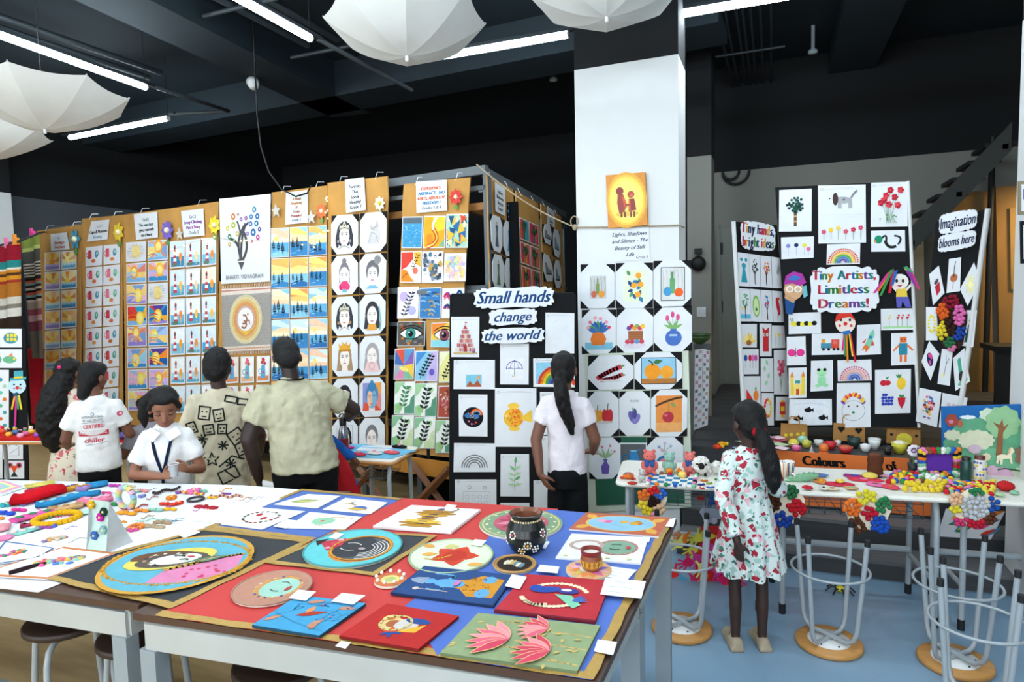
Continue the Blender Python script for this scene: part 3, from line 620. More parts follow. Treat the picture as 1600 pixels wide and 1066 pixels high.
ABS_LABEL={0: 'icy blue abstract texture',1: 'orange abstract of swirling horn shapes',2: 'abstract of small orange and blue triangles',3: 'abstract of red and orange waves with black twig',4: 'abstract of grey and purple bubbles',5: 'pastel abstract of soft bubbles',6: 'black twig over lilac washes',7: 'swirling blue wave abstract',8: 'abstract of curling pink and blue loops',9: 'green eye on a dark patchwork',10: 'brown eye on yellow ground',11: 'abstract of sharp coloured triangles',12: 'black leaf twig over blue and lilac',13: 'black leaf twig over pale yellow',14: 'rust painting of scattered leaves',15: 'green leaf abstract with light stems',16: 'pale green abstract with black twig',17: 'green leaf abstract with dark twig',18: 'mint abstract with dark leaves'}
def scribble(p): 
 p.stroke([(.1,.93),(.9,.93)],.006,'#b9bcc4');p.ring(.08,.93,.03,.008,'#9aa0a8',8);p.stroke([(.3,.95),(.75,.95)],.008,'#c9ccd2')
KID={}
def kid(name):
 def d(f): KID[name]=f;return f
 return d
@kid('castle of pink bricks')
def _(p,r):
 scribble(p)
 for k in range(5):
  w_=.36 - .06 * k;y=.14 + .11 * k
  for i in range(10 - k): x=.5 - w_ + 2 * w_ * (i + .5) / (10 - k);p.rect(x - .03,y,x + .03,y + .09,pick(r,'#c98a84','#b86a6a','#d9b09a','#a8606a','#e4c8b0'))
 p.poly([(.42,.7),(.58,.7),(.5,.8)],'#b04a4a');p.stroke([(.5,.78),(.5,.88)],.01,'#7a4a4a');p.poly([(.5,.88),(.6,.86),(.5,.84)],'#c8384a');p.poly([(.44,.14),(.56,.14),(.56,.28),(.5,.32),(.44,.28)],'#a83a3a');p.rect(.08,.08,.92,.13,'#c9b07a');p.ell(.8,.13,.05,.03,'#6a4f9a')
@kid('faint pencil sketch')
def _(p,r):
 scribble(p)
 for k in range(24): x,y=.12 + r.random() * .6,.1 + r.random() * .7;p.stroke([(x,y),(x + .15,y + .06 * r.random())],.006,'#cfd1d6')
@kid('purple umbrella')
def _(p,r):
 scribble(p);p.rect(.18,.14,.82,.66,'#e6e8ee');p.ring(.5,.38,.28,.025,'#4a3a8c',14,0,PI)
 for x in (.35,.5,.65): p.curve((.5,.6),(x,.5),(x,.38),.012,'#4a3a8c')
 p.stroke([(.22,.38),(.35,.41),(.5,.38),(.65,.41),(.78,.38)],.02,'#4a3a8c');p.stroke([(.5,.38),(.5,.22)],.018,'#5a8f4a');p.ring(.46,.22,.04,.018,'#c8a23a',8,PI,2 * PI)
@kid('small brown mountains under blue sky')
def _(p,r): scribble(p);p.rect(.3,.08,.68,.5,'#7cc0d8');p.poly([(.3,.08),(.4,.3),(.48,.14),(.58,.32),(.68,.1),(.68,.08)],'#a85838');p.circ(.6,.4,.04,'#e89a5a')
def bow(p,x,y,R,cols,w,n=14,dots=False,r=None):
 for i,c in enumerate(cols):
  rr=R - i * w
  if dots:
   for k in range(n + 1): a=PI * k / n;p.circ(x + rr * math.cos(a),y + rr * p.asp * math.sin(a),w * .42,c,7)
  else: p.ring(x,y,rr,w,c,n,0,PI)
RB=['#d8402e','#f08a30','#f4cf3a','#5aa84a','#3f86c8','#6a4aa0']
@kid('painted rainbow on blue')
def _(p,r): scribble(p);p.rect(.06,.06,.94,.86,'#8cc8e0');bow(p,.56,.1,.42,RB,.06);p.rect(.04,.02,.96,.1,'#f1f1ee')
@kid('round night picture with moon and clouds')
def _(p,r):
 scribble(p);p.circ(.5,.46,.36,'#14161c',22);bow(p,.62,.52,.2,['#d8402e','#f0a030','#3f86c8'],.04,8)
 for x,y in ((.32,.5),(.6,.48)): p.ell(x,y,.12,.06,'#3f6fa8')
 for k in range(14): a=r.random() * 6.28;q=r.random() * .3;p.circ(.5 + q * math.cos(a),.46 + q * math.sin(a) * p.asp,.012,'#f4e6b0',6)
 for x,y in ((.35,.36),(.45,.3),(.6,.34)): p.circ(x,y,.035,pick(r,'#e4b83a','#d8402e','#d86a9a'))
@kid('orange and yellow paper-scrap fish')
def _(p,r):
 scribble(p);p.ell(.45,.5,.24,.17,'#f0b83a',20);p.poly([(.66,.52),(.88,.64),(.9,.42),(.66,.46)],'#f2c64a');p.ell(.45,.7,.14,.05,'#f2c64a');p.ell(.47,.31,.13,.04,'#f2c64a')
 for k in range(70): a=r.random() * 6.28;q=r.random() ** .5;x,y=.5 + .16 * q * math.cos(a),.5 + .15 * q * math.sin(a);p.leaf(x,y,.05,.014,r.random() * 6,pick(r,'#f07a24','#e8642a','#f59338'))
 for k in range(40): a=r.random() * 6.28;x,y=.3 + .08 * math.cos(a) * r.random(),.5 + .11 * math.sin(a) * r.random();p.leaf(x,y,.05,.012,r.random() * 6,pick(r,'#f6d24a','#f4c030'))
 p.circ(.27,.53,.025,'#f4f0e0');p.circ(.27,.53,.01,'#222222')
@kid('small pink flowers')
def _(p,r):
 scribble(p)
 for k in range(9): p.circ(.15 + r.random() * .6,.2 + r.random() * .55,.03,pick(r,'#d85a8a','#c84a6a','#e88aa8'))
@kid('outlined rainbow dome')
def _(p,r): scribble(p);bow(p,.5,.16,.3,['#777a80','#e9ebee','#777a80','#e9ebee','#777a80','#e9ebee','#777a80','#e9ebee'],.028)
@kid('green leaf branch')
def _(p,r):
 scribble(p);p.curve((.5,.14),(.48,.4),(.52,.78),.02,'#a85a6a')
 for t,(x,y,a) in enumerate(((.5,.4,.5),(.5,.36,2.6),(.5,.52,.3),(.49,.5,2.8),(.51,.64,.6),(.5,.62,2.4),(.52,.78,1.5),(.5,.26,2.9),(.5,.28,.2))): p.curve((.5,y - .05),(.5,y),(x + .1 * math.cos(a),y + .06),.012,'#a85a6a',3);p.leaf(x,y,.24,.05,a,pick(r,'#7fc088','#a8d8a0','#62a874'))
@kid('outlined animals')
def _(p,r):
 scribble(p)
 for x in (.3,.45,.6,.75):
  for y in (.22,.42): p.ring(x,y,.05,.008,'#a9acb4',8)
 p.stroke([(.2,.1),(.2,.6),(.84,.6),(.84,.1),(.2,.1)],.007,'#b0b3ba');p.ring(.35,.75,.04,.01,'#8a8d94',8);p.ring(.72,.72,.04,.01,'#8a8d94',8)
@kid('black painted square')
def _(p,r): scribble(p);p.rect(.3,.04,.9,.7,'#17191e')
@kid('dark green tree')
def _(p,r):
 p.rect(.46,.12,.55,.5,'#6a4a30');p.rect(.46,.22,.55,.26,'#c89a6a');p.rect(.46,.34,.55,.38,'#c89a6a')
 for k in range(46): a=r.random() * 6.28;q=r.random() ** .5;p.leaf(.5 + .27 * q * math.cos(a),.64 + .19 * q * math.sin(a),.1,.045,r.random() * 6,pick(r,'#1c3f3a','#24504a','#163230','#2c5a4c'))
@kid('grey dog above a row of flowers')
def _(p,r):
 scribble(p);p.ell(.52,.74,.2,.06,'#a9abae');p.rect(.42,.6,.5,.72,'#a9abae');p.rect(.64,.6,.72,.72,'#a9abae');p.curve((.7,.78),(.76,.86),(.82,.9),.05,'#a9abae');p.ell(.3,.76,.1,.06,'#e0e1e3');p.ell(.37,.76,.06,.11,'#4a3834');p.circ(.25,.77,.015,'#26282c');p.circ(.55,.75,.03,'#77797c');p.stroke([(.0,.49),(1,.49)],.005,'#c0c3c8');p.stroke([(.1,.45),(.8,.45)],.005,'#c9ccd0')
 for k,c in enumerate(('#d8587a','#f0c83a','#ecd05a','#d85a6a','#c8304a','#d0506a')): x=.12 + .155 * k;y=.2 + .03 * (k % 3);p.stroke([(x,.06),(x,y)],.01,'#6a8a5a');[p.circ(x + .03 * math.cos(t),y + .025 * math.sin(t),.026,c,7) for t in (0,1.26,2.5,3.8,5)]
@kid('six red flowers on thin stems')
def _(p,r):
 scribble(p)
 for x,y in ((.28,.54),(.42,.7),(.54,.82),(.66,.66),(.82,.82),(.5,.5),(.74,.48),(.36,.6)):
  p.curve((x,y),(.45,.3),(.3 + .5 * x,.08),.01,'#5a8a5a');[p.circ(x + .05 * math.cos(t),y + .045 * math.sin(t),.05,pick(r,'#c8283a','#b01f34','#d8404c'),7) for t in (0,1.26,2.5,3.8,5)]
 for k in range(8): p.leaf(.25 + r.random() * .5,.12 + r.random() * .2,.07,.02,r.random() * 6,'#5a9a5a')
@kid('green headed swan with black body')
def _(p,r): p.curve((.3,.6),(.48,.95),(.45,.5),.06,'#20302c');p.ell(.22,.58,.12,.2,'#1f8a6a');p.curve((.42,.5),(.5,.1),(.72,.25),.09,'#26302c');p.curve((.7,.75),(.98,.7),(.8,.35),.06,'#26302c');p.circ(.12,.5,.04,'#d8843a')
@kid('three balloons')
def _(p,r):
 for x,y,c in ((.22,.6,'#7f86c0'),(.47,.62,'#1f2f5a'),(.72,.6,'#e4d84a'),(.84,.42,'#e070a8')): p.stroke([(x,.15),(x,y)],.01,'#9a9ca0');p.circ(x,y,.07,c)
@kid('dotted rainbow arch')
def _(p,r): bow(p,.5,.1,.44,RB,.07,20,True)
@kid('yellow and black caterpillar')
def _(p,r):
 for k in range(6): p.circ(.2 + .12 * k,.46 + (.03 if k % 2 else 0),.08,'#e8dc4a' if k % 2 == 0 else '#1c1e20')
 p.circ(.14,.5,.08,'#e8dc4a');p.stroke([(.1,.6),(.06,.75)],.015,'#333333');p.stroke([(.14,.6),(.13,.76)],.015,'#333333')
@kid('green and red flowers in a row')
def _(p,r):
 p.rect(.06,.08,.94,.18,'#a9d8a0')
 for x,c in ((.25,'#e8d890'),(.5,'#c83a4a'),(.62,'#d85a5a'),(.78,'#c83a3a')): p.stroke([(x,.16),(x,.5)],.014,'#6a9a5a');p.circ(x,.56,.045,c);p.circ(x + .03,.68,.035,c)
@kid('toy train of blue and red blocks')
def _(p,r): p.rect(.28,.3,.6,.55,'#4a8fa8');p.rect(.3,.55,.42,.74,'#e89a3a');p.rect(.6,.3,.84,.72,'#d8503c');p.rect(.64,.5,.78,.66,'#e0706a');[p.circ(x,.26,.05,'#26282c') for x in (.36,.52,.68,.8)]
@kid('green rocket')
def _(p,r): p.poly([(.35,.35),(.55,.25),(.75,.65),(.72,.85),(.58,.75)],'#7fc8a8');p.circ(.58,.58,.08,'#3f7fb0');p.poly([(.35,.35),(.55,.25),(.38,.08),(.34,.2),(.2,.14),(.28,.28)],'#e07a3a');p.poly([(.35,.4),(.2,.4),(.4,.55)],'#d84a3a');p.poly([(.58,.3),(.75,.3),(.65,.5)],'#d84a3a')
@kid('robot of orange and blue blocks')
def _(p,r): p.rect(.32,.32,.68,.68,'#2f86a0');p.rect(.36,.7,.64,.88,'#e8743a');p.circ(.44,.8,.03,'#222');p.circ(.56,.8,.03,'#222');p.stroke([(.32,.62),(.1,.46)],.08,'#e8743a');p.stroke([(.68,.62),(.9,.46)],.08,'#e8743a');p.rect(.36,.1,.46,.32,'#e8743a');p.rect(.56,.1,.66,.32,'#e8743a')
@kid('pink butterfly wings')
def _(p,r): p.ell(.26,.44,.22,.13,'#e03a8a',rot=-.5);p.ell(.72,.44,.22,.13,'#e03a8a',rot=.5);p.stroke([(.48,.3),(.48,.6)],.03,'#333')
@kid('pale green frog')
def _(p,r): p.ell(.5,.34,.2,.18,'#9adca8');p.ell(.5,.6,.22,.14,'#a8e4b0');[p.circ(x,.7,.08,'#1d2320') for x in (.36,.64)];[p.ell(x,.18,.12,.06,'#9adca8') for x in (.32,.68)];p.curve((.4,.54),(.5,.48),(.6,.54),.015,'#3a6a4a')
@kid('rainbow of coloured dots')
def _(p,r): bow(p,.5,.08,.42,['#c8486a','#e88a9a','#f0b08a','#b9a0d0','#3f6fc0','#2a4fa0'],.068,18,True)
@kid('yellow castle with orange roofs')
def _(p,r): p.rect(.1,.1,.28,.7,'#f0d04a');p.rect(.72,.1,.9,.7,'#f0d04a');p.rect(.28,.1,.72,.45,'#f4dc7a');p.poly([(.08,.7),(.3,.7),(.19,.9)],'#e88a3a');p.poly([(.7,.7),(.92,.7),(.81,.9)],'#e88a3a');p.rect(.42,.1,.58,.3,'#d84a3a');p.rect(.36,.48,.64,.58,'#3f9a8a')
@kid('three small black fish')
def _(p,r):
 p.rect(.04,.05,.96,.95,'#e4e9ef')
 for x,y in ((.45,.58),(.2,.26),(.78,.28)): p.ell(x,y,.09,.09,'#15171a');p.poly([(x + .07,y),(x + .13,y + .09),(x + .13,y - .09)],'#15171a');p.poly([(x - .02,y + .06),(x + .04,y + .15),(x + .06,y + .05)],'#15171a')
 p.curve((.1,.8),(.5,.9),(.9,.75),.01,'#b9c6d4')
@kid('round face with paint splash hair')
def _(p,r):
 p.ring(.5,.38,.34,.012,'#77797e',20);[p.circ(x,.48,.03,'#33363a') for x in (.36,.62)];p.circ(.5,.34,.045,'#3f8a4a')
 for k in range(16): a=.4 + 2.3 * k / 15;p.leaf(.5 + .26 * math.cos(a),.42 + .27 * math.sin(a),.17,.05,a + r.random() - .5,pick(r,'#e8642a','#f0b83a','#3f5fb0','#d83a4a','#7a4aa0','#f4d84a'))
@kid('cherries pineapple grapes and strawberry')
def _(p,r):
 p.circ(.24,.7,.1,'#c8283a');p.circ(.36,.7,.09,'#c8283a');p.leaf(.3,.78,.14,.03,.8,'#3f8a4a');p.ell(.74,.68,.13,.14,'#f0c83a');[p.leaf(.68,.8,.16,.03,a,'#3f8a4a') for a in (1.2,1.7,2.2)]
 for k in range(14): p.circ(.22 + .08 * (k % 4) + r.random() * .03,.2 + .07 * (k // 4) + .02,.05,pick(r,'#2a3fa0','#3f4fc0'))
 p.poly([(.64,.36),(.86,.36),(.84,.24),(.75,.1),(.66,.24)],'#c8243a');p.leaf(.75,.36,.12,.04,1.0,'#3f8a4a');p.leaf(.75,.36,.12,.04,2.1,'#3f8a4a')
def simple(name,fn): KID[name]=fn
def k_tree(c,t='#3a2c24'):
 def f(p,r):
  p.curve((.5,.08),(.48,.3),(.5,.5),.08,t);p.curve((.5,.35),(.4,.5),(.3,.6),.03,t);p.curve((.5,.35),(.6,.5),(.7,.6),.03,t)
  for k in range(22): a=r.random() * 6.28;q=r.random() ** .5;p.circ(.5 + .3 * q * math.cos(a),.64 + .2 * q * math.sin(a),.06,r.choice(c),7)
 return f
simple('teal mouse figure',lambda p,r: (p.poly([(.2,.12),(.8,.12),(.6,.55),(.4,.55)],'#2f9aa8'),p.circ(.5,.62,.2,'#2f9aa8'),p.circ(.3,.8,.13,'#2f9aa8'),p.circ(.72,.8,.13,'#2f9aa8')))
simple('bare black tree',k_tree(['#22262a','#33383c']))
simple('red and yellow autumn tree',k_tree(['#d8402e','#f0b83a','#e8642a','#c8283a']))
simple('grey kite sketch',lambda p,r: (p.poly([(.4,.5),(.6,.85),(.75,.6),(.55,.4)],'#9aa0a6'),p.curve((.55,.4),(.4,.25),(.5,.08),.02,'#8a8d92')))
simple('green tree over blue water',lambda p,r: (p.rect(.05,.08,.95,.22,'#5fb8d8'),k_tree(['#5fb87a','#3f9a62'])(p,r),p.circ(.25,.4,.1,'#f0d84a')))
simple('halved avocado',lambda p,r: (p.ell(.5,.48,.34,.34,'#7fb85a'),p.ell(.5,.46,.26,.27,'#d4e8a8'),p.circ(.5,.38,.12,'#4a8a4a')))
simple('blue leaved tree',k_tree(['#3f8fc8','#62b0d8','#2f6fa8','#d84a5a']))
simple('red parrot shape',lambda p,r: (p.ell(.5,.5,.16,.3,'#c8283a',rot=.2),p.circ(.55,.75,.12,'#d84a3a'),p.poly([(.45,.3),(.55,.3),(.4,.05)],'#3a3f44')))
simple('yellow hand-print sunrise',lambda p,r: ([p.leaf(.5,.2,.5,.07,PI * (k + .5) / 7,r.choice(['#f4cf5a','#f0b04a','#f6df8a'])) for k in range(7)],p.ell(.5,.2,.16,.12,'#a86a3a')))
simple('red owl',lambda p,r: (p.poly([(.25,.15),(.75,.15),(.75,.75),(.8,.9),(.5,.8),(.2,.9),(.25,.75)],'#c82f34'),p.circ(.38,.66,.1,'#f4efe6'),p.circ(.62,.66,.1,'#f4efe6'),p.circ(.38,.66,.05,'#222'),p.circ(.62,.66,.05,'#222')))
simple('pale yellow flowers',lambda p,r: [(p.stroke([(x,.1),(x,.5)],.02,'#7fae6a'),p.circ(x,.58,.09,c)) for x,c in ((.25,'#f2e49a'),(.5,'#e8d05a'),(.75,'#f0c8d4'))])
simple('row of balloons',lambda p,r: [(p.stroke([(x,.25),(x,.6)],.02,'#8a8d92'),p.ell(x,.65,.1,.13,c)) for x,c in ((.22,'#2a4fa0'),(.48,'#c8283a'),(.64,'#e070b0'),(.82,'#c85ab0'))])
simple('green leaf prints',lambda p,r: [p.leaf(.3 + .25 * (k % 2),.2 + .2 * k,.36,.1,.8 + .4 * k,'#9ad0a0') for k in range(4)])
simple('bunch of pink thumbprint flowers',lambda p,r: ([p.circ(.3 + .4 * r.random(),.45 + .35 * r.random(),.11,r.choice(['#d84a6a','#e0708a','#c83a5a'])) for k in range(14)],[p.curve((.5,.08),(.45,.3),(.35 + .1 * k,.45),.02,'#6a9a5a') for k in range(4)]))
simple('red and orange sailing boat',lambda p,r: (p.poly([(.15,.3),(.55,.3),(.15,.62)],'#d8342e'),p.ell(.72,.42,.16,.16,'#f08a3a'),p.leaf(.7,.56,.2,.05,1.5,'#5a9a4a')))
simple('flower wreath ring',lambda p,r: [p.circ(.5 + .26 * math.cos(k * .42),.54 + .26 * math.sin(k * .42),.1,r.choice(['#e8402e','#f0b83a','#f4d84a','#e8742e']),7) for k in range(15)])
simple('red lantern',lambda p,r: (p.rect(.3,.25,.7,.78,'#d8302e'),p.rect(.36,.4,.64,.6,'#f4c83a'),p.rect(.38,.14,.62,.25,'#f0b83a'),p.rect(.38,.78,.62,.86,'#f0b83a')))
simple('red flower pot',lambda p,r: (p.poly([(.4,.15),(.75,.2),(.8,.5),(.35,.48)],'#b8283a'),[p.leaf(.55,.5,.34,.08,.9 + .35 * k,'#5a4a5a') for k in range(5)]))
simple('dancer in brown tutu',lambda p,r: (p.ell(.5,.42,.3,.12,'#b86a44'),p.stroke([(.5,.45),(.5,.75),(.58,.9)],.06,'#33302e'),p.stroke([(.5,.35),(.45,.1)],.05,'#c89a7a')))
simple('pale yellow star burst',lambda p,r: ([p.leaf(.5,.5,.36,.05,k * PI / 4,'#efe6a0') for k in range(8)],p.circ(.5,.5,.1,'#f6efc0')))
simple('yellow pompom ring',lambda p,r: [p.circ(.5 + .26 * math.cos(k * .45),.5 + .24 * math.sin(k * .45),.11,'#e8d23a',7) for k in range(14)])
simple('woman in dark green gown',lambda p,r: (p.poly([(.25,.1),(.78,.14),(.58,.6),(.45,.6)],'#1f4f48'),p.circ(.52,.7,.08,'#d8c0a8'),p.circ(.52,.6,.06,'#b83a4a'),p.curve((.5,.7),(.6,.85),(.55,.92),.05,'#26282c')))
simple('dark blue parrot with pink spots',lambda p,r: (p.ell(.5,.5,.2,.3,'#1f2f5a',rot=-.5),[p.circ(.4 + .25 * r.random(),.35 + .3 * r.random(),.07,'#d84a8a') for k in range(4)]))
simple('black dancer on yellow',lambda p,r: (p.leaf(.35,.2,.5,.1,1.3,'#efe08a'),p.stroke([(.45,.3),(.55,.6),(.75,.75)],.04,'#1c1e22'),p.stroke([(.55,.6),(.45,.85)],.03,'#1c1e22')))
simple('green bottle with dark plants',lambda p,r: (p.rect(.35,.4,.6,.85,'#4aa88a'),p.ell(.5,.3,.2,.15,'#3a3434'),p.ell(.55,.12,.35,.07,'#6ab89a')))
simple('multicoloured hedgehog',lambda p,r: ([p.circ(.5 + .26 * math.cos(a) * q,.54 + .28 * math.sin(a) * q,.06,r.choice(['#d8402e','#f0b83a','#3f8f5a','#3f6fc0','#e8e4d8','#26282c','#e070a0'])) for a,q in [(r.random() * 6.28,r.random() ** .5) for _k in range(44)]],p.poly([(.3,.3),(.12,.36),(.3,.5)],'#e8d8c0'),p.ell(.4,.2,.08,.03,'#8a6a9a'),p.ell(.6,.2,.08,.03,'#8a6a9a')))
simple('faint red outlines',lambda p,r: [p.ring(.3 + .2 * k,.7,.06,.02,'#d86a5a',8) for k in range(3)])
# still lifes on the column
STILL={}
def still(n):
 def d(f): STILL[n]=f;return f
 return d
@still('green bottle with a cup and an orange')
def _(p,r): p.rect(.28,.22,.76,.74,'#c9cac9');[p.curve((.3 + .1 * k,.7),(.36 + .1 * k,.5),(.3 + .1 * k,.3),.02,'#a9abac') for k in range(5)];p.rect(.46,.32,.56,.56,'#7f9a5a');p.rect(.49,.56,.53,.68,'#6a8a4a');p.ell(.4,.32,.08,.08,'#c86a52');p.ell(.62,.32,.09,.08,'#e89a3c')
@still('orange branch with blue leaves')
def _(p,r):
 p.rect(.2,.14,.84,.84,'#e4efd0')
 for k in range(16): p.leaf(.36 + .4 * r.random(),.22 + .5 * r.random(),.17,.05,r.random() * 6,pick(r,'#2f5f8a','#3f7fa8','#2a4a7a','#5f9a6a'))
 for x,y in ((.62,.72),(.5,.5),(.68,.52),(.6,.3)): p.circ(x,y,.08,'#f0a43a')
@still('bottle cup and orange in a dark frame')
def _(p,r): p.rect(.2,.14,.84,.86,'#26282c');p.rect(.22,.155,.82,.845,'#d9dad8');[p.curve((.25 + .1 * k,.8),(.3 + .1 * k,.5),(.24 + .1 * k,.3),.02,'#bfc1c2') for k in range(6)];p.rect(.44,.3,.58,.62,'#6aa870');p.rect(.48,.62,.54,.76,'#5a9460');p.ell(.38,.34,.11,.1,'#4a9ac8');p.circ(.68,.32,.12,'#e8642e')
@still('bouquet in an orange vase')
def _(p,r):
 p.rect(.1,.1,.9,.26,'#7fc0d8');p.poly([(.3,.2),(.66,.2),(.72,.34),(.62,.5),(.34,.5),(.26,.34)],'#e07a34')
 for k in range(9): p.leaf(.48,.5,.34,.07,.3 + .32 * k,pick(r,'#3f6fb0','#5a9a6a','#2f5fa8'))
 for x,y in ((.25,.72),(.4,.82),(.55,.8),(.72,.72),(.8,.6),(.2,.6)): p.circ(x,y,.05,pick(r,'#e0708a','#d84a6a','#f0a0b0'))
@still('fruit basket with plums')
def _(p,r):
 p.rect(.32,.3,.72,.5,'#a86a44');[p.stroke([(.32,.32 + .05 * k),(.72,.32 + .05 * k)],.012,'#7a4a30') for k in range(4)]
 for k,c in enumerate(('#6a4a9a','#c8384a','#e8a23a','#8ab05a','#d84a5a','#f0c04a')): p.circ(.34 + .075 * k,.56 + .04 * (k % 2),.065,c)
 p.ell(.5,.18,.3,.07,'#d9d0dc');[p.ell(.3 + .13 * k,.26,.07,.05,pick(r,'#c8485a','#5a9ac8','#d8708a')) for k in range(4)]
@still('pink tulips in a blue vase')
def _(p,r): p.ell(.52,.3,.22,.18,'#4a6fb8');p.rect(.44,.44,.6,.52,'#4a6fb8');p.rect(.42,.34,.62,.38,'#b9cbe8');[(p.curve((.52,.5),(.5,.6),(x,y),.012,'#6aa05a'),p.ell(x,y,.05,.07,'#d8508a')) for x,y in ((.36,.74),(.5,.82),(.64,.76))];[p.leaf(.52,.5,.28,.04,a,'#7fb06a') for a in (.5,1.1,2.2,2.7)]
@still('red chillies')
def _(p,r): p.curve((.22,.34),(.4,.5),(.72,.66),.1,'#c8384a');p.curve((.3,.28),(.55,.3),(.76,.44),.09,'#d8505a');p.stroke([(.72,.66),(.8,.7)],.03,'#5a8a4a');p.stroke([(.76,.44),(.82,.42)],.03,'#5a8a4a');p.ell(.5,.26,.25,.03,'#d8d2d2')
@still('two oranges on a blue ground')
def _(p,r): p.rect(.14,.14,.88,.86,'#26445a');p.rect(.155,.3,.865,.84,'#8fc4de');p.rect(.155,.16,.865,.3,'#b8793c');p.circ(.38,.48,.17,'#f09a2c',16);p.circ(.68,.46,.14,'#f0a436',16);p.curve((.38,.64),(.4,.74),(.3,.78),.025,'#4a6a3a');p.leaf(.4,.72,.2,.05,.2,'#4a7a4a')
@still('two bell peppers')
def _(p,r): [p.ell(.24 + .09 * k,.46,.08,.14,'#e8a03a') for k in range(3)];[p.ell(.56 + .09 * k,.46,.085,.15,'#c8343a') for k in range(3)];p.stroke([(.33,.58),(.34,.7)],.03,'#5a8a4a');p.stroke([(.65,.6),(.67,.73)],.03,'#5a8a4a');p.ell(.55,.32,.3,.03,'#cfc6c2')
@still('purple aubergines')
def _(p,r): p.ell(.42,.42,.1,.15,'#6a62a8',rot=.4);p.ell(.56,.38,.11,.13,'#857cc0',rot=-.5);p.ell(.5,.5,.08,.12,'#54508c');p.leaf(.45,.56,.12,.04,1.6,'#8ab08a');p.text('Still life',.5,.76,.05,'#55575c',.2)
@still('red plum hanging on an orange ground')
def _(p,r): p.rect(.14,.1,.86,.88,'#e8924a');p.rect(.14,.1,.86,.3,'#eca866');p.curve((.14,.66),(.5,.8),(.86,.84),.06,'#6a4a34');p.stroke([(.5,.76),(.5,.5)],.02,'#6a8a4a');p.leaf(.54,.72,.2,.05,-.6,'#8aa05a');p.ell(.48,.42,.16,.12,'#b83a48');p.ell(.42,.46,.05,.03,'#d86a74')
@still('drooping flowers in a purple vase')
def _(p,r): p.poly([(.42,.12),(.62,.12),(.66,.3),(.56,.42),(.6,.48),(.44,.48),(.48,.42),(.38,.3)],'#6a58a8');[(p.curve((.52,.48),(x,.8),(x + .06,y),.012,'#7fa06a'),p.circ(x + .05,y,.04,'#d87a8a')) for x,y in ((.22,.62),(.36,.78),(.62,.8),(.76,.66))];[p.leaf(.52,.5,.34,.04,a,'#9ab88a') for a in (.6,1.2,1.9,2.5)]
@still('blue jug on a wooden table')
def _(p,r): p.rect(.04,.04,.96,.96,'#5c6064');p.rect(.04,.04,.96,.24,'#a8703c');p.poly([(.28,.18),(.72,.18),(.74,.4),(.64,.72),(.42,.72),(.3,.45)],'#3a86bc');p.ring(.24,.46,.12,.05,'#3a86bc');p.poly([(.6,.68),(.82,.78),(.62,.76)],'#3a86bc');p.ell(.52,.72,.12,.03,'#8cc0dc')
@still('blue teapot with flowers')
def _(p,r): p.ell(.5,.32,.24,.2,'#3f78b0');p.ell(.46,.34,.1,.1,'#e08a8a');[(p.curve((.5,.5),(.48,.64),(x,y),.012,'#7fa07a'),p.circ(x,y,.045,c)) for x,y,c in ((.34,.74,'#8f9ac8'),(.5,.84,'#c8b0d0'),(.66,.76,'#b0c8d8'),(.42,.66,'#d0a8b8'))]
# ================================================================ CARDBOARD ART PANELS on the cage
ORD=['first','second','third','fourth','fifth','sixth','seventh','eighth']
def cell(pts,nr,nc,r,c,gu=.05,gv=.05):            # pixel sub-quad TL TR BR BL
 tl,tr,br,bl=[V(*p) for p in pts]
 def at(u,v): return lerp(lerp(tl,tr,u),lerp(bl,br,u),v)
 u0,u1,v0,v1=(c + gu) / nc,(c + 1 - gu) / nc,(r + gv) / nr,(r + 1 - gv) / nr
 return [at(u0,v0),at(u1,v0),at(u1,v1),at(u0,v1)]
def jig(pts,r,a=.9): return [V(p[0] + r.uniform(-a,a),p[1] + r.uniform(-a,a)) for p in pts]
def panel(pts,label,pl=PW,off=.0,mat=CARD,rng=random.Random(3),t=.012):
 """hanging sheet of corrugated board with an uneven outline"""
 q=pxq(pl,pts,off);n=pl.n;mb=MB();nx,ny=6,14;g=[[None] * (nx + 1) for _ in range(ny + 1)]
 ph=rng.random() * 6
 for j in range(ny + 1):
  for i in range(nx + 1):
   p=bil(q,i / nx,j / ny);e=1 if i in (0,nx) or j in (0,ny) else 0
   g[j][i]=p + n * (.004 * math.sin(i * 1.1 + ph)) * (1 if j > 1 else 1) + (q[1] - q[0]).normalized() * (e * rng.uniform(-.006,.006))
 vs_=[p for row in g for p in row];k=len(vs_);vs_ += [p - n * t for p in vs_];W_=nx + 1
 fs_=[]
 for j in range(ny):
  for i in range(nx): a=j * W_ + i;fs_ += [(a,a + 1,a + 1 + W_,a + W_),(k + a + W_,k + a + 1 + W_,k + a + 1,k + a)]
 bd=[i for i in range(W_)] + [j * W_ + nx for j in range(1,ny + 1)] + [ny * W_ + i for i in range(nx - 1,-1,-1)] + [j * W_ for j in range(ny - 1,0,-1)]
 fs_ += [(bd[i],bd[(i + 1) % len(bd)],k + bd[(i + 1) % len(bd)],k + bd[i]) for i in range(len(bd))]
 o=obj('cardboard_panel',mb.add(vs_,fs_,'#b98748'),mat,label=label,cat='panel',group='cardboard art panels' if pl is PW else 'cardboard panels on the side railing')
 for u in (.2,.8):
  p=bil(q,u,1);obj('string_tie',MB().tube([p + V(0,0,-.02) + n * .004,p + V(0,0,.05) - n * .03,p + V(0,0,.06) - n * .11],.003,n=4),PAPER,o)
 return o
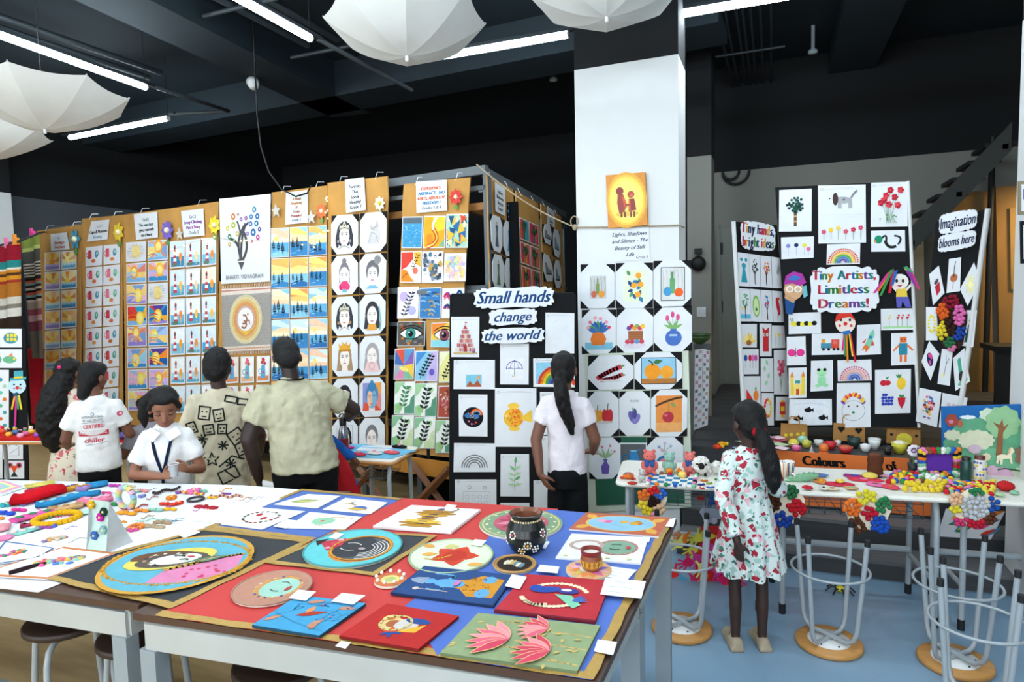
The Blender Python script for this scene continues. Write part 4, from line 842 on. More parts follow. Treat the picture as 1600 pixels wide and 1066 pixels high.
def grid(pl,pts,nr,nc,motif,what,where,group,name,cat='painting',off=.014,gu=.035,gv=.03,seed=1,skip=(),pic='painted_picture',colw=None):
 r=random.Random(seed);cw=colw or ({2: ['left','right'],3: ['left','middle','right'],1: ['']}[nc])
 for i in range(nr):
  for j in range(nc):
   if (i,j) in skip: continue
   c=jig(cell(pts,nr,nc,i,j,gu,gv),r,.5);q=pxq(pl,c,off + r.uniform(0,.004))
   w_=what(i,j,r) if callable(what) else what;m=motif(i,j,r) if motif.__code__.co_argcount == 3 else motif
   sheet(name,q,pl.n,f'{w_}, {ORD[i]} row {cw[j]} on the {where}'.replace('  ',' '),cat,group,m,rng=r,pic=pic)
def heading(pts,lines,label,pl=PW,off=.016,colr='#2a2c30',cols=None,shear=0.,curl=0.):
 q=pxq(pl,pts,off)
 def mo(p,r):
  k=len(lines);h=.95 / (k + .3)
  for i,l in enumerate(lines):
   c=cols[i] if cols else colr
   p.text(l,.5,.82 - (i + .7) * .78 / k,h * .58,c,shear,.9,bold=.008)
 return sheet('heading_sheet',q,pl.n,label,'sign','headings of the art panels',mo,pic='lettering')
def paper_flower(px,py,rad,c,label,pl=PW,off=.02,c2='#f2e8c0',n=8,leafc='#6a9a54',cat='flower'):
 p=pl(px,py,off);R_=(pl(px + rad,py,off) - p).length;u=V(0,0,1);s=pl.n.cross(u).normalized();g=thing('paper_flower',p - u * R_,label,cat,'paper flowers on the panels')
 for k in range(n):
  a=2 * PI * k / n;d=s * math.cos(a) + u * math.sin(a);e=s * -math.sin(a) + u * math.cos(a)
  obj('petal',MB().add([p,p + d * R_ * .6 + e * R_ * .3 + pl.n * .012,p + d * R_ + pl.n * .006,p + d * R_ * .6 - e * R_ * .3 + pl.n * .012],[(0,1,2,3)],c),PIG,g)
 obj('flower_centre',MB().ball(p + pl.n * .006,(R_ * .28,R_ * .28,R_ * .28),c2,8,5),FELT,g)
 if leafc: obj('leaf',MB().add([p - u * R_ * .5,p - u * R_ * 1.2 + s * R_ * .5,p - u * R_ * 1.5,p - u * R_ * 1.1 - s * .2 * R_],[(0,1,2,3)],leafc),PIG,g)
# --- panel 1 : sunrises
panel([(58,361),(127,351),(126,668),(63,676)],'cardboard panel of sunrise paintings, leftmost of the row')
heading([(79,366),(104,363),(109,390),(80,392)],['Gr','Something to','Every Sunset'],'curled white heading sheet above the sunrise paintings',cols=['#8a9aa4','#b8503c','#c8604a'])
grid(PW,[(69,394),(121,390),(120,634),(70,639)],8,2,m_sunrise,'sunrise over blue waves painting','leftmost cardboard panel','sunrise paintings','sunrise_painting',seed=11)
paper_flower(118,374,9,'#4a9ab8','small blue paper flower on the sunrise panel',n=6)
# --- panel 2 : mugs
panel([(128,342),(190,336),(192,660),(131,664)],'cardboard panel of mug and leaf drawings, second of the row')
heading([(143,346),(171,343),(168,374),(136,378)],['GrK1','Cups & Moments','Brewing'],'curled white heading sheet above the mug drawings',cols=['#b9c4d0','#3a3f48','#8fb4c8'])
grid(PW,[(133,386),(189,380),(186,637),(132,641)],8,2,m_mugs,'red mug and green leaf drawing','narrow panel of mug drawings','mug drawings','mug_drawing','drawing',seed=12)
paper_flower(186,363,9,'#e2c43a','yellow paper flower on the mug panel',n=7)
# --- panel 3 : sun abstracts and lighthouses
panel([(192,336),(342,315),(338,690),(197,662)],'wide cardboard panel of sun paintings and lighthouses')
heading([(209,335),(246,331),(247,371),(213,375)],['GrA2','The sun that','gives warmth','on a burst'],'white heading sheet above the sun paintings',cols=['#8a9098','#2f5f5a','#2a2c30','#2a2c30'])
heading([(283,330),(318,326),(320,368),(287,371)],['GrC1','Every Climbing','Has a Story','Grade 3'],'white heading sheet above the lighthouse paintings',cols=['#8a9098','#8a3a9a','#a0489a','#8a9098'])
grid(PW,[(196,378),(263,373),(265,642),(199,643)],8,2,lambda i,j,r: (m_sunsketch if (i,j) in ((0,0),(2,1)) else m_sunabstract),'radiating sun painting in bright bands','panel of sun paintings','radiating sun paintings','sun_painting',seed=13)
grid(PW,[(265,376),(339,369),(338,645),(266,647)],6,3,m_lighthouse,'red and white lighthouse painting','panel of lighthouses','lighthouse paintings','lighthouse_painting',seed=14)
paper_flower(262,360,10,'#7a68c0','purple paper flower between the sun and lighthouse headings')
paper_flower(336,352,10,'#e8cf3c','yellow paper flower beside the lighthouse heading',n=7)
# --- banner with a pencil tree, woven mat and jug pictures
panel([(342,440),(424,438),(421,690),(340,690)],'cardboard panel of jug paintings below the woven mat')
def m_banner(p,r):
 for x,s in ((.34,1),(.46,1)): p.curve((.43,.28),(x - .04,.5),(.52,.68),.045,'#54555a',10)
 p.curve((.47,.28),(.62,.42),(.48,.6),.045,'#54555a',10);p.curve((.41,.28),(.4,.5),(.22,.52),.04,'#54555a',10);p.curve((.42,.58),(.4,.66),(.36,.72),.03,'#54555a');p.curve((.45,.6),(.52,.66),(.58,.7),.03,'#54555a')
 p.poly([(.36,.28),(.5,.28),(.5,.26),(.36,.26)],'#54555a');p.poly([(.37,.245),(.5,.245),(.435,.15)],'#54555a')
 for x,y,c,s in ((.28,.78,'#c8783a',.045),(.38,.8,'#8a5a3a',.02),(.28,.68,'#a8b83a',.045),(.16,.65,'#d8c84a',.035),(.2,.55,'#4a8a6a',.04),(.36,.58,'#c8b03a',.035),(.44,.74,'#8a4a9a',.028),(.54,.75,'#8a3a8a',.03),(.64,.76,'#3f7fb8',.035),(.7,.84,'#3f8fb0',.04),(.76,.76,'#2f6fb0',.04),(.63,.68,'#3f6fb8',.035),(.74,.68,'#2f7fa8',.04),(.8,.61,'#4a4a98',.03),(.68,.58,'#2f6fa8',.05),(.57,.57,'#8a5ab0',.028),(.77,.52,'#c03a8a',.035),(.66,.48,'#b03a7a',.022),(.3,.5,'#6a9a4a',.025),(.2,.46,'#c8a84a',.03)):
  p.circ(x,y,s,c,10);p.circ(x,y,s * .4,'#e9e6e0',6)
 p.text('BHARTI  VIDYAGRAM',.5,.05,.05,'#6a6c70',0,.86)
q=pxq(PW,[(343,311),(423,303),(422,440),(346,444)],.02);sheet('cloth_banner',q,WN,'white cloth banner with a pencil tree and coloured dots','banner',None,m_banner,mat=PIG,t=.003)
# woven mat
q=pxq(PW,[(347,452),(424,447),(424,546),(349,550)],.022)
def m_mat(p,r):
 p.rect(0,0,1,1,'#a8a49e');p.rect(0,.9,1,1,'#e4d6cc');p.rect(0,.955,1,.975,'#c88a78');p.rect(0,0,1,.08,'#dcd0c4');p.rect(0,.03,1,.05,'#d09a78')
 for k in range(26): p.rect(0,.1 + .03 * k,1,.106 + .03 * k,'#98948e')
 for s,c in ((.34,'#cfc8a8'),(.31,'#e0cc9a'),(.28,'#d8b878'),(.24,'#d99a62'),(.19,'#c8a8a0'),(.16,'#efece8')): p.circ(.5,.5,s,c,24)
 p.poly([(.26,.42),(.5,.24),(.74,.42),(.62,.34),(.5,.31),(.38,.34)],'#e6c04a');p.ring(.47,.5,.06,.025,'#a8685a',10,-2,1.8);p.ring(.47,.42,.05,.025,'#a8685a',10,-2.6,1.6);p.curve((.52,.48),(.6,.5),(.58,.42),.02,'#a8685a');p.circ(.55,.58,.015,'#a8685a')
o=sheet('woven_mat',q,WN,'grey woven mat with an orange sun disc and fringes','mat',None,m_mat,paper=M('woven_wool','#a8a49e',.95,bump=.4,bscale=60),mat=FELT,t=.006)
for k in range(30):
 for v,s in ((1,1),(0,-1)):
  b=bil(q,(k + .5) / 30,v);obj('fringe',MB().tube([b + WN * .004,b + V(0,0,.035 * s) + WN * .006 + WD * rnd.uniform(-.006,.006)],.0035,n=4),M('fringe_yarn','#d8cfc4',.9),o)
grid(PW,[(350,557),(424,553),(421,690),(350,692)],3,3,m_jug,'blue jug of red flowers painting','panel below the woven mat','jug paintings','jug_painting',gu=.08,gv=.05,seed=15)
# --- boats
panel([(424,301),(511,290),(513,690),(424,690)],'cardboard panel of sailing boat paintings')
heading([(447,301),(481,297),(481,348),(446,351)],['A Visual','Symphony','of','Design','Principles!','Grade 4'],'white heading sheet above the sailing boat paintings',cols=['#b8742c','#c8823a','#b8742c','#a86a3a','#a8503a','#8a9098'])
grid(PW,[(423,356),(511,351),(513,641),(424,643)],6,3,m_boats,'sailing boats on blue water painting','panel of boat paintings','sailing boat paintings','boat_painting',seed=16,gu=.02,gv=.02)
paper_flower(503,330,9,'#e0784a','orange paper flower on the boat panel')
# --- portraits on octagonal mounts
def mount(q,n,motif,label,name,cat,group,rng,pic='portrait',corner=.22,black=BLACKCARD,cc='#eceef0'):
 """black backing board with an octagonal white mount and a picture on it"""
 o=obj(name,MB().prism(q,n,.004),black,org=(q[0] + q[1]) / 2,label=label,cat=cat,group=group)
 asp=(q[1] - q[0]).length / (q[3] - q[0]).length;cu,cv=corner,corner * asp
 out=[(cu,0),(1 - cu,0),(1,cv),(1,1 - cv),(1 - cu,1),(cu,1),(0,1 - cv),(0,cv)]
 obj('octagonal_mount',MB().prism([bil(q,*uv) + n * .004 for uv in out],n,.003),PAPER,o)
 p=Pic(q,n,.0076);motif(p,rng);p.build(pic,o);return o
panel([(512,286),(606,275),(605,702),(514,700)],'cardboard panel of octagonal portrait drawings')
heading([(539,281),(569,277),(572,328),(541,333)],['Portraits','That','Speak','Identity!','Grade 7'],'white heading sheet above the portraits',colr='#33363c')
PL7=['pencil portrait of a queen with dark plaits and crown','faint pencil drawing of a seated figure in profile','portrait with pink flowers held below the face','pencil portrait with a top knot and headband','portrait of a crowned woman with round earrings','portrait of a woman in a blue veil','portrait of a queen with golden crown and long hair','pale pink portrait of a lady with necklace','portrait of a dark haired woman behind the man','blue face painting on orange and violet ground','portrait of a woman with black hair and red lips','grey pencil portrait of an elderly man']
r7=random.Random(5)
for i in range(6):
 for j in range(2):
  c=jig(cell([(517,336),(606,329),(603,716),(519,718)],6,2,i,j,.03,.02),r7,.5)
  mount(pxq(PW,c,.014),WN,m_portrait(i * 2 + j),PL7[i * 2 + j] + ', on the portrait panel','portrait_drawing','drawing','octagonal portraits',r7)
paper_flower(594,318,9,'#e9e6d0','white paper daisy on the portrait panel',c2='#e8cf3c')
# --- abstracts
panel([(630,288),(734,277),(712,716),(614,706)],'cardboard panel of abstract paintings, rightmost of the long row')
heading([(650,284),(698,281),(699,329),(651,333)],['EXPERIENCE','ABSTRACT - NO','RULES, ABSOLUTE','FREEDOM !','Grades 5 & 8'],'white heading sheet with orange and blue capitals',cols=['#d8642c','#2f7fb0','#d8642c','#2f7fb0','#8a9098'],shear=.15)
paper_flower(713,308,11,'#d84a44','red paper flower beside the abstract heading')
r8=random.Random(9)
AB=[((629,339,661,388),0),((662,338,697,388),1),((698,335,732,387),2),((627,393,659,442),3),((660,393,693,442),4),((695,396,729,440),5),((622,449,655,498),6),((656,450,690,498),7),((691,451,726,498),8),((622,503,665,541),9),((675,505,716,543),10),((617,545,648,593),11),((649,548,685,596),12),((687,549,718,598),13),((617,597,649,647),15),((649,599,683,651),17),((685,603,714,654),14),((613,649,647,699),16),((648,652,681,701),18),((682,657,712,708),17)]
for k,((x0,y0,x1,y1),v) in enumerate(AB):
 q=pxq(PW,jig([(x0,y0),(x1,y0 - 1),(x1 - 1.5,y1),(x0 - 1.5,y1)],r8,.4),.014 + .0015 * (k % 3))
 lab=ABS_LABEL[v] + (' in the bottom corner' if k == 19 else '') + ' on the abstract panel'
 sheet('abstract_painting',q,WN,lab,'painting','abstract paintings',m_abs(v),rng=r8,pic='painted_picture')
# --- panels on the side railing
panel([(761,274),(802,297),(808,500),(767,500)],'cardboard panel nearest the corner on the side railing',RF)
panel([(806,298),(841,318),(848,500),(812,500)],'middle cardboard panel on the side railing',RF)
panel([(845,318),(876,338),(884,500),(850,500)],'farthest cardboard panel on the side railing',RF)
heading([(773,284),(789,295),(789,338),(774,330)],['Fashion','Illustration','Sketches','Grade 9'],'narrow heading sheet on the nearest side panel',RF)
heading([(855,322),(866,331),(867,356),(855,350)],['Design','Shoes'],'narrow heading sheet on the farthest side panel',RF)
def m_figure(c):
 def f(p,r): p.ell(.5,.8,.06,.05,'#c8b0a0');p.poly([(.4,.74),(.6,.74),(.56,.5),(.66,.14),(.34,.14),(.44,.5)],c)
 return f
rr=random.Random(4)
for (pts,c,lb) in (([(765,334),(784,341),(784,397),(767,390)],'#55606a','grey gown'),([(785,343),(802,350),(803,404),(786,398)],'#3f9ac8','blue gown'),([(768,396),(786,401),(787,455),(769,452)],'#5a7a5a','green gown'),([(787,402),(804,407),(806,455),(788,455)],'#a8a4b4','pale grey gown')):
 mount(pxq(RF,pts,.014),RN,m_figure(c),f'octagonal fashion sketch of a {lb} on the side railing','fashion_sketch','drawing','fashion sketches',rr,'sketch')
def m_bands(p,r):
 for k in range(5): p.rect(.04 + .184 * k,.04,.04 + .184 * (k + 1),.96,['#d86a4a','#c83a4a','#e8c84a','#3fa08a','#3a8fb8'][(k + int(r.random() * 3)) % 5])
 k_tree(['#2a3a2a','#4a6a4a'])(p,r)
for i in range(3):
 for j,wd_ in enumerate(('left','right')):
  pts=cell([(810,337),(841,351),(846,460),(815,450)],3,2,i,j);sheet('tree_painting',pxq(RF,pts,.014),RN,f'dark tree on rainbow bands, {ORD[i]} row {wd_} on the side railing','painting','tree paintings',m_bands,rng=rr)
def m_shoe(p,r): p.poly([(.2,.3),(.8,.3),(.8,.42),(.5,.5),(.36,.7),(.2,.68)],pick(r,'#c8a24a','#7fa0b0','#8a8d92'));p.rect(.2,.26,.8,.31,'#33363a')
for k,pts in enumerate(([(847,350),(861,350),(862,385),(848,378)],[(863,356),(874,362),(875,405),(864,398)],[(846,394),(860,402),(866,440),(850,440)],[(865,405),(875,409),(877,450),(866,450)])):
 mount(pxq(RF,pts,.014),RN,m_shoe,f'octagonal shoe sketch, {["upper left", "upper right", "lower left", "lower right"][k]} on the farthest side panel','shoe_sketch','drawing','shoe sketches',rr,'sketch')
paper_flower(796,331,4,'#3f8fc8','small blue paper flower on the nearest side panel',RF,leafc=None)
# --- rope from the cage corner to the column and round it
ra,rb=PWA + V(.02,0,2.92) + WN * .03,V(-1.445,4.915,0);rb.z=Plane((0,4.915,0),(0,-1,0))(905,355).z
pts=[lerp(ra,rb,i / 12) + V(0,0,-.05 * math.sin(PI * i / 12)) for i in range(13)] + [V(-1.05,4.915,rb.z - .02),V(-.645,4.915,rb.z - .03),V(-.64,5.1,rb.z - .03)]
rp=thing('rope',rb,'thin beige rope from the cage corner round the white column','rope');ROPE=M('jute_rope','#b9a98c',.9,bump=.5,bscale=300)
obj('strand',MB().tube(pts,.006,n=6),ROPE,rp)
obj('knot',MB().ball(rb,(.02,.02,.025),n=8),ROPE,rp);obj('loop',MB().tube([rb + V(.03 * math.cos(a),-.01,.045 + .04 * math.sin(a)) for a in [k * PI / 6 for k in range(12)]],.005,closed=True,n=6),ROPE,rp)
# --- fairy lights and stars
FAIRY=M('fairy_bulb','#ffdf9a',.4,emit=9)
fl=thing('fairy_lights',PW(512,290,.03),'string of warm fairy lights along the cardboard panels','lights')
pts=[PW(x,y,.03) for x,y in ((262,395),(300,378),(345,372),(380,380),(425,372),(455,378),(490,384),(508,352),(512,300),(513,340),(515,380))]
obj('wire',MB().tube(pts,.0015,n=4),ROPE,fl)
r=random.Random(8)
for k in range(34):
 i=r.randrange(len(pts) - 1);p=lerp(pts[i],pts[i + 1],r.random()) + V(0,0,r.uniform(-.05,.03)) + WN * .01;obj('bulb',MB().ball(p,.007,n=6,m=4),FAIRY,fl)
for px,py,w_ in ((432,330,'left of'),(487,340,'right of'),(281,366,'below the sun heading left of')):
 p=PW(px,py,.03);s=WN.cross(V(0,0,1)).normalized();ptsx=[p + (s * math.cos(a) + V(0,0,1) * math.sin(a)) * (.07 if k % 2 == 0 else .03) for k,a in enumerate([PI / 2 + j * PI / 5 for j in range(10)])]
 obj('star_ornament',MB().prism(ptsx,WN,.01,'#cfcac0'),PLAS,label=f'small silver star {w_} the ' + ('lighthouse heading' if px < 300 else 'boat heading'),cat='star',group='silver stars')
# ================================================================ FREE-STANDING BOARDS AND THE COLUMN
def rq(x0,y0,x1,y1,dl=0.,dr=0.): return [(x0,y0 + dl),(x1,y0 + dr),(x1,y1 + dr),(x0,y1 + dl)]
def cloud_outline(n,amp,seed=0,sx=1.0):
 """scalloped rounded rectangle in 0..1"""
 pts=[];k=6 * n
 for i in range(k):
  a=2 * PI * i / k;c,s=math.cos(a),math.sin(a);e=.42
  x=abs(c) ** e * (1 if c >= 0 else -1);y=abs(s) ** e * (1 if s >= 0 else -1)
  b=1 + amp * (abs(math.sin(a * n / 2)) - .5);pts.append((.5 + .46 * x * (1 + (b - 1) * .35),.5 + .44 * y * b))
 return pts
def cloud_sign(pts,pl,off,lines,label,colr=None,cols=None,shear=0.,n=16,amp=.16,hs=None,bold=.006,name='title_cloud'):
 q=pxq(pl,pts,off)
 def mo(p,r):
  k=len(lines)
  for i,l in enumerate(lines):
   h=(hs or .5) / k;p.text(l,.5,1 - (i + .5) / k * .84 - .08 - h * .42,h,colr,shear,.86,cols=cols,bold=bold)
 return sheet(name,q,pl.n,label,'sign',None,mo,outline=cloud_outline(n,amp),t=.004,pic='lettering')
def board(name,pl,pts,label,t=.02,edge=True,off=0.):
 q=pxq(pl,pts,off);g=obj(name,MB().prism([p - pl.n * t for p in q],pl.n,t),BLACKCARD,label=label,cat='board')
 if edge:
  for a,b in ((q[0],q[3]),(q[1],q[2]),(q[3],q[2])): obj('edge_strip',MB().tube([a - pl.n * t / 2,b - pl.n * t / 2],t * .62,n=6),WHITEP if edge == 'white' else BLACKCARD,g)
 return g,q
# ---- small hands board
SB=vplane((-2.15,4.17),(-1.335,4.50))
g,q=board('display_board',SB,[(705,461),(897,459),(906,872),(704,852)],'tall black display board titled with three white clouds')
for k in (0,1):
 p=q[k];obj('foot',MB().box(V(p.x,p.y,.02) - SB.n * .05,(.08,.3,.04)),BLACKCARD,g)
SCR='#2b5d95'
cloud_sign(rq(736,446,870,482,3,-1),SB,.03,['Small hands'],'white cloud sign lettered in blue script at the top',SCR,shear=.35,hs=.55)
cloud_sign(rq(761,481,842,509,2,-1),SB,.03,['change'],'small white cloud sign with one word in blue script',SCR,shear=.35,n=12,hs=.55)
cloud_sign(rq(749,511,854,537,2,-1),SB,.03,['the world'],'white cloud sign with two words in blue script, lowest of three',SCR,shear=.35,n=14,hs=.6)
SL=[((705,495,749,558),'castle of pink bricks'),((852,489,897,552),'faint pencil sketch'),((781,537,826,601),'purple umbrella'),((709,563,773,608),'small brown mountains under blue sky'),((833,560,898,605),'painted rainbow on blue'),((717,617,762,682),'round night picture with moon and clouds'),((773,607,838,698),'orange and yellow paper-scrap fish'),((844,613,904,680),'small pink flowers'),((709,693,774,738),'outlined rainbow dome'),((782,710,827,776),'green leaf branch'),((844,681,902,747),'faint pencil sketch'),((711,749,776,796),'outlined animals'),((834,751,905,800),'black painted square'),((782,786,827,845),'small pink flowers'),((712,806,776,848),'outlined rainbow dome')]
rb_=random.Random(21);seen={}
for (b,nm) in SL:
 seen[nm]=seen.get(nm,0) + 1;ex='' if seen[nm] == 1 else ', lower one'
 sheet('childrens_drawing',pxq(SB,jig(rq(*b),rb_,.5),.003),SB.n,f'white sheet with {nm}{ex} on the small black board','drawing','drawings on the cloud-titled board',KID[nm],rng=rb_,t=.002)
# ---- column
CB=Plane((0,4.93,0),(0,-1,0));rc=random.Random(22)
q=pxq(CB,[(948,275),(1009,270),(1013,352),(952,357)],.005)
def m_monks(p,r):
 p.rect(0,0,1,1,'#d8891c')
 for s,c in ((.52,'#e6a428'),(.47,'#efc23a'),(.43,'#f4dc5a'),(.36,'#f7e870')): p.ell(.5,.5,s,s * 1.02,c,24)
 p.ell(.5,.24,.3,.05,'#e0c04a')
 p.circ(.34,.68,.1,'#8a2418',12);p.poly([(.28,.62),(.42,.62),(.5,.44),(.44,.28),(.3,.26),(.26,.45)],'#9a3020');p.poly([(.38,.6),(.48,.5),(.52,.36),(.44,.38)],'#d8542a');p.rect(.33,.18,.38,.28,'#7a2018');p.rect(.42,.18,.47,.28,'#7a2018')
 p.circ(.62,.6,.09,'#a83420',12);p.circ(.63,.58,.05,'#c8642a');p.poly([(.56,.52),(.7,.52),(.74,.3),(.54,.28)],'#8a2418');p.poly([(.56,.5),(.6,.52),(.6,.3),(.55,.3)],'#d8542a');p.rect(.58,.17,.62,.28,'#7a2018');p.rect(.66,.17,.7,.28,'#7a2018');p.stroke([(.47,.42),(.57,.4)],.04,'#9a3020')
sheet('canvas_painting',q,CB.n,'yellow canvas painting of two monks on the white column','painting',None,m_monks,paper=M('canvas_edge','#c8861e',.8),mat=PAINT,t=.03,pic='painted_picture')
q=pxq(CB,[(953,358),(1014,354),(1016,405),(955,409)],.004)
def m_title(p,r):
 for i,l in enumerate(('Lights, Shadows','and Silence - The','Beauty of Still','Life')): p.text(l,.5,.76 - .21 * i,.12,'#2f4a68',.4,.92,bold=.003)
 p.text('Grade 6',.8,.04,.09,'#3a3d44',0,.3)
sheet('heading_sheet',q,CB.n,'white heading sheet in script below the monk painting','sign',None,m_title,pic='lettering')
back=flat_box('backing_board',[(914,553),(1076,548),(1082,792),(921,800)],CB,.012,M('pale_green_board','#c9d2c0',.8),'pale green backing board on the lower column',off=.001,cat='board')
flat_box('green_strip',[(969,683),(1010,683),(1010,700),(969,700)],CB,.004,M('dark_green_felt','#1f5a44',.9),None,back,.013);flat_box('green_strip',[(930,745),(1068,738),(1070,786),(932,790)],CB,.004,_mats['dark_green_felt'],None,back,.013)
ST=[((907,413,961,482),'green bottle with a cup and an orange'),((962,411,1020,481),'orange branch with blue leaves'),((1021,407,1080,480),'bottle cup and orange in a dark frame'),((909,484,963,553),'bouquet in an orange vase'),((964,482,1021,552),'fruit basket with plums'),((1022,479,1081,549),'pink tulips in a blue vase'),((919,555,990,609),'red chillies'),((992,550,1066,608),'two oranges on a blue ground'),((918,612,967,682),'two bell peppers'),((968,611,1016,681),'purple aubergines'),((1017,609,1074,682),'red plum hanging on an orange ground'),((921,684,970,748),'drooping flowers in a purple vase'),((1011,683,1068,742),'blue teapot with flowers')]
for b,nm in ST: mount(pxq(CB,jig(rq(*b,.5,-.5),rc,.4),.015 if b[1] >= 550 else .003),CB.n,STILL[nm],f'octagonal still life of {nm}, white column','still_life_drawing','drawing','octagonal still lifes',rc,'still_life',.25)
sheet('still_life_drawing',pxq(CB,rq(968,692,1011,736),.018),CB.n,'small dark painting of blue jug on a wooden table low on the column','painting','octagonal still lifes',STILL['blue jug on a wooden table'],t=.006,rng=rc)
# strips of printed paper hanging beside the gate
pk=Plane((0,5.75,0),(0,-1,0));rk=random.Random(31)
for k,pts in enumerate(([(1086,547),(1098,545),(1096,668),(1084,672)],[(1099,545),(1109,548),(1106,664),(1096,668)])):
 def m_news(p,r):
  for i in range(18): p.rect(.1 + .4 * (i % 2),.03 + .054 * i,.45 + .45 * (i % 2),.07 + .054 * i,pick(r,'#8a9ab0','#b98aa8','#7a8a6a','#c8a8a0','#6a7080'))
 sheet('paper_strip',pxq(pk,pts),pk.n,f'{["left", "right"][k]} strip of printed paper hanging beside the slatted gate','paper','hanging paper strips',m_news,rng=rk)
# ---- folding board on the stage
TC=vplane((-.02,5.62),(.95,5.50));TL_=vplane((-.02,5.60),(-.31,5.27));TR_=vplane((.98,5.48),(1.34,5.20))
g,q=board('folding_board',TC,[(1211,293),(1419,283),(1436,668),(1236,668)],'large black centre board with the tiny artists title',edge=False)
obj('edge_strip',MB().tube([q[1],q[2]],.012,n=6),WHITEP,g);obj('stand',MB().tube([(q[3] + q[2]) / 2 - TC.n * .05,V(.5,6.1,.69)],.02),DSTEEL,g)
obj('board_foot',MB().box((.45,5.6,.69),(1.0,.12,.03)),BLACKCARD,g)
gl,ql=board('folding_board',TL_,[(1146,346),(1214,352),(1239,668),(1163,666)],'black left wing board with the tiny hands title',edge=False)
for e in ((ql[0],ql[3]),): obj('edge_strip',MB().tube([e[0],e[1]],.018,n=6),WHITEP,gl)
gr,qr=board('folding_board',TR_,[(1462,347),(1544,326),(1496,672),(1432,660)],'black right wing board with the imagination title',edge=False)
obj('edge_strip',MB().tube([qr[1],qr[2]],.018,n=6),WHITEP,gr)
rt=random.Random(23)
CL=[((1217,296,1268,362),'dark green tree'),((1278,289,1353,380),'grey dog above a row of flowers'),((1361,285,1418,354),'six red flowers on thin stems'),((1361,360,1414,393),'green headed swan with black body'),((1221,370,1272,404),'three balloons'),((1292,381,1344,413),'dotted rainbow arch'),((1232,489,1283,522),'yellow and black caterpillar'),((1376,482,1430,516),'green and red flowers in a row'),((1269,521,1320,554),'toy train of blue and red blocks'),((1339,507,1376,554),'green rocket'),((1392,521,1430,570),'robot of orange and blue blocks'),((1229,526,1259,571),'pink butterfly wings'),((1267,563,1302,611),'pale green frog'),((1309,562,1362,595),'rainbow of coloured dots'),((1232,575,1260,622),'yellow castle with orange roofs'),((1233,624,1300,664),'three small black fish'),((1307,599,1360,668),'round face with paint splash hair'),((1367,577,1423,646),'cherries pineapple grapes and strawberry')]
for b,nm in CL: sheet('childrens_drawing',pxq(TC,jig(rq(*b,.6,-.6),rt,.7),.003),TC.n,f'white sheet with {nm} on the black centre board','drawing','drawings on the centre board',KID[nm],rng=rt,t=.002)
MULTI=['#c8344a','#2f6fb0','#3f8a4a','#e08a2c','#7a4a9a','#2f8a8a']
cloud_sign(rq(1262,413,1378,492,1,-1),TC,.03,['Tiny Artists,','Limitless','Dreams!'],'big white cloud sign with multicoloured three line title',cols=MULTI,n=14,amp=.12,hs=.56,bold=.009)
cloud_sign([(1154,340),(1213,350),(1213,396),(1156,392)],TL_,.012,['Tiny hands,','bright ideas'],'scalloped white sign with multicoloured two line title',cols=['#c8344a','#e0a02c','#2a3f6a','#1f2f4a','#3f8a4a','#2a3f6a','#c8344a'],shear=.15,n=22,amp=.08,hs=.66,bold=.012)
cloud_sign([(1466,334),(1531,323),(1528,358),(1465,370)],TR_,.012,['Imagination'],'scalloped white sign with one dark blue word, upper of two','#1f2c55',shear=.15,n=22,amp=.1,hs=.5)
cloud_sign([(1465,367),(1529,356),(1526,386),(1463,398)],TR_,.012,['blooms here'],'scalloped white sign with two dark blue words, lower of two','#1f2c55',shear=.15,n=22,amp=.1,hs=.5)
WL=['teal mouse figure','bare black tree','red and yellow autumn tree','grey kite sketch','green tree over blue water','halved avocado','blue leaved tree','red parrot shape']
WQ=[cell([(1152,393),(1222,403),(1224,452),(1154,448)],1,4,0,j,.02,.02) for j in range(4)] + [cell([(1154,449),(1223,455),(1225,505),(1157,503)],1,4,0,j,.02,.02) for j in range(4)]
WL += ['yellow hand-print sunrise','red owl','pale yellow flowers','row of balloons','green leaf prints','bunch of pink thumbprint flowers','red and orange sailing boat','flower wreath ring','red lantern']
WQ += [rq(*b) for b in ((1157,506,1182,543),(1187,506,1205,557),(1206,509,1228,544),(1159,546,1185,585),(1189,560,1208,612),(1209,547,1231,617),(1162,588,1188,640),(1190,614,1209,665),(1212,620,1233,657))]
for nm,pts in zip(WL,WQ): sheet('childrens_drawing',pxq(TL_,jig(pts,rt,.4),.004),TL_.n,f'narrow sheet with {nm} on the left wing','drawing','drawings on the left wing',KID[nm],rng=rt,t=.002)
RL=[('red flower pot',[(1452,429),(1467,415),(1476,458),(1458,477)]),('dancer in brown tutu',[(1483,405),(1502,402),(1500,455),(1479,458)]),('pale yellow star burst',[(1500,452),(1522,410),(1532,440),(1512,478)]),('yellow pompom ring',rq(1447,480,1465,532)),('woman in dark green gown',[(1507,485),(1527,485),(1521,543),(1501,540)]),('dark blue parrot with pink spots',[(1440,565),(1452,533),(1468,553),(1454,595)]),('black dancer on yellow',[(1472,545),(1489,547),(1484,603),(1465,600)]),('green bottle with dark plants',[(1489,560),(1507,544),(1516,596),(1493,611)]),('multicoloured hedgehog',[(1437,606),(1471,613),(1464,668),(1431,658)]),('faint red outlines',[(1473,614),(1512,622),(1504,672),(1467,668)])]
for nm,pts in RL: sheet('childrens_drawing',pxq(TR_,pts,.004),TR_.n,f'tilted sheet with {nm} on the right wing','drawing','drawings on the right wing',KID[nm],rng=rt,t=.002)
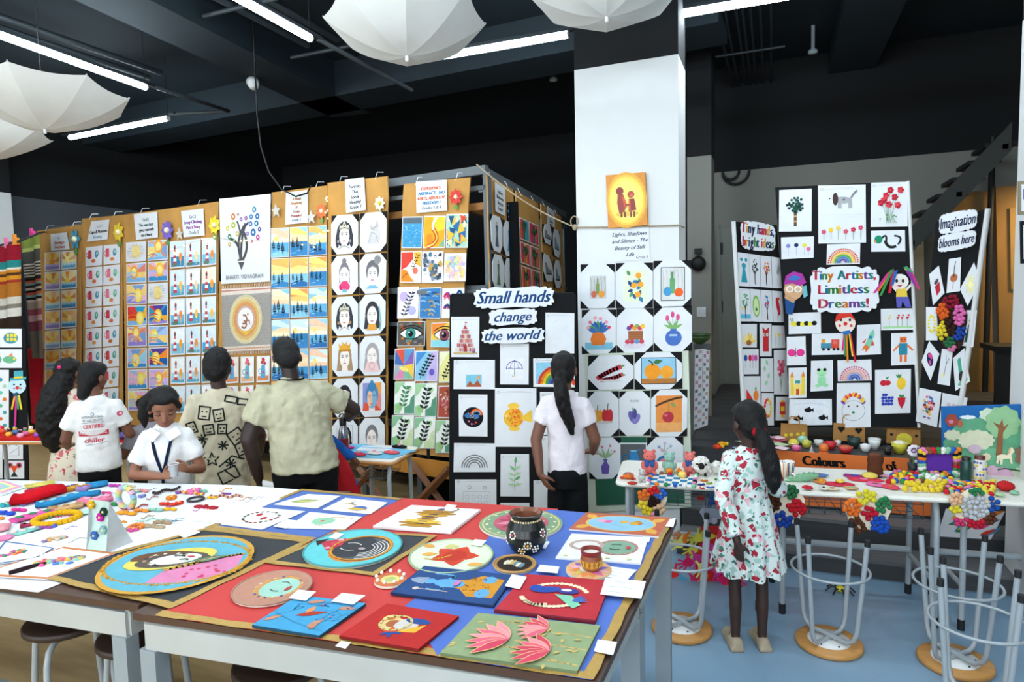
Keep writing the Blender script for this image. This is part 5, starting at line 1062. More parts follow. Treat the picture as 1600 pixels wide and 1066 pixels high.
# pompom face on the right wing
def pom_cluster(name,pl,cx,cy,wpx,hpx,regions,label,off=.02,rad=5.,back='#e8dcc4',seed=1,pad=1.08):
 """card cut-out covered with woollen pompoms; regions = (dx, dy, rx, ry, colour) in shares of half size"""
 r=random.Random(seed);c=pl(cx,cy,off);u=(pl(cx + 1,cy,off) - c);v_=(pl(cx,cy - 1,off) - c);n=pl.n
 pts=[c + u * wpx * pad * math.cos(a) * (1 + .08 * math.sin(5 * a)) + v_ * hpx * pad * math.sin(a) * (1 + .08 * math.sin(5 * a)) for a in [2 * PI * k / 24 for k in range(24)]]
 g=obj(name,MB().prism([p - n * .006 for p in pts],n,.006,back),PIG,org=c - v_ * hpx,label=label,cat='pompom art',group='pompom art')
 R_=u.length * rad;done=[]
 for dx,dy,rx,ry,cc in regions:
  for k in range(160):
   a=r.random() * 6.28;q_=r.random() ** .5;x,y=dx * wpx + rx * wpx * q_ * math.cos(a),dy * hpx + ry * hpx * q_ * math.sin(a)
   if any((x - X) ** 2 + (y - Y) ** 2 < (rad * 1.28) ** 2 for X,Y in done): continue
   done.append((x,y));obj('pompom',MB().ball(c + u * x + v_ * y + n * R_ * .7,R_ * r.uniform(.95,1.1),cc,8,6),FELT,g)
 return g
pom_cluster('pompom_wreath',TR_,1487,505,21,40,[(0,.85,.5,.25,'#8a1f34'),(-.6,.45,.4,.3,'#e0642a'),(.65,.3,.35,.4,'#e070b0'),(0,.1,.5,.6,'#3a241c'),(.6,-.35,.45,.3,'#25479a'),(-.7,-.3,.4,.35,'#e2cc3a'),(-.05,-.75,.4,.2,'#2f6a44'),(0,-.95,.35,.1,'#e07aa8')],'oval face of coloured pompoms in the middle of the right wing',rad=3.6,back='#33201a')
# paper dolls
def flat(parent,name,pl,pts,c,off,t=.002): return obj(name,MB().prism([pl(x,y,off) for x,y in pts],pl.n,t,c),PIG,parent)
def circ_px(x,y,rx,ry=None,n=14): ry=ry or rx;return [(x + rx * math.cos(2 * PI * k / n),y + ry * math.sin(2 * PI * k / n)) for k in range(n)]
def disc(parent,name,pl,x,y,rx,ry,c,off): return flat(parent,name,pl,circ_px(x,y,rx,ry),c,off)
g=thing('paper_doll',TC(1242,490),'paper doll with violet cap and white glasses peeking over the left wing','paper doll')
flat(g,'body',TC,[(1226,462),(1246,460),(1238,492),(1228,490)],'#24508a',.02);disc(g,'face',TC,1240,452,15,17,'#d8aa82',.024);flat(g,'arm',TC,[(1227,458),(1243,468),(1240,474),(1226,466)],'#c89a72',.027)
flat(g,'cap',TC,[(1225,445),(1228,431),(1240,424),(1254,428),(1260,442),(1250,447),(1238,443)],'#a83a9a',.028);flat(g,'cap_dots',TC,[(1230,437),(1240,430),(1252,434),(1244,439)],'#3f78c0',.031)
for x in (1234,1247): disc(g,'glasses',TC,x,452,6,5.5,'#f0ece6',.03);disc(g,'lens',TC,x,452,3.6,3.2,'#d8b896',.033)
flat(g,'sash',TC,[(1253,448),(1260,446),(1262,462),(1256,466)],'#6fb8c8',.022)
g=thing('paper_doll',TC(1408,482),'paper girl with rainbow ribbon hair, yellow vest and violet jeans','paper doll')
disc(g,'face',TC,1406,440,14,12,'#e9e3dc',.03);flat(g,'vest',TC,[(1401,450),(1416,450),(1418,464),(1400,464)],'#e8c84a',.028);flat(g,'jeans',TC,[(1400,463),(1419,463),(1424,480),(1415,480),(1410,470),(1408,481),(1401,480)],'#5a5ab0',.027)
for k,(c,p0,p1) in enumerate((('#c8283a',(1396,424),(1390,458)),('#e08a2c',(1390,426),(1372,455)),('#3f8a4a',(1394,422),(1376,462)),('#c83a8a',(1388,428),(1366,458)),('#2f5fb0',(1400,424),(1394,446)),('#e8c83a',(1416,420),(1428,440)),('#c83a7a',(1420,421),(1436,452)),('#8a3a9a',(1418,423),(1430,446)),('#3f9a6a',(1414,418),(1426,426)))): flat(g,'ribbon',TC,[(p0[0] - 3,p0[1]),(p0[0] + 3,p0[1] - 2),(p1[0] + 2,p1[1]),(p1[0] - 2,p1[1])],c,.033 + .002 * k)
for x in (1401,1411): disc(g,'eye',TC,x,439,2.2,2.8,'#2a2c30',.034)
flat(g,'mouth',TC,[(1401,446),(1411,445),(1406,449)],'#b8485a',.034)
for s in (-1,1): flat(g,'arm',TC,[(1408 + 7 * s,451),(1408 + 15 * s,443),(1408 + 16 * s,447),(1408 + 8 * s,456)],'#e9e3dc',.026)
g=thing('clown_head',TC(1322,522),'red haired paper clown head with hanging ribbons on the centre board','clown')
disc(g,'face',TC,1321,505,16,16,'#f0e2d6',.02);flat(g,'hair',TC,[(1305,503),(1307,492),(1318,487),(1330,489),(1337,502),(1328,495),(1318,497)],'#d83a30',.026);disc(g,'nose',TC,1321,506,3,3,'#d8302e',.024)
for x in (1314,1328): disc(g,'eye',TC,x,500,2,2.2,'#1f2124',.024);disc(g,'cheek',TC,x - 2 if x < 1320 else x + 2,509,2.2,2.2,'#d8504a',.024)
flat(g,'collar',TC,[(1316,518),(1328,516),(1330,522),(1318,524)],'#2f6fb0',.026)
for k,c in enumerate(('#d83a7a','#3f8a4a','#e08a2c','#1f2124','#e8d03a','#c8283a')): flat(g,'ribbon',TC,[(1318 + 2 * k,522),(1320 + 2 * k,522),(1318 + 4 * k,548 + (k % 3) * 9),(1315 + 4 * k,548 + (k % 3) * 9)],c,.022 + .001 * k)
# ---- far left: blankets, black board, toy table
def m_stripes(bands):
 def f(p,r):
  y=1.0
  for h,c in bands: p.rect(0,max(0,y - h),1,y,c);y -= h
 return f
def blanket(pts,bands,label,off,folds=3):
 q=pxq(PW,pts,off);mb=MB();nx=24
 y=1.0
 for h,c in bands:
  y0=max(0,y - h);vs_=[]
  for v in (y,y0):
   for i in range(nx + 1): vs_.append(bil(q,i / nx,v) + WN * .03 * math.sin(i / nx * folds * 2 * PI))
  mb.add(vs_,[(i,i + 1,nx + 2 + i,nx + 1 + i) for i in range(nx)],c,True);y=y0
 o=obj('striped_blanket',mb,FELT,label=label,cat='blanket',group='striped blankets');return o
B1=[(.11,'#9a1f30'),(.05,'#2f8a8a'),(.015,'#e8e0d0'),(.02,'#d88a2c'),(.02,'#5a3a24'),(.03,'#e0962c'),(.02,'#a83a2a'),(.1,'#b8742c'),(.05,'#d8d2c6'),(.03,'#8a8378'),(.06,'#e4dfd6'),(.14,'#382a22'),(.1,'#2f4a38'),(.27,'#8a2030')]
B2=[(.08,'#8a9a4a'),(.03,'#c8d07a'),(.1,'#5a5a54')] + [(.012,c) for c in ('#d8d0c0','#4a4844') * 5] + [(.02,c) for c in ('#2a2a2c','#d86a4a','#8ab0b0','#2a2a2c','#e0d8cc') * 2] + [(.06,'#b8a89a'),(.05,'#a85a6a'),(.05,'#d8b0b0'),(.08,'#8a4a5a'),(.3,'#7a7468')]
blanket([(-30,390),(32,380),(34,600),(-30,610)],B1,'red teal and brown striped blanket hanging at the left edge',.9)
blanket([(33,376),(62,366),(68,560),(52,560)],B2,'narrow grey striped blanket beside the sunrise panel',.35,1.5)
for (px,py,c) in ((12,382,'#e87aa8'),(25,377,'#f0983a'),(51,366,'#e84a9a')): p=PW(px,py,.9 if px < 30 else .35);obj('clothes_peg',MB().box(p,(.06,.04,.08),c).box(p + V(.01,-.02,.05),(.03,.03,.05),c),PLAS,label='peg on the blanket line, ' + {12: 'pale pink',25: 'orange',51: 'bright pink'}[px],cat='peg',group='blanket pegs')
obj('blanket_line',MB().tube([PW(-40,392,.9),PW(30,377,.9),PW(62,364,.35),PW(72,362,-.1)],.012),CABLE,label='dark line from which the striped blankets hang',cat='line')
obj('red_drape',MB().tube([PW(56,545,.2),PW(58,660,.2)],[.09,.06],'#a81f2c',n=12),FELT,label='narrow red drape beside the sunrise panel',cat='drape')
LB=vplane((-7.1,3.95),(-6.35,4.3));g,q=board('display_board',LB,[(-50,514),(37,514),(43,760),(-50,766)],'black board with fish and clown cut by the left edge');rl_=random.Random(2)
def m_turtle(p,r): p.ell(.5,.5,.34,.3,'#3f8a9a');[p.rect(x,y,x + .13,y + .17,'#e4d03a') for x in (.3,.48,.64) for y in (.34,.56)]
def m_gfish(p,r): p.ell(.45,.45,.32,.2,'#6ab088');p.poly([(.1,.45),(.0,.65),(.0,.25)],'#6ab088');p.poly([(.35,.6),(.6,.62),(.55,.82)],'#e08a5a');p.circ(.66,.5,.03,'#222');p.circ(.66,.5,.06,'#e8d84a')
def m_dots(p,r): [p.circ(.6 + .2 * (k % 2),.05 + .1 * k,.1,c) for k,c in enumerate(('#d8602c','#3f9aa8','#d86a3a','#4aa0a0','#5ab08a','#d8702c','#6ac0a8','#a8d0b0','#3f8fa8'))]
def m_line(p,r): p.stroke([(.2,.2),(.8,.2),(.8,.7),(.5,.9),(.2,.7),(.2,.2)],.03,'#8a8d94');p.stroke([(.3,.3),(.7,.6)],.02,'#8a7ab0')
def m_mouse(p,r): p.poly([(.3,.1),(.7,.1),(.5,.4)],'#2a3a34');p.circ(.28,.74,.16,'#d86a8a');p.circ(.74,.74,.16,'#d86a8a');p.circ(.28,.74,.1,'#3a2a2c');p.circ(.74,.74,.1,'#3a2a2c');p.poly([(.3,.72),(.7,.72),(.5,.3)],'#e0502c');p.circ(.5,.36,.05,'#222')
for k,(b,m_,nm) in enumerate((((0,514,34,543),m_turtle,'blue turtle with yellow shell'),((0,546,34,575),m_gfish,'green fish with orange fin'),((-18,578,14,680),m_dots,'column of coloured dots'),((5,690,36,718),m_line,'pencil house outline'),((7,720,38,748),m_mouse,'orange mouse face'),((-24,690,4,748),m_line,'pencil tower outline'))):
 sheet('childrens_drawing',pxq(LB,rq(*b),.004),LB.n,f'sheet with {nm} on the black board at the left edge','drawing','drawings on the left board',m_,rng=rl_,t=.002)
g=thing('paper_clown',LB(26,615),'paper clown with turquoise top hat hanging on the black board at the left edge','clown')
disc(g,'face',LB,27,603,14,13,'#bfe0ec',.012);flat(g,'hat',LB,[(22,580),(36,579),(36,592),(22,593)],'#4aa8b8',.014);flat(g,'hat_brim',LB,[(16,591),(41,589),(41,593),(16,595)],'#4aa8b8',.016);flat(g,'hat_band',LB,[(22,589),(36,588),(36,591),(22,592)],'#e0c83a',.018);disc(g,'nose',LB,27,606,2.6,2.6,'#d8403a',.017)
for x in (22,32): disc(g,'eye',LB,x,601,1.4,1.4,'#222222',.017);disc(g,'cheek',LB,x,607,1.8,1.5,'#e08a9a',.016)
flat(g,'bow_tie',LB,[(20,616),(26,613),(32,616),(30,621),(25,618),(21,621)],'#24506a',.015)
for k,c in enumerate(('#e8b83a','#c83a8a','#3f9a6a','#e8d03a')): flat(g,'ribbon',LB,[(22 + 2 * k,618),(25 + 2 * k,618),(20 + 5 * k,640 + (k == 1) * 28),(17 + 5 * k,640 + (k == 1) * 28)],c,.013 + .001 * k)
# framed notices on the column at the right edge
PE4=Plane((0,4.45,0),(0,-1,0))
for pts,c1,c2,lb in (([(1590,284),(1640,282),(1640,334),(1590,336)],'#8a7f66','#2f3fa8','beige framed notice with blue lettering at the right edge'),([(1593,346),(1640,345),(1640,412),(1594,412)],'#16181c','#dfe1e4','black framed white notice at the right edge')):
 q=pxq(PE4,pts,.002);o=obj('framed_notice',MB().prism(q,PE4.n,.02,c1),PIG,label=lb,cat='notice');p=Pic(q,PE4.n,.021);p.rect(.08,.1,.92,.9,'#dcdee2');p.rect(.14,.45,.5,.75,c2);p.build('notice_print',o)
# ================================================================ FOREGROUND TABLES
TZ=.85
TOPW=M('dark_walnut_table_edge','#4a3122',.5,var=.2,scale=6);APR=M('white_table_frame','#aeb1ae',.5,var=.08,scale=5);LEGB=M('grey_blue_table_leg','#8b969c',.45,var=.08)
def work_table(c,label,zt=TZ):
 """c = plan corners FL FR BR BL"""
 c=[V(x,y,0) for x,y in c];m=sum(c,V(0,0,0)) / 4;g=thing('work_table',m,label,'table','work tables under the craft display')
 obj('table_top',MB().prism([p + V(0,0,zt - .024) for p in c],(0,0,1),.024),TOPW,g)
 ins=[lerp(p,m,.05) for p in c]
 for i in range(4):
  a,b=ins[i],ins[(i + 1) % 4];d=(b - a).normalized();n=V(d.y,-d.x,0) * .012
  obj('apron',MB().prism([a - n + V(0,0,zt - .115),b - n + V(0,0,zt - .125),b + n + V(0,0,zt - .125),a + n + V(0,0,zt - .125)],(0,0,1),.089),APR,g)
 for p in ins: obj('leg',MB().box(lerp(p,m,.02) + V(0,0,(zt - .125) / 2),(.07,.05,zt - .125)),LEGB,g)
 obj('stretcher',MB().box(m + V(0,0,.2),((c[1] - c[0]).length * .85,.04,.04),rz=math.atan2((c[1] - c[0]).y,(c[1] - c[0]).x)),LEGB,g)
FL,FR=Z(207,958,TZ),Z(937,1066,TZ);BR_=Z(1057,812,TZ);MR=lerp(FR,BR_,.5);BL_=FL + V(-.06,1.33,0);ML=lerp(FL,BL_,.5)
work_table([FL.xy,FR.xy,(MR - V(0,.004,0)).xy,(ML - V(0,.004,0)).xy],'front right work table under the red and blue cloths')
work_table([(ML + V(0,.004,0)).xy,(MR + V(0,.004,0)).xy,BR_.xy,BL_.xy],'back right work table under the black pot')
work_table([(-4.65,1.28),(FL.x - .03,FL.y + .045),(ML.x - .02,2.18),(-4.7,1.76)],'front left work table with stools below')
work_table([(-4.72,1.775),(ML.x - .03,2.195),(-2.12,2.86),(-4.78,2.24)],'back left work table nearest the schoolgirl')
def TT(px,py,dz=0.): return Z(px,py,TZ + .002 + dz)
UP=V(0,0,1)
def cloth(pts,c,label,dz=0.,t=.002,mat=None,name='display_cloth',trims=(),tw=.028):
 w_=[TT(x,y,dz) for x,y in pts];o=obj(name,MB().prism(w_,UP,t,c),mat or M('cotton_' + c.strip('#'),c,.85,var=.08,scale=3,bump=.08,bscale=7),label=label,cat='cloth')
 n=len(w_);ctr=sum(w_,V(0,0,0)) / n
 for i in trims:
  a,b=w_[i],w_[(i + 1) % n];d=(b - a).normalized();nn=V(-d.y,d.x,0)
  if nn.dot(ctr - a) < 0: nn=-nn
  k=max(3,int((b - a).length / .06));vs_=[]
  for j in range(k + 1):
   p=lerp(a,b,j / k) + UP * (t + .001);vs_ += [p - nn * (.004 + .003 * math.sin(j * 1.7)),p + nn * (tw + .003 * math.sin(j * 2.3 + 1)) + UP * .001 * (1 + math.sin(j * 1.3))]
  obj('gold_trim',MB().add(vs_,[(2 * j,2 * j + 2,2 * j + 3,2 * j + 1) for j in range(k)]),GOLD,o)
 return o
GOLD=M('gold_ribbon','#b7934a',.45,metal=.35,var=.15,scale=30,bump=.2,bscale=120)
cloth([(-60,914),(60,926),(470,766),(380,759),(-400,742),(-400,900)],'#d9dbe0','white paper cover spread over the left tables',name='paper_cover')
cloth([(46,899),(268,951),(486,846),(322,826)],'#2c2f33','black cloth with gold edging under the large oval portrait',.004,trims=(0,1,2,3))
cloth([(322,825),(488,845),(628,780),(472,765)],'#4a67ac','blue cloth with gold edging at the back of the tables',.003,trims=(0,2,3))
cloth([(243,962),(560,1008),(700,1028),(790,890),(872,796),(628,779),(488,846)],'#c23a36','red cloth with gold front edging on the right table',.0015,trims=(0,1))
cloth([(685,1026),(925,1063),(1050,813),(858,797),(768,836),(700,898),(632,948)],'#4a69b6','blue cloth with gold edging on the right table',.0045,trims=(0,1))
cloth([(415,880),(586,900),(682,838),(530,829)],'#33363a','small black cloth with gold edging under the turquoise plate',.0075,trims=(0,1,2,3),tw=.022)
def slab_pic(name,pts,motif,label,cat='painting',group=None,t=.006,dz=.0075,colr='#e8e8e8',mat=PIG,paper=None,rng=None,pic='painted_picture'):
 """flat piece on the table: pts are pixel corners in picture order BL BR TR TL"""
 q=[TT(x,y,dz) for x,y in pts];n=(q[1] - q[0]).cross(q[3] - q[0]);up=UP
 return sheet(name,q,up,label,cat,group,motif,paper=paper or PIG,t=t,mat=mat,colr=colr,rng=rng or random.Random(len(label)),pic=pic)
def disc_pic(name,cx,cy,rx,motif,label,cat='plate',group=None,t=.008,dz=.0075,colr='#e0d8c8',rim=None,mat=PIG,sc=1.,rng=None,fringe=None,sy=1.0,ang=0.):
 c=TT(cx,cy,dz);R_=(TT(cx + rx,cy,dz) - c).length * sc;ca,sa=math.cos(ang),math.sin(ang)
 pts=[c + V(R_ * math.cos(a) * ca - R_ * sy * math.sin(a) * sa,R_ * math.cos(a) * sa + R_ * sy * math.sin(a) * ca,0) for a in [2 * PI * k / 40 for k in range(40)]]
 o=obj(name,MB().prism(pts,UP,t,colr),PIG,org=c,label=label,cat=cat,group=group)
 ex,ey=V(ca,sa,0) * R_,V(-sa,ca,0) * R_ * sy;q=[c - ex - ey,c + ex - ey,c + ex + ey,c - ex + ey]
 p=Pic(q,UP,t + .0006);motif(p,rng or random.Random(len(label)));p.build('painted_picture',o,mat)
 if rim: obj('rim',MB().tube([x + UP * t for x in pts],.004,rim,n=6,closed=True),PAINT,o)
 if fringe:
  r=random.Random(5);mb=MB()
  for k in range(150):
   a=2 * PI * k / 150;p0=c + (ex * math.cos(a) + ey * math.sin(a)) * .975 + UP * (t + .002);p1=c + (ex * math.cos(a + .03) + ey * math.sin(a + .03)) * r.uniform(1.0,1.05) + UP * r.uniform(.003,t + .004);mb.tube([p0,p1],.0035,fringe,n=4)
  obj('jute_fringe',mb,FELT,o,kind='stuff')
 return o,c,R_
# --- pieces on the right table
def m_lady(p,r):
 p.circ(.5,.5,.5,'#c8963f',30);p.circ(.5,.5,.465,'#5fa5b8',30);p.poly([(.5,.03),(.72,.08),(.9,.22),(.965,.45),(.9,.72),(.72,.56),(.6,.4),(.5,.3)],'#cf7fa4')
 for k in range(14): p.circ(.6 + .33 * r.random(),.18 + .3 * r.random(),.015,'#c8405a',6)
 p.curve((.5,.3),(.62,.42),(.72,.56),.03,'#c8963f');p.curve((.72,.56),(.82,.68),(.9,.72),.03,'#c8963f')
 p.ell(.42,.55,.3,.24,'#d2c25c',22,rot=.5);p.ell(.43,.53,.3,.2,'#6a4a34',18,.3,3.6);p.ell(.44,.52,.24,.17,'#5a5048',20,rot=.4);p.ell(.46,.54,.17,.12,'#dcdcd4',18,rot=.4)
 for k in range(26): a=r.random() * 6.28;p.circ(.44 + .2 * math.cos(a),.52 + .14 * math.sin(a),.014,pick(r,'#e8e4d8','#3a3434','#a88a6a'),6)
 p.curve((.42,.6),(.46,.63),(.5,.6),.014,'#2a2a2c');p.curve((.5,.52),(.54,.56),(.56,.52),.014,'#2a2a2c');p.ell(.55,.6,.03,.015,'#c03a44');p.poly([(.56,.44),(.72,.5),(.82,.66),(.7,.62)],'#5a8a6a');[p.curve((.58 + .03 * k,.42 + .03 * k),(.68,.5 + .03 * k),(.76,.64),.012,c) for k,c in enumerate(('#c8963f','#e8e0c0','#8a3a3a'))]
disc_pic('oval_portrait',279,881,108,m_lady,'large oval fabric portrait of a veiled lady with jute rim','portrait',fringe='#c8963f',t=.008,rng=random.Random(3),sy=.74,ang=.25)
def m_moonface(p,r):
 p.circ(.5,.5,.5,'#62bcc0',28);p.ell(.6,.5,.32,.36,'#c87f3a',20);p.ell(.6,.5,.28,.32,'#55565a',20);p.ell(.52,.5,.2,.28,'#3c3d42',18)
 for k in range(5): p.ring(.62,.5,.12 + .035 * k,.01,'#e8e4dc',14,-1.3,1.3)
 p.poly([(.08,.5),(.3,.68),(.36,.5),(.3,.32)],'#b83a4a');[p.circ(.26 + .02 * math.cos(k),.5 + .12 * math.sin(k),.03,pick(r,'#e8a0a8','#d8d0c0','#c84a5a'),7) for k in range(9)]
 p.poly([(.02,.5),(.12,.6),(.12,.4)],'#3a2c2c');p.curve((.4,.56),(.48,.62),(.56,.56),.016,'#d8d4cc');p.curve((.4,.42),(.48,.36),(.56,.42),.016,'#d8d4cc');p.ell(.62,.48,.04,.03,'#a89a94');p.ring(.6,.5,.31,.02,'#d89a3c',24)
disc_pic('painted_plate',552,858,74,m_moonface,'turquoise plate with a dark ornamented face on the small black cloth',group='painted plates',dz=.010,rim='#3f8f94')
def m_flourish(k):
 def f(p,r):
  p.rect(.02,.02,.98,.98,'#f0f0ee');c=['#9aa86a','#c8a24a','#b84a4a','#7fb08a'][k]
  if k == 2: [p.circ(.5 + .3 * math.cos(a),.5 + .3 * math.sin(a),.035,pick(r,'#a83a3a','#4a5a3a','#26282a'),6) for a in [i * .3 for i in range(21)]];p.ell(.4,.6,.05,.08,'#b83a3a');p.ell(.6,.45,.05,.08,'#b83a3a')
  elif k == 1: p.ell(.64,.3,.16,.2,'#3f5fa8');p.ell(.62,.24,.2,.1,'#c8a84a');[p.curve((.5,.5),(.3,.6),(.15 + .05 * i,.5 + .08 * i),.02,pick(r,'#8a5a4a','#c8a24a','#4a7a6a')) for i in range(5)]
  elif k == 0: p.leaf(.15,.3,.6,.14,.3,'#8fa86a');p.curve((.2,.3),(.5,.5),(.9,.7),.03,'#b8a04a');p.leaf(.3,.32,.4,.06,.3,'#c8b87a')
  else: p.ell(.46,.5,.2,.26,'#8fc0a0');p.circ(.44,.5,.04,'#c85a4a');p.curve((.5,.75),(.62,.9),(.9,.8),.03,'#c8963f');p.curve((.4,.25),(.6,.1),(.75,.1),.02,'#c8963f')
 return f
for k,(pts,nm) in enumerate((([(428,789),(496,795),(532,776),(481,773)],'long green leaf'),([(504,797),(579,804),(606,786),(540,779)],'blue peacock'),([(345,820),(410,828),(477,800),(395,793)],'red and green wreath'),([(447,826),(539,828),(565,809),(484,801)],'round green ornament'))):
 slab_pic('mounted_drawing',pts,m_flourish(k),f'torn-edged white sheet with a {nm} on the blue back cloth','drawing','drawings on the blue back cloth',.003,pic='drawing')
def m_statue(p,r): [p.ell(.14 + .09 * k,.5,.06,.2 + .1 * math.sin(k * 1.3),pick(r,'#c8983a','#a87a2c','#e0b84a'),10) for k in range(8)];p.circ(.86,.5,.06,'#6a5a7a');p.curve((.7,.5),(.85,.8),(.95,.7),.03,'#8a6a4a');p.rect(.08,.3,.14,.7,'#b8862c');[p.rect(.2 + .1 * k,.44,.23 + .1 * k,.56,'#4a3a5a') for k in range(5)]
slab_pic('painted_board',[(705,835),(751,800),(643,793),(583,826)][::-1],m_statue,'white board with a golden ornamented figure on the red cloth',group='painted boards',t=.012)
def m_mandala(p,r):
 p.circ(.5,.5,.5,'#7f9a7a',30);p.ring(.5,.5,.46,.02,'#d8c88a',30);[p.circ(.5 + .41 * math.cos(k * .4),.5 + .41 * math.sin(k * .4),.02,'#e8e0b8',6) for k in range(16)];p.circ(.5,.5,.33,'#b85a6a',26);[p.leaf(.5,.5,.3,.06,k * .52,pick(r,'#d88a9a','#e8c0b0','#a8405a')) for k in range(12)];p.circ(.5,.5,.13,'#c8a24a');p.circ(.5,.5,.07,'#8a2a4a')
disc_pic('painted_plate',814,820,65,m_mandala,'green and pink mandala plate behind the black pot',group='painted plates',sc=1.0)
def m_birds(p,r): p.rect(0,0,1,1,'#b8644a');[p.leaf(.05 + .9 * (k % 2),.1 + .8 * (k // 2),.2,.06,[.8,2.3,-.8,-2.3][k],'#d8a24a') for k in range(4)];p.ell(.5,.5,.4,.42,'#d8b05a',24);p.ell(.5,.5,.375,.39,'#8ab8d0',24);[p.leaf(x,.5,.12,.05,a,c) for x,a,c in ((.3,.6,'#d86a9a'),(.3,2.2,'#e0a0b8'),(.5,1.0,'#d8a24a'),(.64,.4,'#c8743a'),(.68,1.6,'#b8863a'),(.7,2.8,'#d8a23a'))]
slab_pic('painted_board',[(889,829),(1029,841),(1048,811),(916,803)],m_birds,'terracotta board with flowers on a blue oval at the back corner',group='painted boards')
def m_greenface(p,r):
 p.rect(0,0,1,1,'#e4e2dc');p.ell(.66,.52,.26,.3,'#a8786a',22);p.ell(.67,.52,.22,.26,'#7fa08a',20);p.ell(.28,.55,.22,.22,'#b8a094',18);p.ell(.28,.55,.17,.15,'#dcd6d0',18);[p.circ(.66 + .25 * math.cos(k * .35),.52 + .28 * math.sin(k * .35),.018,'#c88a84',6) for k in range(18)];p.curve((.58,.6),(.64,.66),(.7,.6),.014,'#2f4a3a');p.curve((.58,.44),(.64,.4),(.7,.44),.014,'#2f4a3a');p.ell(.8,.52,.03,.06,'#b84a4a');[p.circ(.1 + .25 * k,.1,.03,'#d8d8a0',6) for k in range(4)]
slab_pic('painted_board',[(868,874),(1001,883),(1013,842),(893,836)],m_greenface,'white board with a green face and beaded border',group='painted boards')
def m_hibiscus(p,r): p.circ(.5,.5,.5,'#b9cfa8',30);p.circ(.5,.5,.48,'#d2dfbf',30);[p.leaf(.55,.5,.3,.12,k * 1.2 + .3,'#c8442e') for k in range(5)];p.ell(.55,.5,.14,.16,'#b8382a');p.curve((.5,.5),(.4,.3),(.25,.3),.03,'#e0a23a');[p.leaf(x,y,.2,.06,a,'#d8a050') for x,y,a in ((.2,.65,3.0),(.15,.4,.4),(.8,.3,.5))];p.leaf(.3,.7,.2,.07,.4,'#c8c07a')
disc_pic('painted_plate',705,871,65,m_hibiscus,'pale green plate with a red hibiscus flower',group='painted plates',rim='#9ab08a')
def m_darkoval(p,r): p.circ(.5,.5,.5,'#a87f4a',26);p.circ(.5,.5,.42,'#2f2420',26);[p.ell(.3 + .08 * k,.5 + .05 * math.sin(k),.06,.14,pick(r,'#d8d0b0','#8aa0a0','#c8a25a','#6a8a9a')) for k in range(6)]
disc_pic('painted_plate',804,884,33,m_darkoval,'small dark oval plate with a jute rim',group='painted plates',rim='#b58a4e')
def m_petals(p,r): p.circ(.5,.5,.5,'#d8a87a',26);[p.leaf(.5,.5,.46,.1,k * .52,pick(r,'#d86a9a','#e08a4a','#8a6ab0','#c8b05a','#e4a8b8')) for k in range(12)];p.circ(.5,.5,.2,'#e8e4e0')
_,cpl,_r=disc_pic('painted_plate',920,893,36,m_petals,'colourful petal plate under the small candle pot',group='painted plates')
def m_bluegod(p,r):
 p.rect(0,0,1,1,'#25406e');p.rect(.02,.02,.98,.98,'#2c4a7c');p.poly([(.2,.06),(.8,.06),(.86,.3),(.66,.42),(.6,.6),(.42,.6),(.36,.42),(.16,.3)],'#c88a2c');p.ell(.5,.56,.14,.16,'#62a0cc');p.circ(.5,.76,.09,'#62a0cc');p.poly([(.38,.8),(.62,.8),(.58,.92),(.5,.97),(.42,.92)],'#8a9ab0');p.ell(.3,.18,.14,.07,'#62a0cc');p.ell(.74,.2,.12,.07,'#62a0cc');p.curve((.36,.6),(.2,.5),(.24,.72),.05,'#62a0cc');p.curve((.64,.6),(.8,.5),(.76,.78),.05,'#62a0cc');p.circ(.22,.82,.05,'#c8b8b0');p.stroke([(.22,.5),(.22,.8)],.02,'#b8a8a0');[p.circ(.25 + .5 * r.random(),.12 + .3 * r.random(),.014,'#8a4a1c',6) for k in range(30)];p.ell(.5,.48,.1,.03,'#b878a8')
slab_pic('painted_canvas',[(771,951),(804,903),(663,888),(610,930)],m_bluegod,'dark blue canvas with a blue figure in golden cloth',group='painted canvases',t=.009,colr='#1f2f50')
def m_peacock(p,r):
 p.rect(0,0,1,1,'#b3313a');p.rect(0,0,1,.03,'#6a2030')
 for cx,cy,a0,a1 in ((.5,.5,.5,2.6),(.46,.5,3.6,5.4)): [p.circ(cx + .33 * math.cos(a0 + (a1 - a0) * k / 13),cy + .3 * math.sin(a0 + (a1 - a0) * k / 13),.03,'#e4d2b0',7) for k in range(14)]
 p.ell(.36,.6,.16,.08,'#2f4a9a',rot=.2);p.circ(.24,.62,.07,'#2f4a9a');p.poly([(.48,.5),(.74,.2),(.8,.3),(.66,.5)],'#7fc0a0');p.ell(.6,.6,.12,.07,'#3a3f8a');p.ell(.58,.62,.06,.03,'#e0d8d0');[p.leaf(.7,.36,.16,.02,.2 + .3 * k,'#4a6ab0') for k in range(4)];p.curve((.2,.3),(.3,.16),(.46,.24),.04,'#e4d2b0')
slab_pic('painted_canvas',[(772,958),(930,976),(955,911),(822,901)],m_peacock,'red canvas with a blue peacock and cream petals',group='painted canvases',t=.009,colr='#7a1f2a')
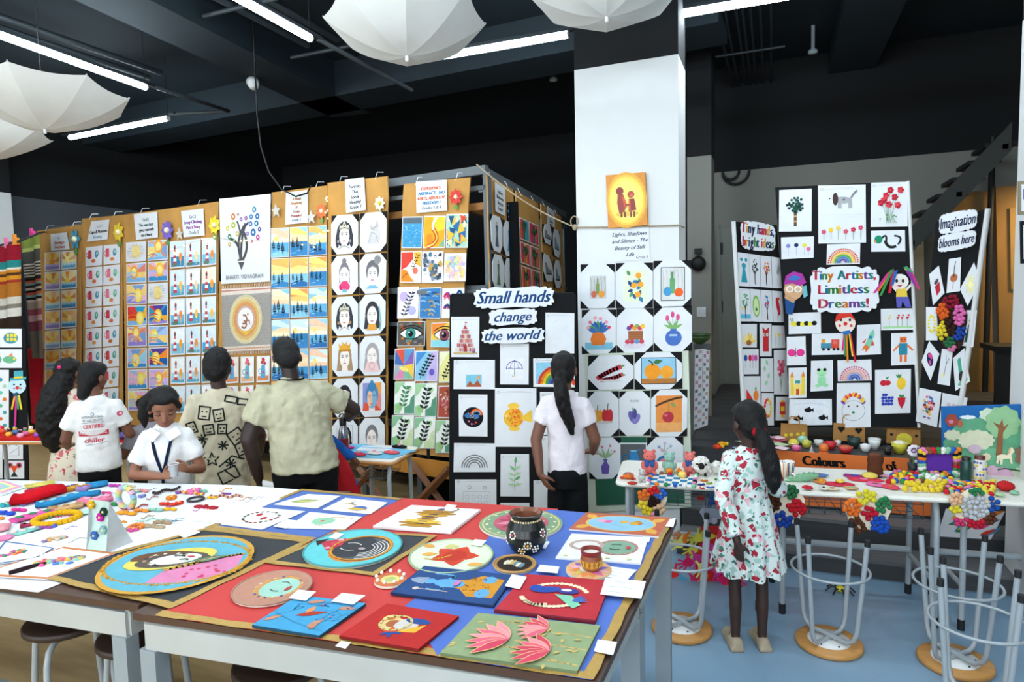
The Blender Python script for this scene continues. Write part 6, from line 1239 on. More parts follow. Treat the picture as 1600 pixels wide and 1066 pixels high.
def m_lotus(p,r):
 p.rect(0,0,1,1,'#8a9a72')
 for y,x0,x1 in ((.72,.55,.98),(.44,.45,.98),(.12,.62,.98),(.84,.2,.5),(.28,.3,.6)): p.curve((x0,y),((x0 + x1) / 2,y + .02),(x1,y - .02),.014,'#c8a868')
 for k in range(26): x,y=r.random() * .9 + .03,r.random() * .9 + .03;p.leaf(x,y,.06,.014,r.random() * 6,'#c0a866')
 for x,y,s in ((.52,.76,.13),(.26,.42,.17),(.62,.26,.15)):
  for k in range(7): a=PI + (k - 3) * .3;p.leaf(x + s * .9,y,s * 1.9,s * .3,a,'#d8a878');p.leaf(x + s * .9,y,s * 1.8,s * .24,a,pick(r,'#c8445c','#d8607a','#e08a98'))
slab_pic('painted_canvas',[(688,1025),(902,1054),(938,982),(747,962)],m_lotus,'olive canvas with three pink lotus flowers',group='painted canvases',t=.009,colr='#6a7a5a')
def m_child(p,r): p.rect(0,0,1,1,'#b02a28');p.circ(.3,.62,.1,'#d8b878');p.circ(.4,.5,.14,'#d8bf84');p.circ(.4,.5,.09,'#a8603a');p.circ(.3,.62,.05,'#b8743a');p.ell(.56,.52,.14,.2,'#c8c0b8');p.ell(.64,.66,.16,.08,'#2f4a8a');p.poly([(.5,.3),(.76,.36),(.78,.6),(.6,.4)],'#e0a83a');[p.leaf(.5,.28,.14,.03,k,pick(r,'#2f4a8a','#c8502a')) for k in range(6)];p.ring(.42,.52,.18,.03,'#d8c07a',14)
slab_pic('painted_canvas',[(530,998),(654,1019),(717,967),(605,947)],m_child,'small red canvas with a crowned figure at the front edge',group='painted canvases',t=.009,colr='#7a1a1a')
def m_birdsblue(p,r): p.rect(0,0,1,1,'#4596c0');[p.curve((r.random(),r.random()),(r.random(),r.random()),(r.random(),r.random()),.02,'#3f8ab4') for k in range(8)];p.leaf(.35,.4,.4,.06,.5,'#a8382c');p.leaf(.45,.5,.2,.05,1.6,'#d88a5a');[p.leaf(x,y,.24,.05,a,'#b8846a') for x,y,a in ((.05,.15,.9),(.75,.75,.2),(.7,.15,1.2),(.25,.8,.4),(.8,.1,2))];[p.circ(.1 + .8 * r.random(),.1 + .8 * r.random(),.016,pick(r,'#2f4f9a','#c8402c'),6) for k in range(10)]
slab_pic('painted_canvas',[(394,981),(499,998),(572,947),(467,934)],m_birdsblue,'light blue canvas with brown birds on the red cloth',group='painted canvases',t=.009,colr='#22455a')
def m_pinkface(p,r): p.circ(.5,.5,.5,'#b48a74',30);p.circ(.5,.5,.47,'#b5836f',30);p.ell(.58,.52,.3,.33,'#c8925a',22);p.ell(.6,.52,.24,.28,'#9cc4b4',22);[p.circ(.58 + .29 * math.cos(k * .35),.52 + .31 * math.sin(k * .35),.022,pick(r,'#d8a24a','#4a5a9a','#c8c0a0'),6) for k in range(18)];p.curve((.54,.64),(.6,.7),(.66,.64),.014,'#3a4a44');p.curve((.54,.42),(.6,.38),(.66,.42),.014,'#3a4a44');p.ell(.74,.52,.03,.07,'#b04a3a')
disc_pic('painted_plate',426,921,58,m_pinkface,'clay coloured plate with a pale green face on the red cloth',group='painted plates',rim='#a07a66')
o,c,R_=disc_pic('painted_plate',610,909,25,lambda p,r: (p.circ(.5,.5,.5,'#c8744a',20),p.circ(.5,.5,.3,'#d8c87a',16),p.circ(.5,.5,.18,'#b0b870',12)),'tiny orange plate ringed with white beads',group='painted plates')
for k in range(9): a=k * 2 * PI / 9;obj('bead',MB().ball(c + V(R_ * .85 * math.cos(a),R_ * .85 * math.sin(a),.02),.007,'#ece4dc',8,5),PLAS,o)
# caption cards
def caption(pts,label,dz=.012,lines=3):
 def m(p,r): [p.stroke([(.12,.8 - .6 * k / max(1,lines - 1)),(.12 + .7 * r.uniform(.6,1),.8 - .6 * k / max(1,lines - 1))],.02,'#9aa0a8') for k in range(lines)]
 return slab_pic('caption_card',pts,m,label,'card','caption cards on the tables',.001,dz,'#eef0f2',pic='printed_lines')
for pts,w_ in (([(838,893),(871,896),(874,886),(844,883)],'beside the small dark oval plate'),([(938,900),(980,907),(995,891),(951,885)],'beside the candle pot'),([(938,929),(1002,936),(1009,909),(946,903)],'at the corner of the red peacock canvas'),([(1021,821),(1052,824),(1056,810),(1032,814)],'at the back right corner'),([(1003,846),(1014,848),(1016,840),(1005,839)],'beside the green face board'),([(840,855),(852,858),(859,847),(848,844)],'behind the black pot'),([(735,851),(752,854),(760,845),(742,843)],'on the hibiscus plate'),([(789,916),(812,921),(823,902),(800,898)],'between the blue and the red canvas'),([(928,1018),(958,1024),(964,1004),(934,1000)],'on the right gold edge near the lotus'),([(693,795),(708,797),(714,790),(699,788)],'behind the golden figure board'),([(451,935),(478,939),(494,925),(466,922)],'below the clay coloured plate'),([(518,940),(552,945),(571,931),(534,927)],'behind the light blue canvas'),([(280,837),(288,841),(313,832),(304,828)],'on the large black cloth'),([(427,823),(448,826),(465,814),(447,812)],'between two torn-edged drawings'),([(514,840),(526,843),(537,835),(525,832)],'behind the turquoise plate'),([(524,1010),(540,1014),(548,1005),(533,1002)],'on the gold front edge')):
 caption(pts,f'small white caption card {w_}',.022 if 'canvas' in w_ or 'plate' in w_ else .012)
# black clay pot
c=TT(823,861,.006);R_=(TT(852,840,0) - TT(793,840,0)).length / 2 * 1.02
prof=[(0,.0),(.55,0),(.78,.18),(.98,.62),(1.0,.95),(.92,1.3),(.74,1.6),(.66,1.72),(.8,1.86),(.82,1.93),(.74,1.95),(.6,1.8),(.55,1.5),(0,1.2)]
g=thing('clay_pot',c,'black painted clay pot with white flower dots','pot');obj('pot_body',MB().lathe(c,[(r_ * R_,h_ * R_) for r_,h_ in prof],n=32,cols=['#15191a'] * 10 + ['#7a4a34'] * 3),M('black_glaze',attr=True,rough=.28,var=.1),g)
def on_pot(az,hh):                                     # point and normal on the pot wall
 for (r0,h0),(r1,h1) in zip(prof[1:8],prof[2:9]):
  if h0 <= hh <= h1: rr_=r0 + (r1 - r0) * (hh - h0) / (h1 - h0);break
 return c + V(rr_ * R_ * math.cos(az),rr_ * R_ * math.sin(az),hh * R_)
fa=math.atan2(-c.y,-c.x)
for az,hh,cc,nn in ((-.75,1.05,'#c8485a',8),(.05,.62,'#d8a23a',8),(.95,1.1,'#b05a7a',7),(.5,.4,'#e8e4d8',6),(-.3,.3,'#d8a23a',6),(1.5,.7,'#d8a23a',7),(-1.5,.6,'#c8485a',7)):
 for k in range(nn): a=2 * PI * k / nn;obj('dot',MB().ball(on_pot(fa + az + .17 * math.cos(a),hh + .17 * math.sin(a)),.0045,'#e6e2d4',6,4),PLAS,g)
 obj('dot',MB().ball(on_pot(fa + az,hh),.006,cc,6,4),PLAS,g)
for k in range(36): obj('neck_bead',MB().ball(on_pot(k * PI / 18,1.64),.0042,'#d8b45a' if k % 2 else '#e8e0c8',6,4),PLAS,g)
# candle pot
c=cpl + V(.01,.0,.009);R_=(TT(944,880) - TT(912,880)).length / 2
g=thing('candle_pot',c,'small red brown candle pot with gold bands','pot');obj('cup',MB().lathe(c,[(0,0),(.72 * R_,0),(.9 * R_,.3 * R_),(1.0 * R_,1.1 * R_),(.92 * R_,1.5 * R_),(1.0 * R_,1.75 * R_),(1.02 * R_,1.95 * R_),(.88 * R_,1.95 * R_),(.84 * R_,1.6 * R_),(0,1.6 * R_)],n=28,cols=['#7a3a24','#8a5a2c','#a8702c','#8a4a2c','#7a2424','#7a2424','#8a2c2c','#7a2a24','#e4ddd2']),PAINT,g)
for k in range(14):
 a=k * 2 * PI / 14;rr_=.98 * R_;obj('gold_line',MB().tube([c + V(rr_ * math.cos(a),rr_ * math.sin(a),.45 * R_),c + V(rr_ * 1.04 * math.cos(a + .22),rr_ * 1.04 * math.sin(a + .22),1.05 * R_)],.002,'#d8b04a',n=4),PAINT,g);obj('gold_line',MB().tube([c + V(rr_ * 1.04 * math.cos(a),rr_ * 1.04 * math.sin(a),1.05 * R_),c + V(rr_ * math.cos(a + .22),rr_ * math.sin(a + .22),.45 * R_)],.002,'#d8b04a',n=4),PAINT,g)
# --- left table: white sheets, knitwear and jewellery
for k,(pts,w_) in enumerate((([(245,836),(330,822),(470,768),(400,763)],'beside the blue back cloth'),([(70,858),(200,862),(330,826),(250,818)],'under the flower stand'),([(-40,865),(70,868),(128,838),(20,832)],'under the bead bunch'),([(255,812),(350,818),(440,780),(360,772)],'with the bracelets'),([(50,836),(165,842),(215,815),(110,810)],'under the bead wreath'))): slab_pic('white_sheet',pts,lambda p,r: p.rect(.0,.0,1,1,'#f0f1f2'),f'loose white sheet on the left table {w_}','paper','loose sheets on the left table',.0015,.002 + .0012 * k,'#e6e7ea',pic='paper_face')
def m_frame(c,motif):
 def f(p,r):
  p.rect(0,0,1,1,c);p.rect(.045,.06,.955,.94,'#ecedef');motif(p,r)
 return f
slab_pic('framed_collage',[(-25,886),(62,872),(86,857),(8,846)][0:4],m_frame('#4a6a9a',lambda p,r: None),'blue bordered collage sheet of coloured beads at the left edge','collage','bordered collage sheets',.002,.008)
slab_pic('framed_collage',[(-40,900),(72,906),(182,865),(100,855)],m_frame('#c0794a',lambda p,r: None),'orange bordered collage sheet with a beaded tree','collage','bordered collage sheets',.002,.008)
rj=random.Random(77);JC=['#d8302e','#e8b02c','#2f7a4a','#d84a8a','#e0802c','#3f6fb8','#7fb8a0','#8a4a9a']
def bead_patch(name,px0,px1,n,label,cols,size=.009,wid=7,dark=None):
 a,b=TT(*px0,.011),TT(*px1,.011);g=thing(name,(a + b) / 2,label,'bead art','bead collages');
 for k in range(n):
  t=rj.random();x=lerp(V(*px0),V(*px1),t);s=wid * math.sin(PI * (.12 + .8 * t));p=TT(x.x + rj.uniform(-s,s),x.y + rj.uniform(-s,s) * .6,.013);obj('bead',MB().ball(p,(size * 1.5,size,size * .6),rj.choice(cols),8,5,Matrix.Rotation(rj.random() * .8,3,'Z')),PLAS,g)
 if dark:
  q=[TT(x,y,.012) for x,y in dark];obj('tree_trunk',MB().tube(q,[.012,.014,.012,.008,.005][:len(q)],'#2a1c1e',n=6),FELT,g)
bead_patch('beaded_tree',(58,882),(128,871),46,'tree of coloured beads on the orange bordered sheet',JC,.010,9,[(14,897),(30,893),(48,887),(66,882),(86,877)])
bead_patch('bead_rows',(2,868),(40,860),22,'rows of pastel beads on the blue bordered sheet',JC,.008,6)
bead_patch('bead_bunch',(66,845),(102,839),24,'bunch of pastel beads behind the bordered sheets',['#d89a4a','#8ab8a0','#c87aa0','#c8b89a','#7a6a9a'],.008,5)
# knitwear: flat twisted bands
def knit(pts,wd_,c,label,name='knitted_band',c2=None,h_=.018,cat='knitwear'):
 w_=[TT(x,y,.004 + h_ / 2) for x,y in pts];mb=MB();n=10;ps=[]
 for i,p in enumerate(w_):
  d=(w_[min(i + 1,len(w_) - 1)] - w_[max(i - 1,0)]).normalized();s=V(-d.y,d.x,0)
  k=wd_ * (.7 + .3 * math.sin(PI * (i + .5) / len(w_)))
  for j in range(n): a=2 * PI * j / n;ps.append(p + s * math.cos(a) * k + UP * math.sin(a) * h_ / 2 * (1 + .25 * math.sin(i * 2.1 + j)))
 fs_=[(i * n + j,i * n + (j + 1) % n,(i + 1) * n + (j + 1) % n,(i + 1) * n + j) for i in range(len(w_) - 1) for j in range(n)] + [tuple(range(n)),tuple(range((len(w_) - 1) * n,len(w_) * n))]
 mb.add(ps,fs_,c,True);o=obj(name,mb,FELT,label=label,cat=cat,group='knitted and crocheted pieces')
 if c2:
  for i in range(len(w_) - 1): m_=(w_[i] + w_[i + 1]) / 2 + UP * h_ * .5;obj('stitch_motif',MB().ball(m_,(wd_ * .5,wd_ * .4,.004),c2,8,4),FELT,o)
 return o
knit([(20,781),(38,779),(58,773),(80,766),(100,762)],.075,'#c4121f','thick red knitted headband on the left table',h_=.05)
knit([(57,789),(75,787),(92,782),(110,777),(130,772),(155,770)],.035,'#2f86b8','long blue knitted band beside the red headband',c2='#8cc4dc',h_=.03)
knit([(133,759),(150,757),(168,754)],.05,'#2f86b8','short blue knitted band at the back of the left table',h_=.025)
knit([(128,782),(145,784),(160,780),(175,777)],.045,'#dc7a96','plain pink crocheted band behind the flower stand',c2='#e8a0b4',h_=.03)
knit([(75,797),(95,795),(112,791),(130,789)],.04,'#c8a070','tan braided knit band before the blue one',c2='#a8845a',h_=.025)
knit([(21,814),(40,808),(62,803),(85,799)],.045,'#d85a9a','pink crocheted band with green leaves',c2='#3f7a5a',h_=.02)
knit([(13,834),(28,833),(44,828),(58,824)],.04,'#7fc0b4','teal crocheted leaf near the left edge',c2='#d8c0b8',h_=.012)
knit([(32,822),(46,820),(60,817)],.02,'#a83a5a','dark red beaded band beside the teal leaf',c2='#26202a')
knit([(-10,826),(4,824),(16,822)],.06,'#d8929a','pale pink knit piece at the left edge');knit([(-6,843),(6,841),(12,838)],.04,'#e88ab0','bright pink knit piece at the left edge')
knit([(40,761),(60,757),(85,753)],.05,'#d8c86a','pale yellow knit band behind the red headband',h_=.015);knit([(40,769),(55,765),(66,762)],.015,'#c8284a','thin crimson cord beside the red headband')
knit([(118,803),(135,800),(160,797)],.04,'#b0dccc','pale mint knit band behind the flower stand',h_=.012)
for k,(px,c1,c2,lb) in enumerate(((103,'#d8a03a','#8a7ab8','yellow and violet'),(122,'#a890c8','#d8903a','lilac and orange'))): knit([(px - 2,764),(px + 8,763),(px + 14,760)],.03,c1,f'{lb} crocheted ball bracelet behind the blue band','crochet_bracelet',c2,.03)
q=[TT(x,y,.004) for x,y in ((-40,777),(5,775),(42,762),(10,751),(-40,752))];o=obj('crochet_mat',MB().prism(q,UP,.006,'#cfd9d4'),FELT,label='pastel crocheted square mat at the back left edge',cat='mat')
for k,c in enumerate(('#e0a0b8','#e8d8a0','#9ac8c0','#c8a8d0')): m_=sum(q,V(0,0,0)) / 5;obj('coloured_round',MB().prism([lerp(p,m_,.16 + .2 * k) + UP * (.006 + .001 * k) for p in q],UP,.001,c),FELT,o)
# bead wreath
c=TT(89,811,.014);R_=(TT(116,811) - TT(62,811)).length / 2;g=thing('bead_wreath',c,'ring of yellow beads with a blue drop','necklace')
obj('cord',MB().tube([c + V(R_ * math.cos(a),R_ * math.sin(a),0) for a in [k * PI / 14 for k in range(28)]],.005,'#3a4a24',closed=True,n=6),FELT,g)
for k in range(26): a=k * PI / 13;obj('bead',MB().ball(c + V(R_ * math.cos(a),R_ * math.sin(a),.004),(.02,.017,.014),'#d8a41c',8,5),FELT,g)
obj('drop_bead',MB().ball(TT(85,823,.012),.013,'#3a4aa0',8,6),PLAS,g)
# flower stand: a wavy card easel with five flowers
c0,c1=TT(145,857),TT(176,862);d=(c1 - c0).normalized();n=V(d.y,-d.x,0);W_=(c1 - c0).length;Hh=.215
g=thing('flower_stand',(c0 + c1) / 2,'pale green wavy card stand with five small flowers','stand');vs_=[]
for i in range(11):
 t=i / 10;off=n * (.03 * (1 - t) ** 2 - .012 * math.sin(t * PI));vs_ += [c0 + off + UP * Hh * t,c1 + off + UP * Hh * t]
obj('front_panel',MB().add(vs_,[(2 * i,2 * i + 1,2 * i + 3,2 * i + 2) for i in range(10)],'#b7cdc2',True),PIG,g)
b0,b1=c0 - n * .10,c1 - n * .10;top0,top1=c0 + UP * Hh,c1 + UP * Hh
obj('back_panel',MB().add([b0,b1,top1,top0],[(0,1,2,3)],'#c9ccd0'),PIG,g);obj('side_panel',MB().add([c1 + n * .03,b1,top1],[(0,1,2)],'#c4c8ca'),PIG,g);obj('side_panel',MB().add([c0 + n * .03,b0,top0],[(0,1,2)],'#c4c8ca'),PIG,g)
for u,t,cc in ((.12,.9,'#d8a424'),(.7,.78,'#1f3a34'),(.5,.66,'#c8289a'),(.66,.42,'#8ab4b4'),(.28,.3,'#3f6ab0')):
 p=lerp(c0,c1,u) + UP * Hh * t + n * (.03 * (1 - t) ** 2 - .012 * math.sin(t * PI) + .008);fl_=obj('flower',MB().ball(p + n * .003,.006,'#e8d88a',6,4),FELT,g)
 for k in range(6): a=k * PI / 3;obj('petal',MB().ball(p + d * .012 * math.cos(a) + UP * .012 * math.sin(a),(.0085,.0085,.0085),cc,6,4),FELT,fl_)
# rings, bracelets, clips
def ringlet(px,py,rad,thick,cols,label,cat='bracelet',stand=False):
 c=TT(px,py,.004 + (rad if stand else thick));g=thing('bracelet',c - UP * thick,label,cat,'bracelets and bangles');n=16
 for k in range(n):
  a0,a1=2 * PI * k / n,2 * PI * (k + 1) / n
  f=(lambda a: c + (V(math.cos(a),0,math.sin(a)) if stand else V(math.cos(a),math.sin(a),0)) * rad)
  obj('segment',MB().tube([f(a0),f(a1)],thick,cols[k % len(cols)],n=6),PLAS,g)
ringlet(197,778,.055,.016,['#8ab0c8','#c8a0b8','#d8b86a','#a8c890'],'upright woven bangle in pastel colours',stand=True)
ringlet(306,780,.04,.006,['#1f1a1c','#2c2426'],'thin black bangle at the back of the left table');ringlet(213,823,.03,.009,['#e07020','#f09030'],'orange loop bracelet near the flower stand');ringlet(160,806,.025,.005,['#d8a0b0','#b890a8'],'small pink ring behind the flower stand')
def bead_string(pts,c,label,size=.006,n=16,cols=None,wig=1.5):
 w_=[];g=None
 for k in range(n):
  t=k / (n - 1) * (len(pts) - 1);i=min(int(t),len(pts) - 2);p=lerp(V(*pts[i]),V(*pts[i + 1]),t - i);w_.append(TT(p.x,p.y + wig * math.sin(k * .9),.004 + size))
 g=thing('bead_string',w_[len(w_) // 2],label,'jewellery','strings of beads');obj('thread',MB().tube(w_,size * .35,c,n=5),FELT,g)
 for k,p in enumerate(w_): obj('bead',MB().ball(p,size,(cols or [c])[k % len(cols or [c])],6,4),PLAS,g)
bead_string([(190,795),(210,794),(230,788)],'#a83a2c','red bead string on the left table',.005,16);bead_string([(330,775),(355,776),(378,775)],'#8a3a34','brown beaded braid at the back beside the white sheet',.009,16,['#8a4a3a','#c8a08a']);bead_string([(240,770),(258,767),(280,762)],'#2a1414','dark brown bead string at the back',.009,12);bead_string([(285,768),(300,770),(318,772)],'#d88a2c','orange bead string at the back',.008,12,['#d88a2c','#e8c86a','#c85a3a'])
bead_string([(358,786),(378,781),(398,776)],'#55585c','thin silver chain on the white sheet',.003,18);bead_string([(383,785),(398,780),(412,776)],'#4a4d52','second thin silver chain on the white sheet',.003,18);bead_string([(175,770),(205,766),(245,764)],'#6a6f80','thin grey cord across the left table',.003,20)
bead_string([(185,832),(215,825),(258,815)],'#7fb88a','pale green bead string beside the flower stand',.005,22);bead_string([(190,820),(230,812),(262,811)],'#9ac8a8','mint bead string behind the flower stand',.004,20);bead_string([(60,795),(85,806),(118,808)],'#c8486a','pink bead string behind the yellow ring',.004,16)
def clip(px,py,c,label,kind=0,s=1.0):
 p=TT(px,py,.006);g=thing('hair_clip',p,label,'hair clip','hair clips and brooches')
 if kind == 0:
  for k in range(5): a=k * 2 * PI / 5;obj('petal',MB().ball(p + V(.012 * s * math.cos(a),.012 * s * math.sin(a),.003),.009 * s,c,6,4),FELT,g)
  obj('flower_centre',MB().ball(p + UP * .006,.007 * s,'#e8d88a',6,4),FELT,g)
 else:
  for k in (-1,1): obj('bow_loop',MB().ball(p + V(.022 * s * k,.004 * k,.004),(.02 * s,.012 * s,.008),c,8,5),FELT,g)
  obj('bow_knot',MB().ball(p + UP * .006,.008 * s,c,6,4),FELT,g)
for i,(px,py,c,lb,k,s) in enumerate(((30,798,'#d83a8a','pink bow clip beside the red headband',1,1.2),(8,803,'#2a4ab0','dark blue bow clip at the left edge',1,1.6),(180,760,'#b83aa0','magenta bow clip at the back',1,1.1),(204,761,'#c8bca0','beige bow clip at the back',1,.8),(222,768,'#d88a8a','salmon bow clip near the back',1,1.1),(303,769,'#e070a8','pink flower clip at the back',0,2.0),(165,790,'#15171a','black bow clip near the mint band',1,.9),(198,803,'#e0942c','orange and lilac bow clip',1,1.5),(221,799,'#e08a3a','small orange bow clip',1,1.1),(243,798,'#8ab8a8','sage bow clip on the white sheet',1,1.1),(322,794,'#a02a34','dark red bow clip on the white sheet',1,1.8),(209,829,'#d85a9a','pink flower clip beside the flower stand',0,1.3),(240,824,'#b09a7a','beige bow clip near the black cloth',1,1.6),(254,818,'#a88a6a','brown bow clip near the black cloth',1,1.3),(183,788,'#3f8a5a','green flower clip near the woven bangle',0,1.4),(268,779,'#e08030','orange flower clip near the back',0,1.4),(262,789,'#c83a2c','red bow clip in the middle of the left table',1,1.3),(222,776,'#7a80c0','violet flower clip beside the woven bangle',0,1.0),(280,787,'#d8402c','scarlet flower clip in the middle',0,1.1),(187,817,'#c88a3a','ochre bow clip behind the flower stand',1,1.0),(10,790,'#3a9aa0','teal flower clip at the left edge',0,1.6))): clip(px,py,c,lb,k,s)
# more trinkets laid out on the left table
rq_=random.Random(91);spots=[];WHERE=['near the back edge','in the middle rows','towards the front'];used_={}
CN={'#d8302e': 'red','#e8b02c': 'yellow','#2f7a4a': 'green','#d84a8a': 'pink','#e0802c': 'orange','#3f6fb8': 'blue','#7fb8a0': 'mint','#8a4a9a': 'violet'}
while len(spots) < 34:
 px,py=rq_.uniform(-5,400),rq_.uniform(764,838)
 if py > 838 - (px - 200) * .30 and px > 200 or (px < 70 and py > 815) or any(abs(px - a) < 12 and abs(py - b) < 5 for a,b in spots): continue
 spots.append((px,py));c=rq_.choice(JC);k=rq_.random();w_=WHERE[0 if py < 785 else 1 if py < 812 else 2]
 if k < .5: clip(px,py,c,f'small {CN[c]} hair clip of the left table, {w_}',int(k < .3),rq_.uniform(.7,1.1))
 else: bead_string([(px - 9,py + 2),(px,py),(px + 10,py - 3)],c,f'short {CN[c]} bead string of the left table, {w_}',.004,10,[c,rq_.choice(JC)])
# stools standing under the tables
SEATD=M('dark_brown_seat','#2a1c14',.5,var=.2,scale=7)
def stool(x,y,label,hgt=.62,inv=False,rot=0.,seat=None,group='stools'):
 g=thing('stool',V(x,y,0),label,'stool',group);f=(lambda h: hgt - h) if inv else (lambda h: h);R_=.165
 zs=[f(hgt - .03),f(hgt)];a,b=min(zs),max(zs)
 so=obj('seat',MB().lathe(V(x,y,a),[(0,0),(R_ - .008,0),(R_,.006),(R_,.024),(R_ - .008,b - a),(0,b - a)],n=32),seat or SEATD,g)
 if inv: obj('seat_plate',MB().lathe(V(x,y,b),[(0,0),(.105,0),(.105,.004),(0,.004)],n=28),WHITEP,so);[obj('screw',MB().ball(V(x + .085 * math.cos(k * PI / 3),y + .085 * math.sin(k * PI / 3),b + .005),.006,n=6,m=4),CABLE,so) for k in range(6)]
 for k in range(2):
  an=rot + k * PI / 2;d=V(math.cos(an),math.sin(an),0);pts=[]
  hs=hgt - .045 - .012 * k
  prof=[(.195,0),(.17,hs * .5),(.15,hs - .07),(.135,hs - .025),(.10,hs)]
  P_=[V(x,y,f(h)) + d * r_ for r_,h in prof];Q_=[V(x,y,f(h)) - d * r_ for r_,h in prof]
  obj('leg_pair',MB().tube(P_ + Q_[::-1],.0125,n=8),STEEL,g)
  for p,e in ((P_[0],d),(Q_[0],-d)): obj('rubber_foot',MB().tube([p + V(0,0,.012 if inv else -.0) ,p + V(0,0,-.02 if inv else .022)],.0145,n=8),CABLE,g)
 hr=f(.2);rr_=.188;obj('foot_ring',MB().tube([V(x + rr_ * math.cos(a_),y + rr_ * math.sin(a_),hr) for a_ in [k * PI / 14 for k in range(28)]],.007,closed=True,n=6),STEEL,g)
 return g
for (px,py,lb) in ((62,985,'stool with dark seat under the left table, leftmost'),(180,1010,'stool with dark seat under the left table beside the table leg'),(400,1058,'stool with dark seat under the right table')):
 p=Z(px,py,.62);stool(p.x,p.y + .12,lb,rot=.4)
INVW=M('honey_plywood_seat','#c08a4a',.45,var=.12,scale=8,stretch=(1,5,1))
for k,(px,py,lb,rt_) in enumerate(((1065,985,'upturned stool nearest the work table',.9),(1295,1008,'upturned stool in the middle of the blue floor',.95),(1492,1038,'upturned stool at the right behind another one',.75))):
 p=Z(px,py,0);stool(p.x,p.y,lb,inv=True,rot=rt_,seat=INVW,group='upturned stools')
p=Z(1520,905,.6);stool(p.x + .02,p.y - .02,'upturned stool at the bottom right, nearest the viewer',inv=True,rot=.55,seat=INVW,group='upturned stools')
# ================================================================ CRAFT TABLES ON THE RIGHT
CZ=.75;CTOP=M('white_laminate_top','#e2e0d6',.4,var=.04);WIRE=M('grey_wire','#6f777c',.4,metal=.6)
def school_table(a,b,depth,label,basket=True,group='white craft tables',zt=CZ,edge=None):
 """a, b = front corners in plan; runs back by depth"""
 a=V(a[0],a[1],0);b=V(b[0],b[1],0);d=(b - a).normalized();n=V(-d.y,d.x,0);L=(b - a).length;m=(a + b) / 2 + n * depth / 2
 g=thing('school_table',m,label,'table',group);rz=math.atan2(d.y,d.x)
 r_=.04;out=[]
 for cx,cy,a0 in ((r_,r_,PI),(L - r_,r_,1.5 * PI),(L - r_,depth - r_,0),(r_,depth - r_,.5 * PI)):
  for k in range(5): an=a0 + k * PI / 8;out.append(a + d * (cx + r_ * math.cos(an)) + n * (cy + r_ * math.sin(an)) + V(0,0,zt - .028))
 top=obj('table_top',MB().prism(out,UP,.028),CTOP,g)
 obj('top_edge',MB().tube([p + V(0,0,.012) for p in out],.013,n=6,closed=True),edge or CTOP,top)
 for s in (.06,L - .06):
  A=a + d * s + n * .05;B=a + d * s + n * (depth - .05)
  obj('leg',MB().tube([A + V(0,0,0.02),A + V(0,0,.62),A + n * .02 + V(0,0,.69),A + n * .06 + V(0,0,zt - .03)],.016),STEEL,g);obj('leg',MB().tube([B + V(0,0,0.02),B + V(0,0,.62),B - n * .02 + V(0,0,.69),B - n * .06 + V(0,0,zt - .03)],.016),STEEL,g)
  for q in (A,B): obj('foot_cap',MB().tube([q,q + V(0,0,.06)],.019),CABLE,g)
  obj('side_rail',MB().tube([A + V(0,0,.25),B + V(0,0,.25)],.014),STEEL,g)
 obj('stretcher',MB().tube([a + d * .06 + n * (depth - .06) + V(0,0,.28),b - d * .06 + n * (depth - .06) + V(0,0,.28)],.02),STEEL,g)
 if basket:
  x0,x1,y0,y1,z0,z1=.12,L - .12,.07,depth - .1,zt - .15,zt - .035;P_=lambda x,y,z: a + d * x + n * y + V(0,0,z)
  for z in (z0,z1 - .03): obj('basket_rim',MB().tube([P_(x0,y0,z),P_(x1,y0,z),P_(x1,y1,z),P_(x0,y1,z)],.003,closed=True,n=5),WIRE,g)
  k=int((x1 - x0) / .075)
  for i in range(k + 1): x=lerp(x0,x1,i / k);obj('basket_wire',MB().tube([P_(x,y0,z1),P_(x,y0,z0),P_(x,y1,z0),P_(x,y1,z1)],.0025,n=4),WIRE,g)
  for i in range(4): y=lerp(y0,y1,(i + .5) / 4);obj('basket_wire',MB().tube([P_(x0,y,z0),P_(x1,y,z0)],.0025,n=4),WIRE,g)
 return a,d,n,L
e0,e1=Z(964,753,CZ),Z(1492,779,CZ);em=lerp(e0,e1,.49)
e2=e1 + (e1 - e0).normalized() * .92
school_table(e0.xy,(em - V(.005,0,0)).xy,.52,'white craft table with crocheted animals, leftmost of the row')
school_table((em + V(.005,0,0)).xy,(e1 - V(.005,0,0)).xy,.52,'white craft table with the green crocodile, middle of the row')
school_table((e1 + V(.005,0,0)).xy,e2.xy,.52,'white craft table under the mural board, rightmost of the row',basket=False)
CTN=V(-(e1 - e0).y,(e1 - e0).x,0).normalized()                  # from the front edge of the tables to their back
def CT(px,py,dz=0.): return Z(px,py,CZ + .001 + dz)
def pxm(px,py,dx=1.): return (CT(px + dx,py) - CT(px,py)).length / dx     # metres per pixel at the table
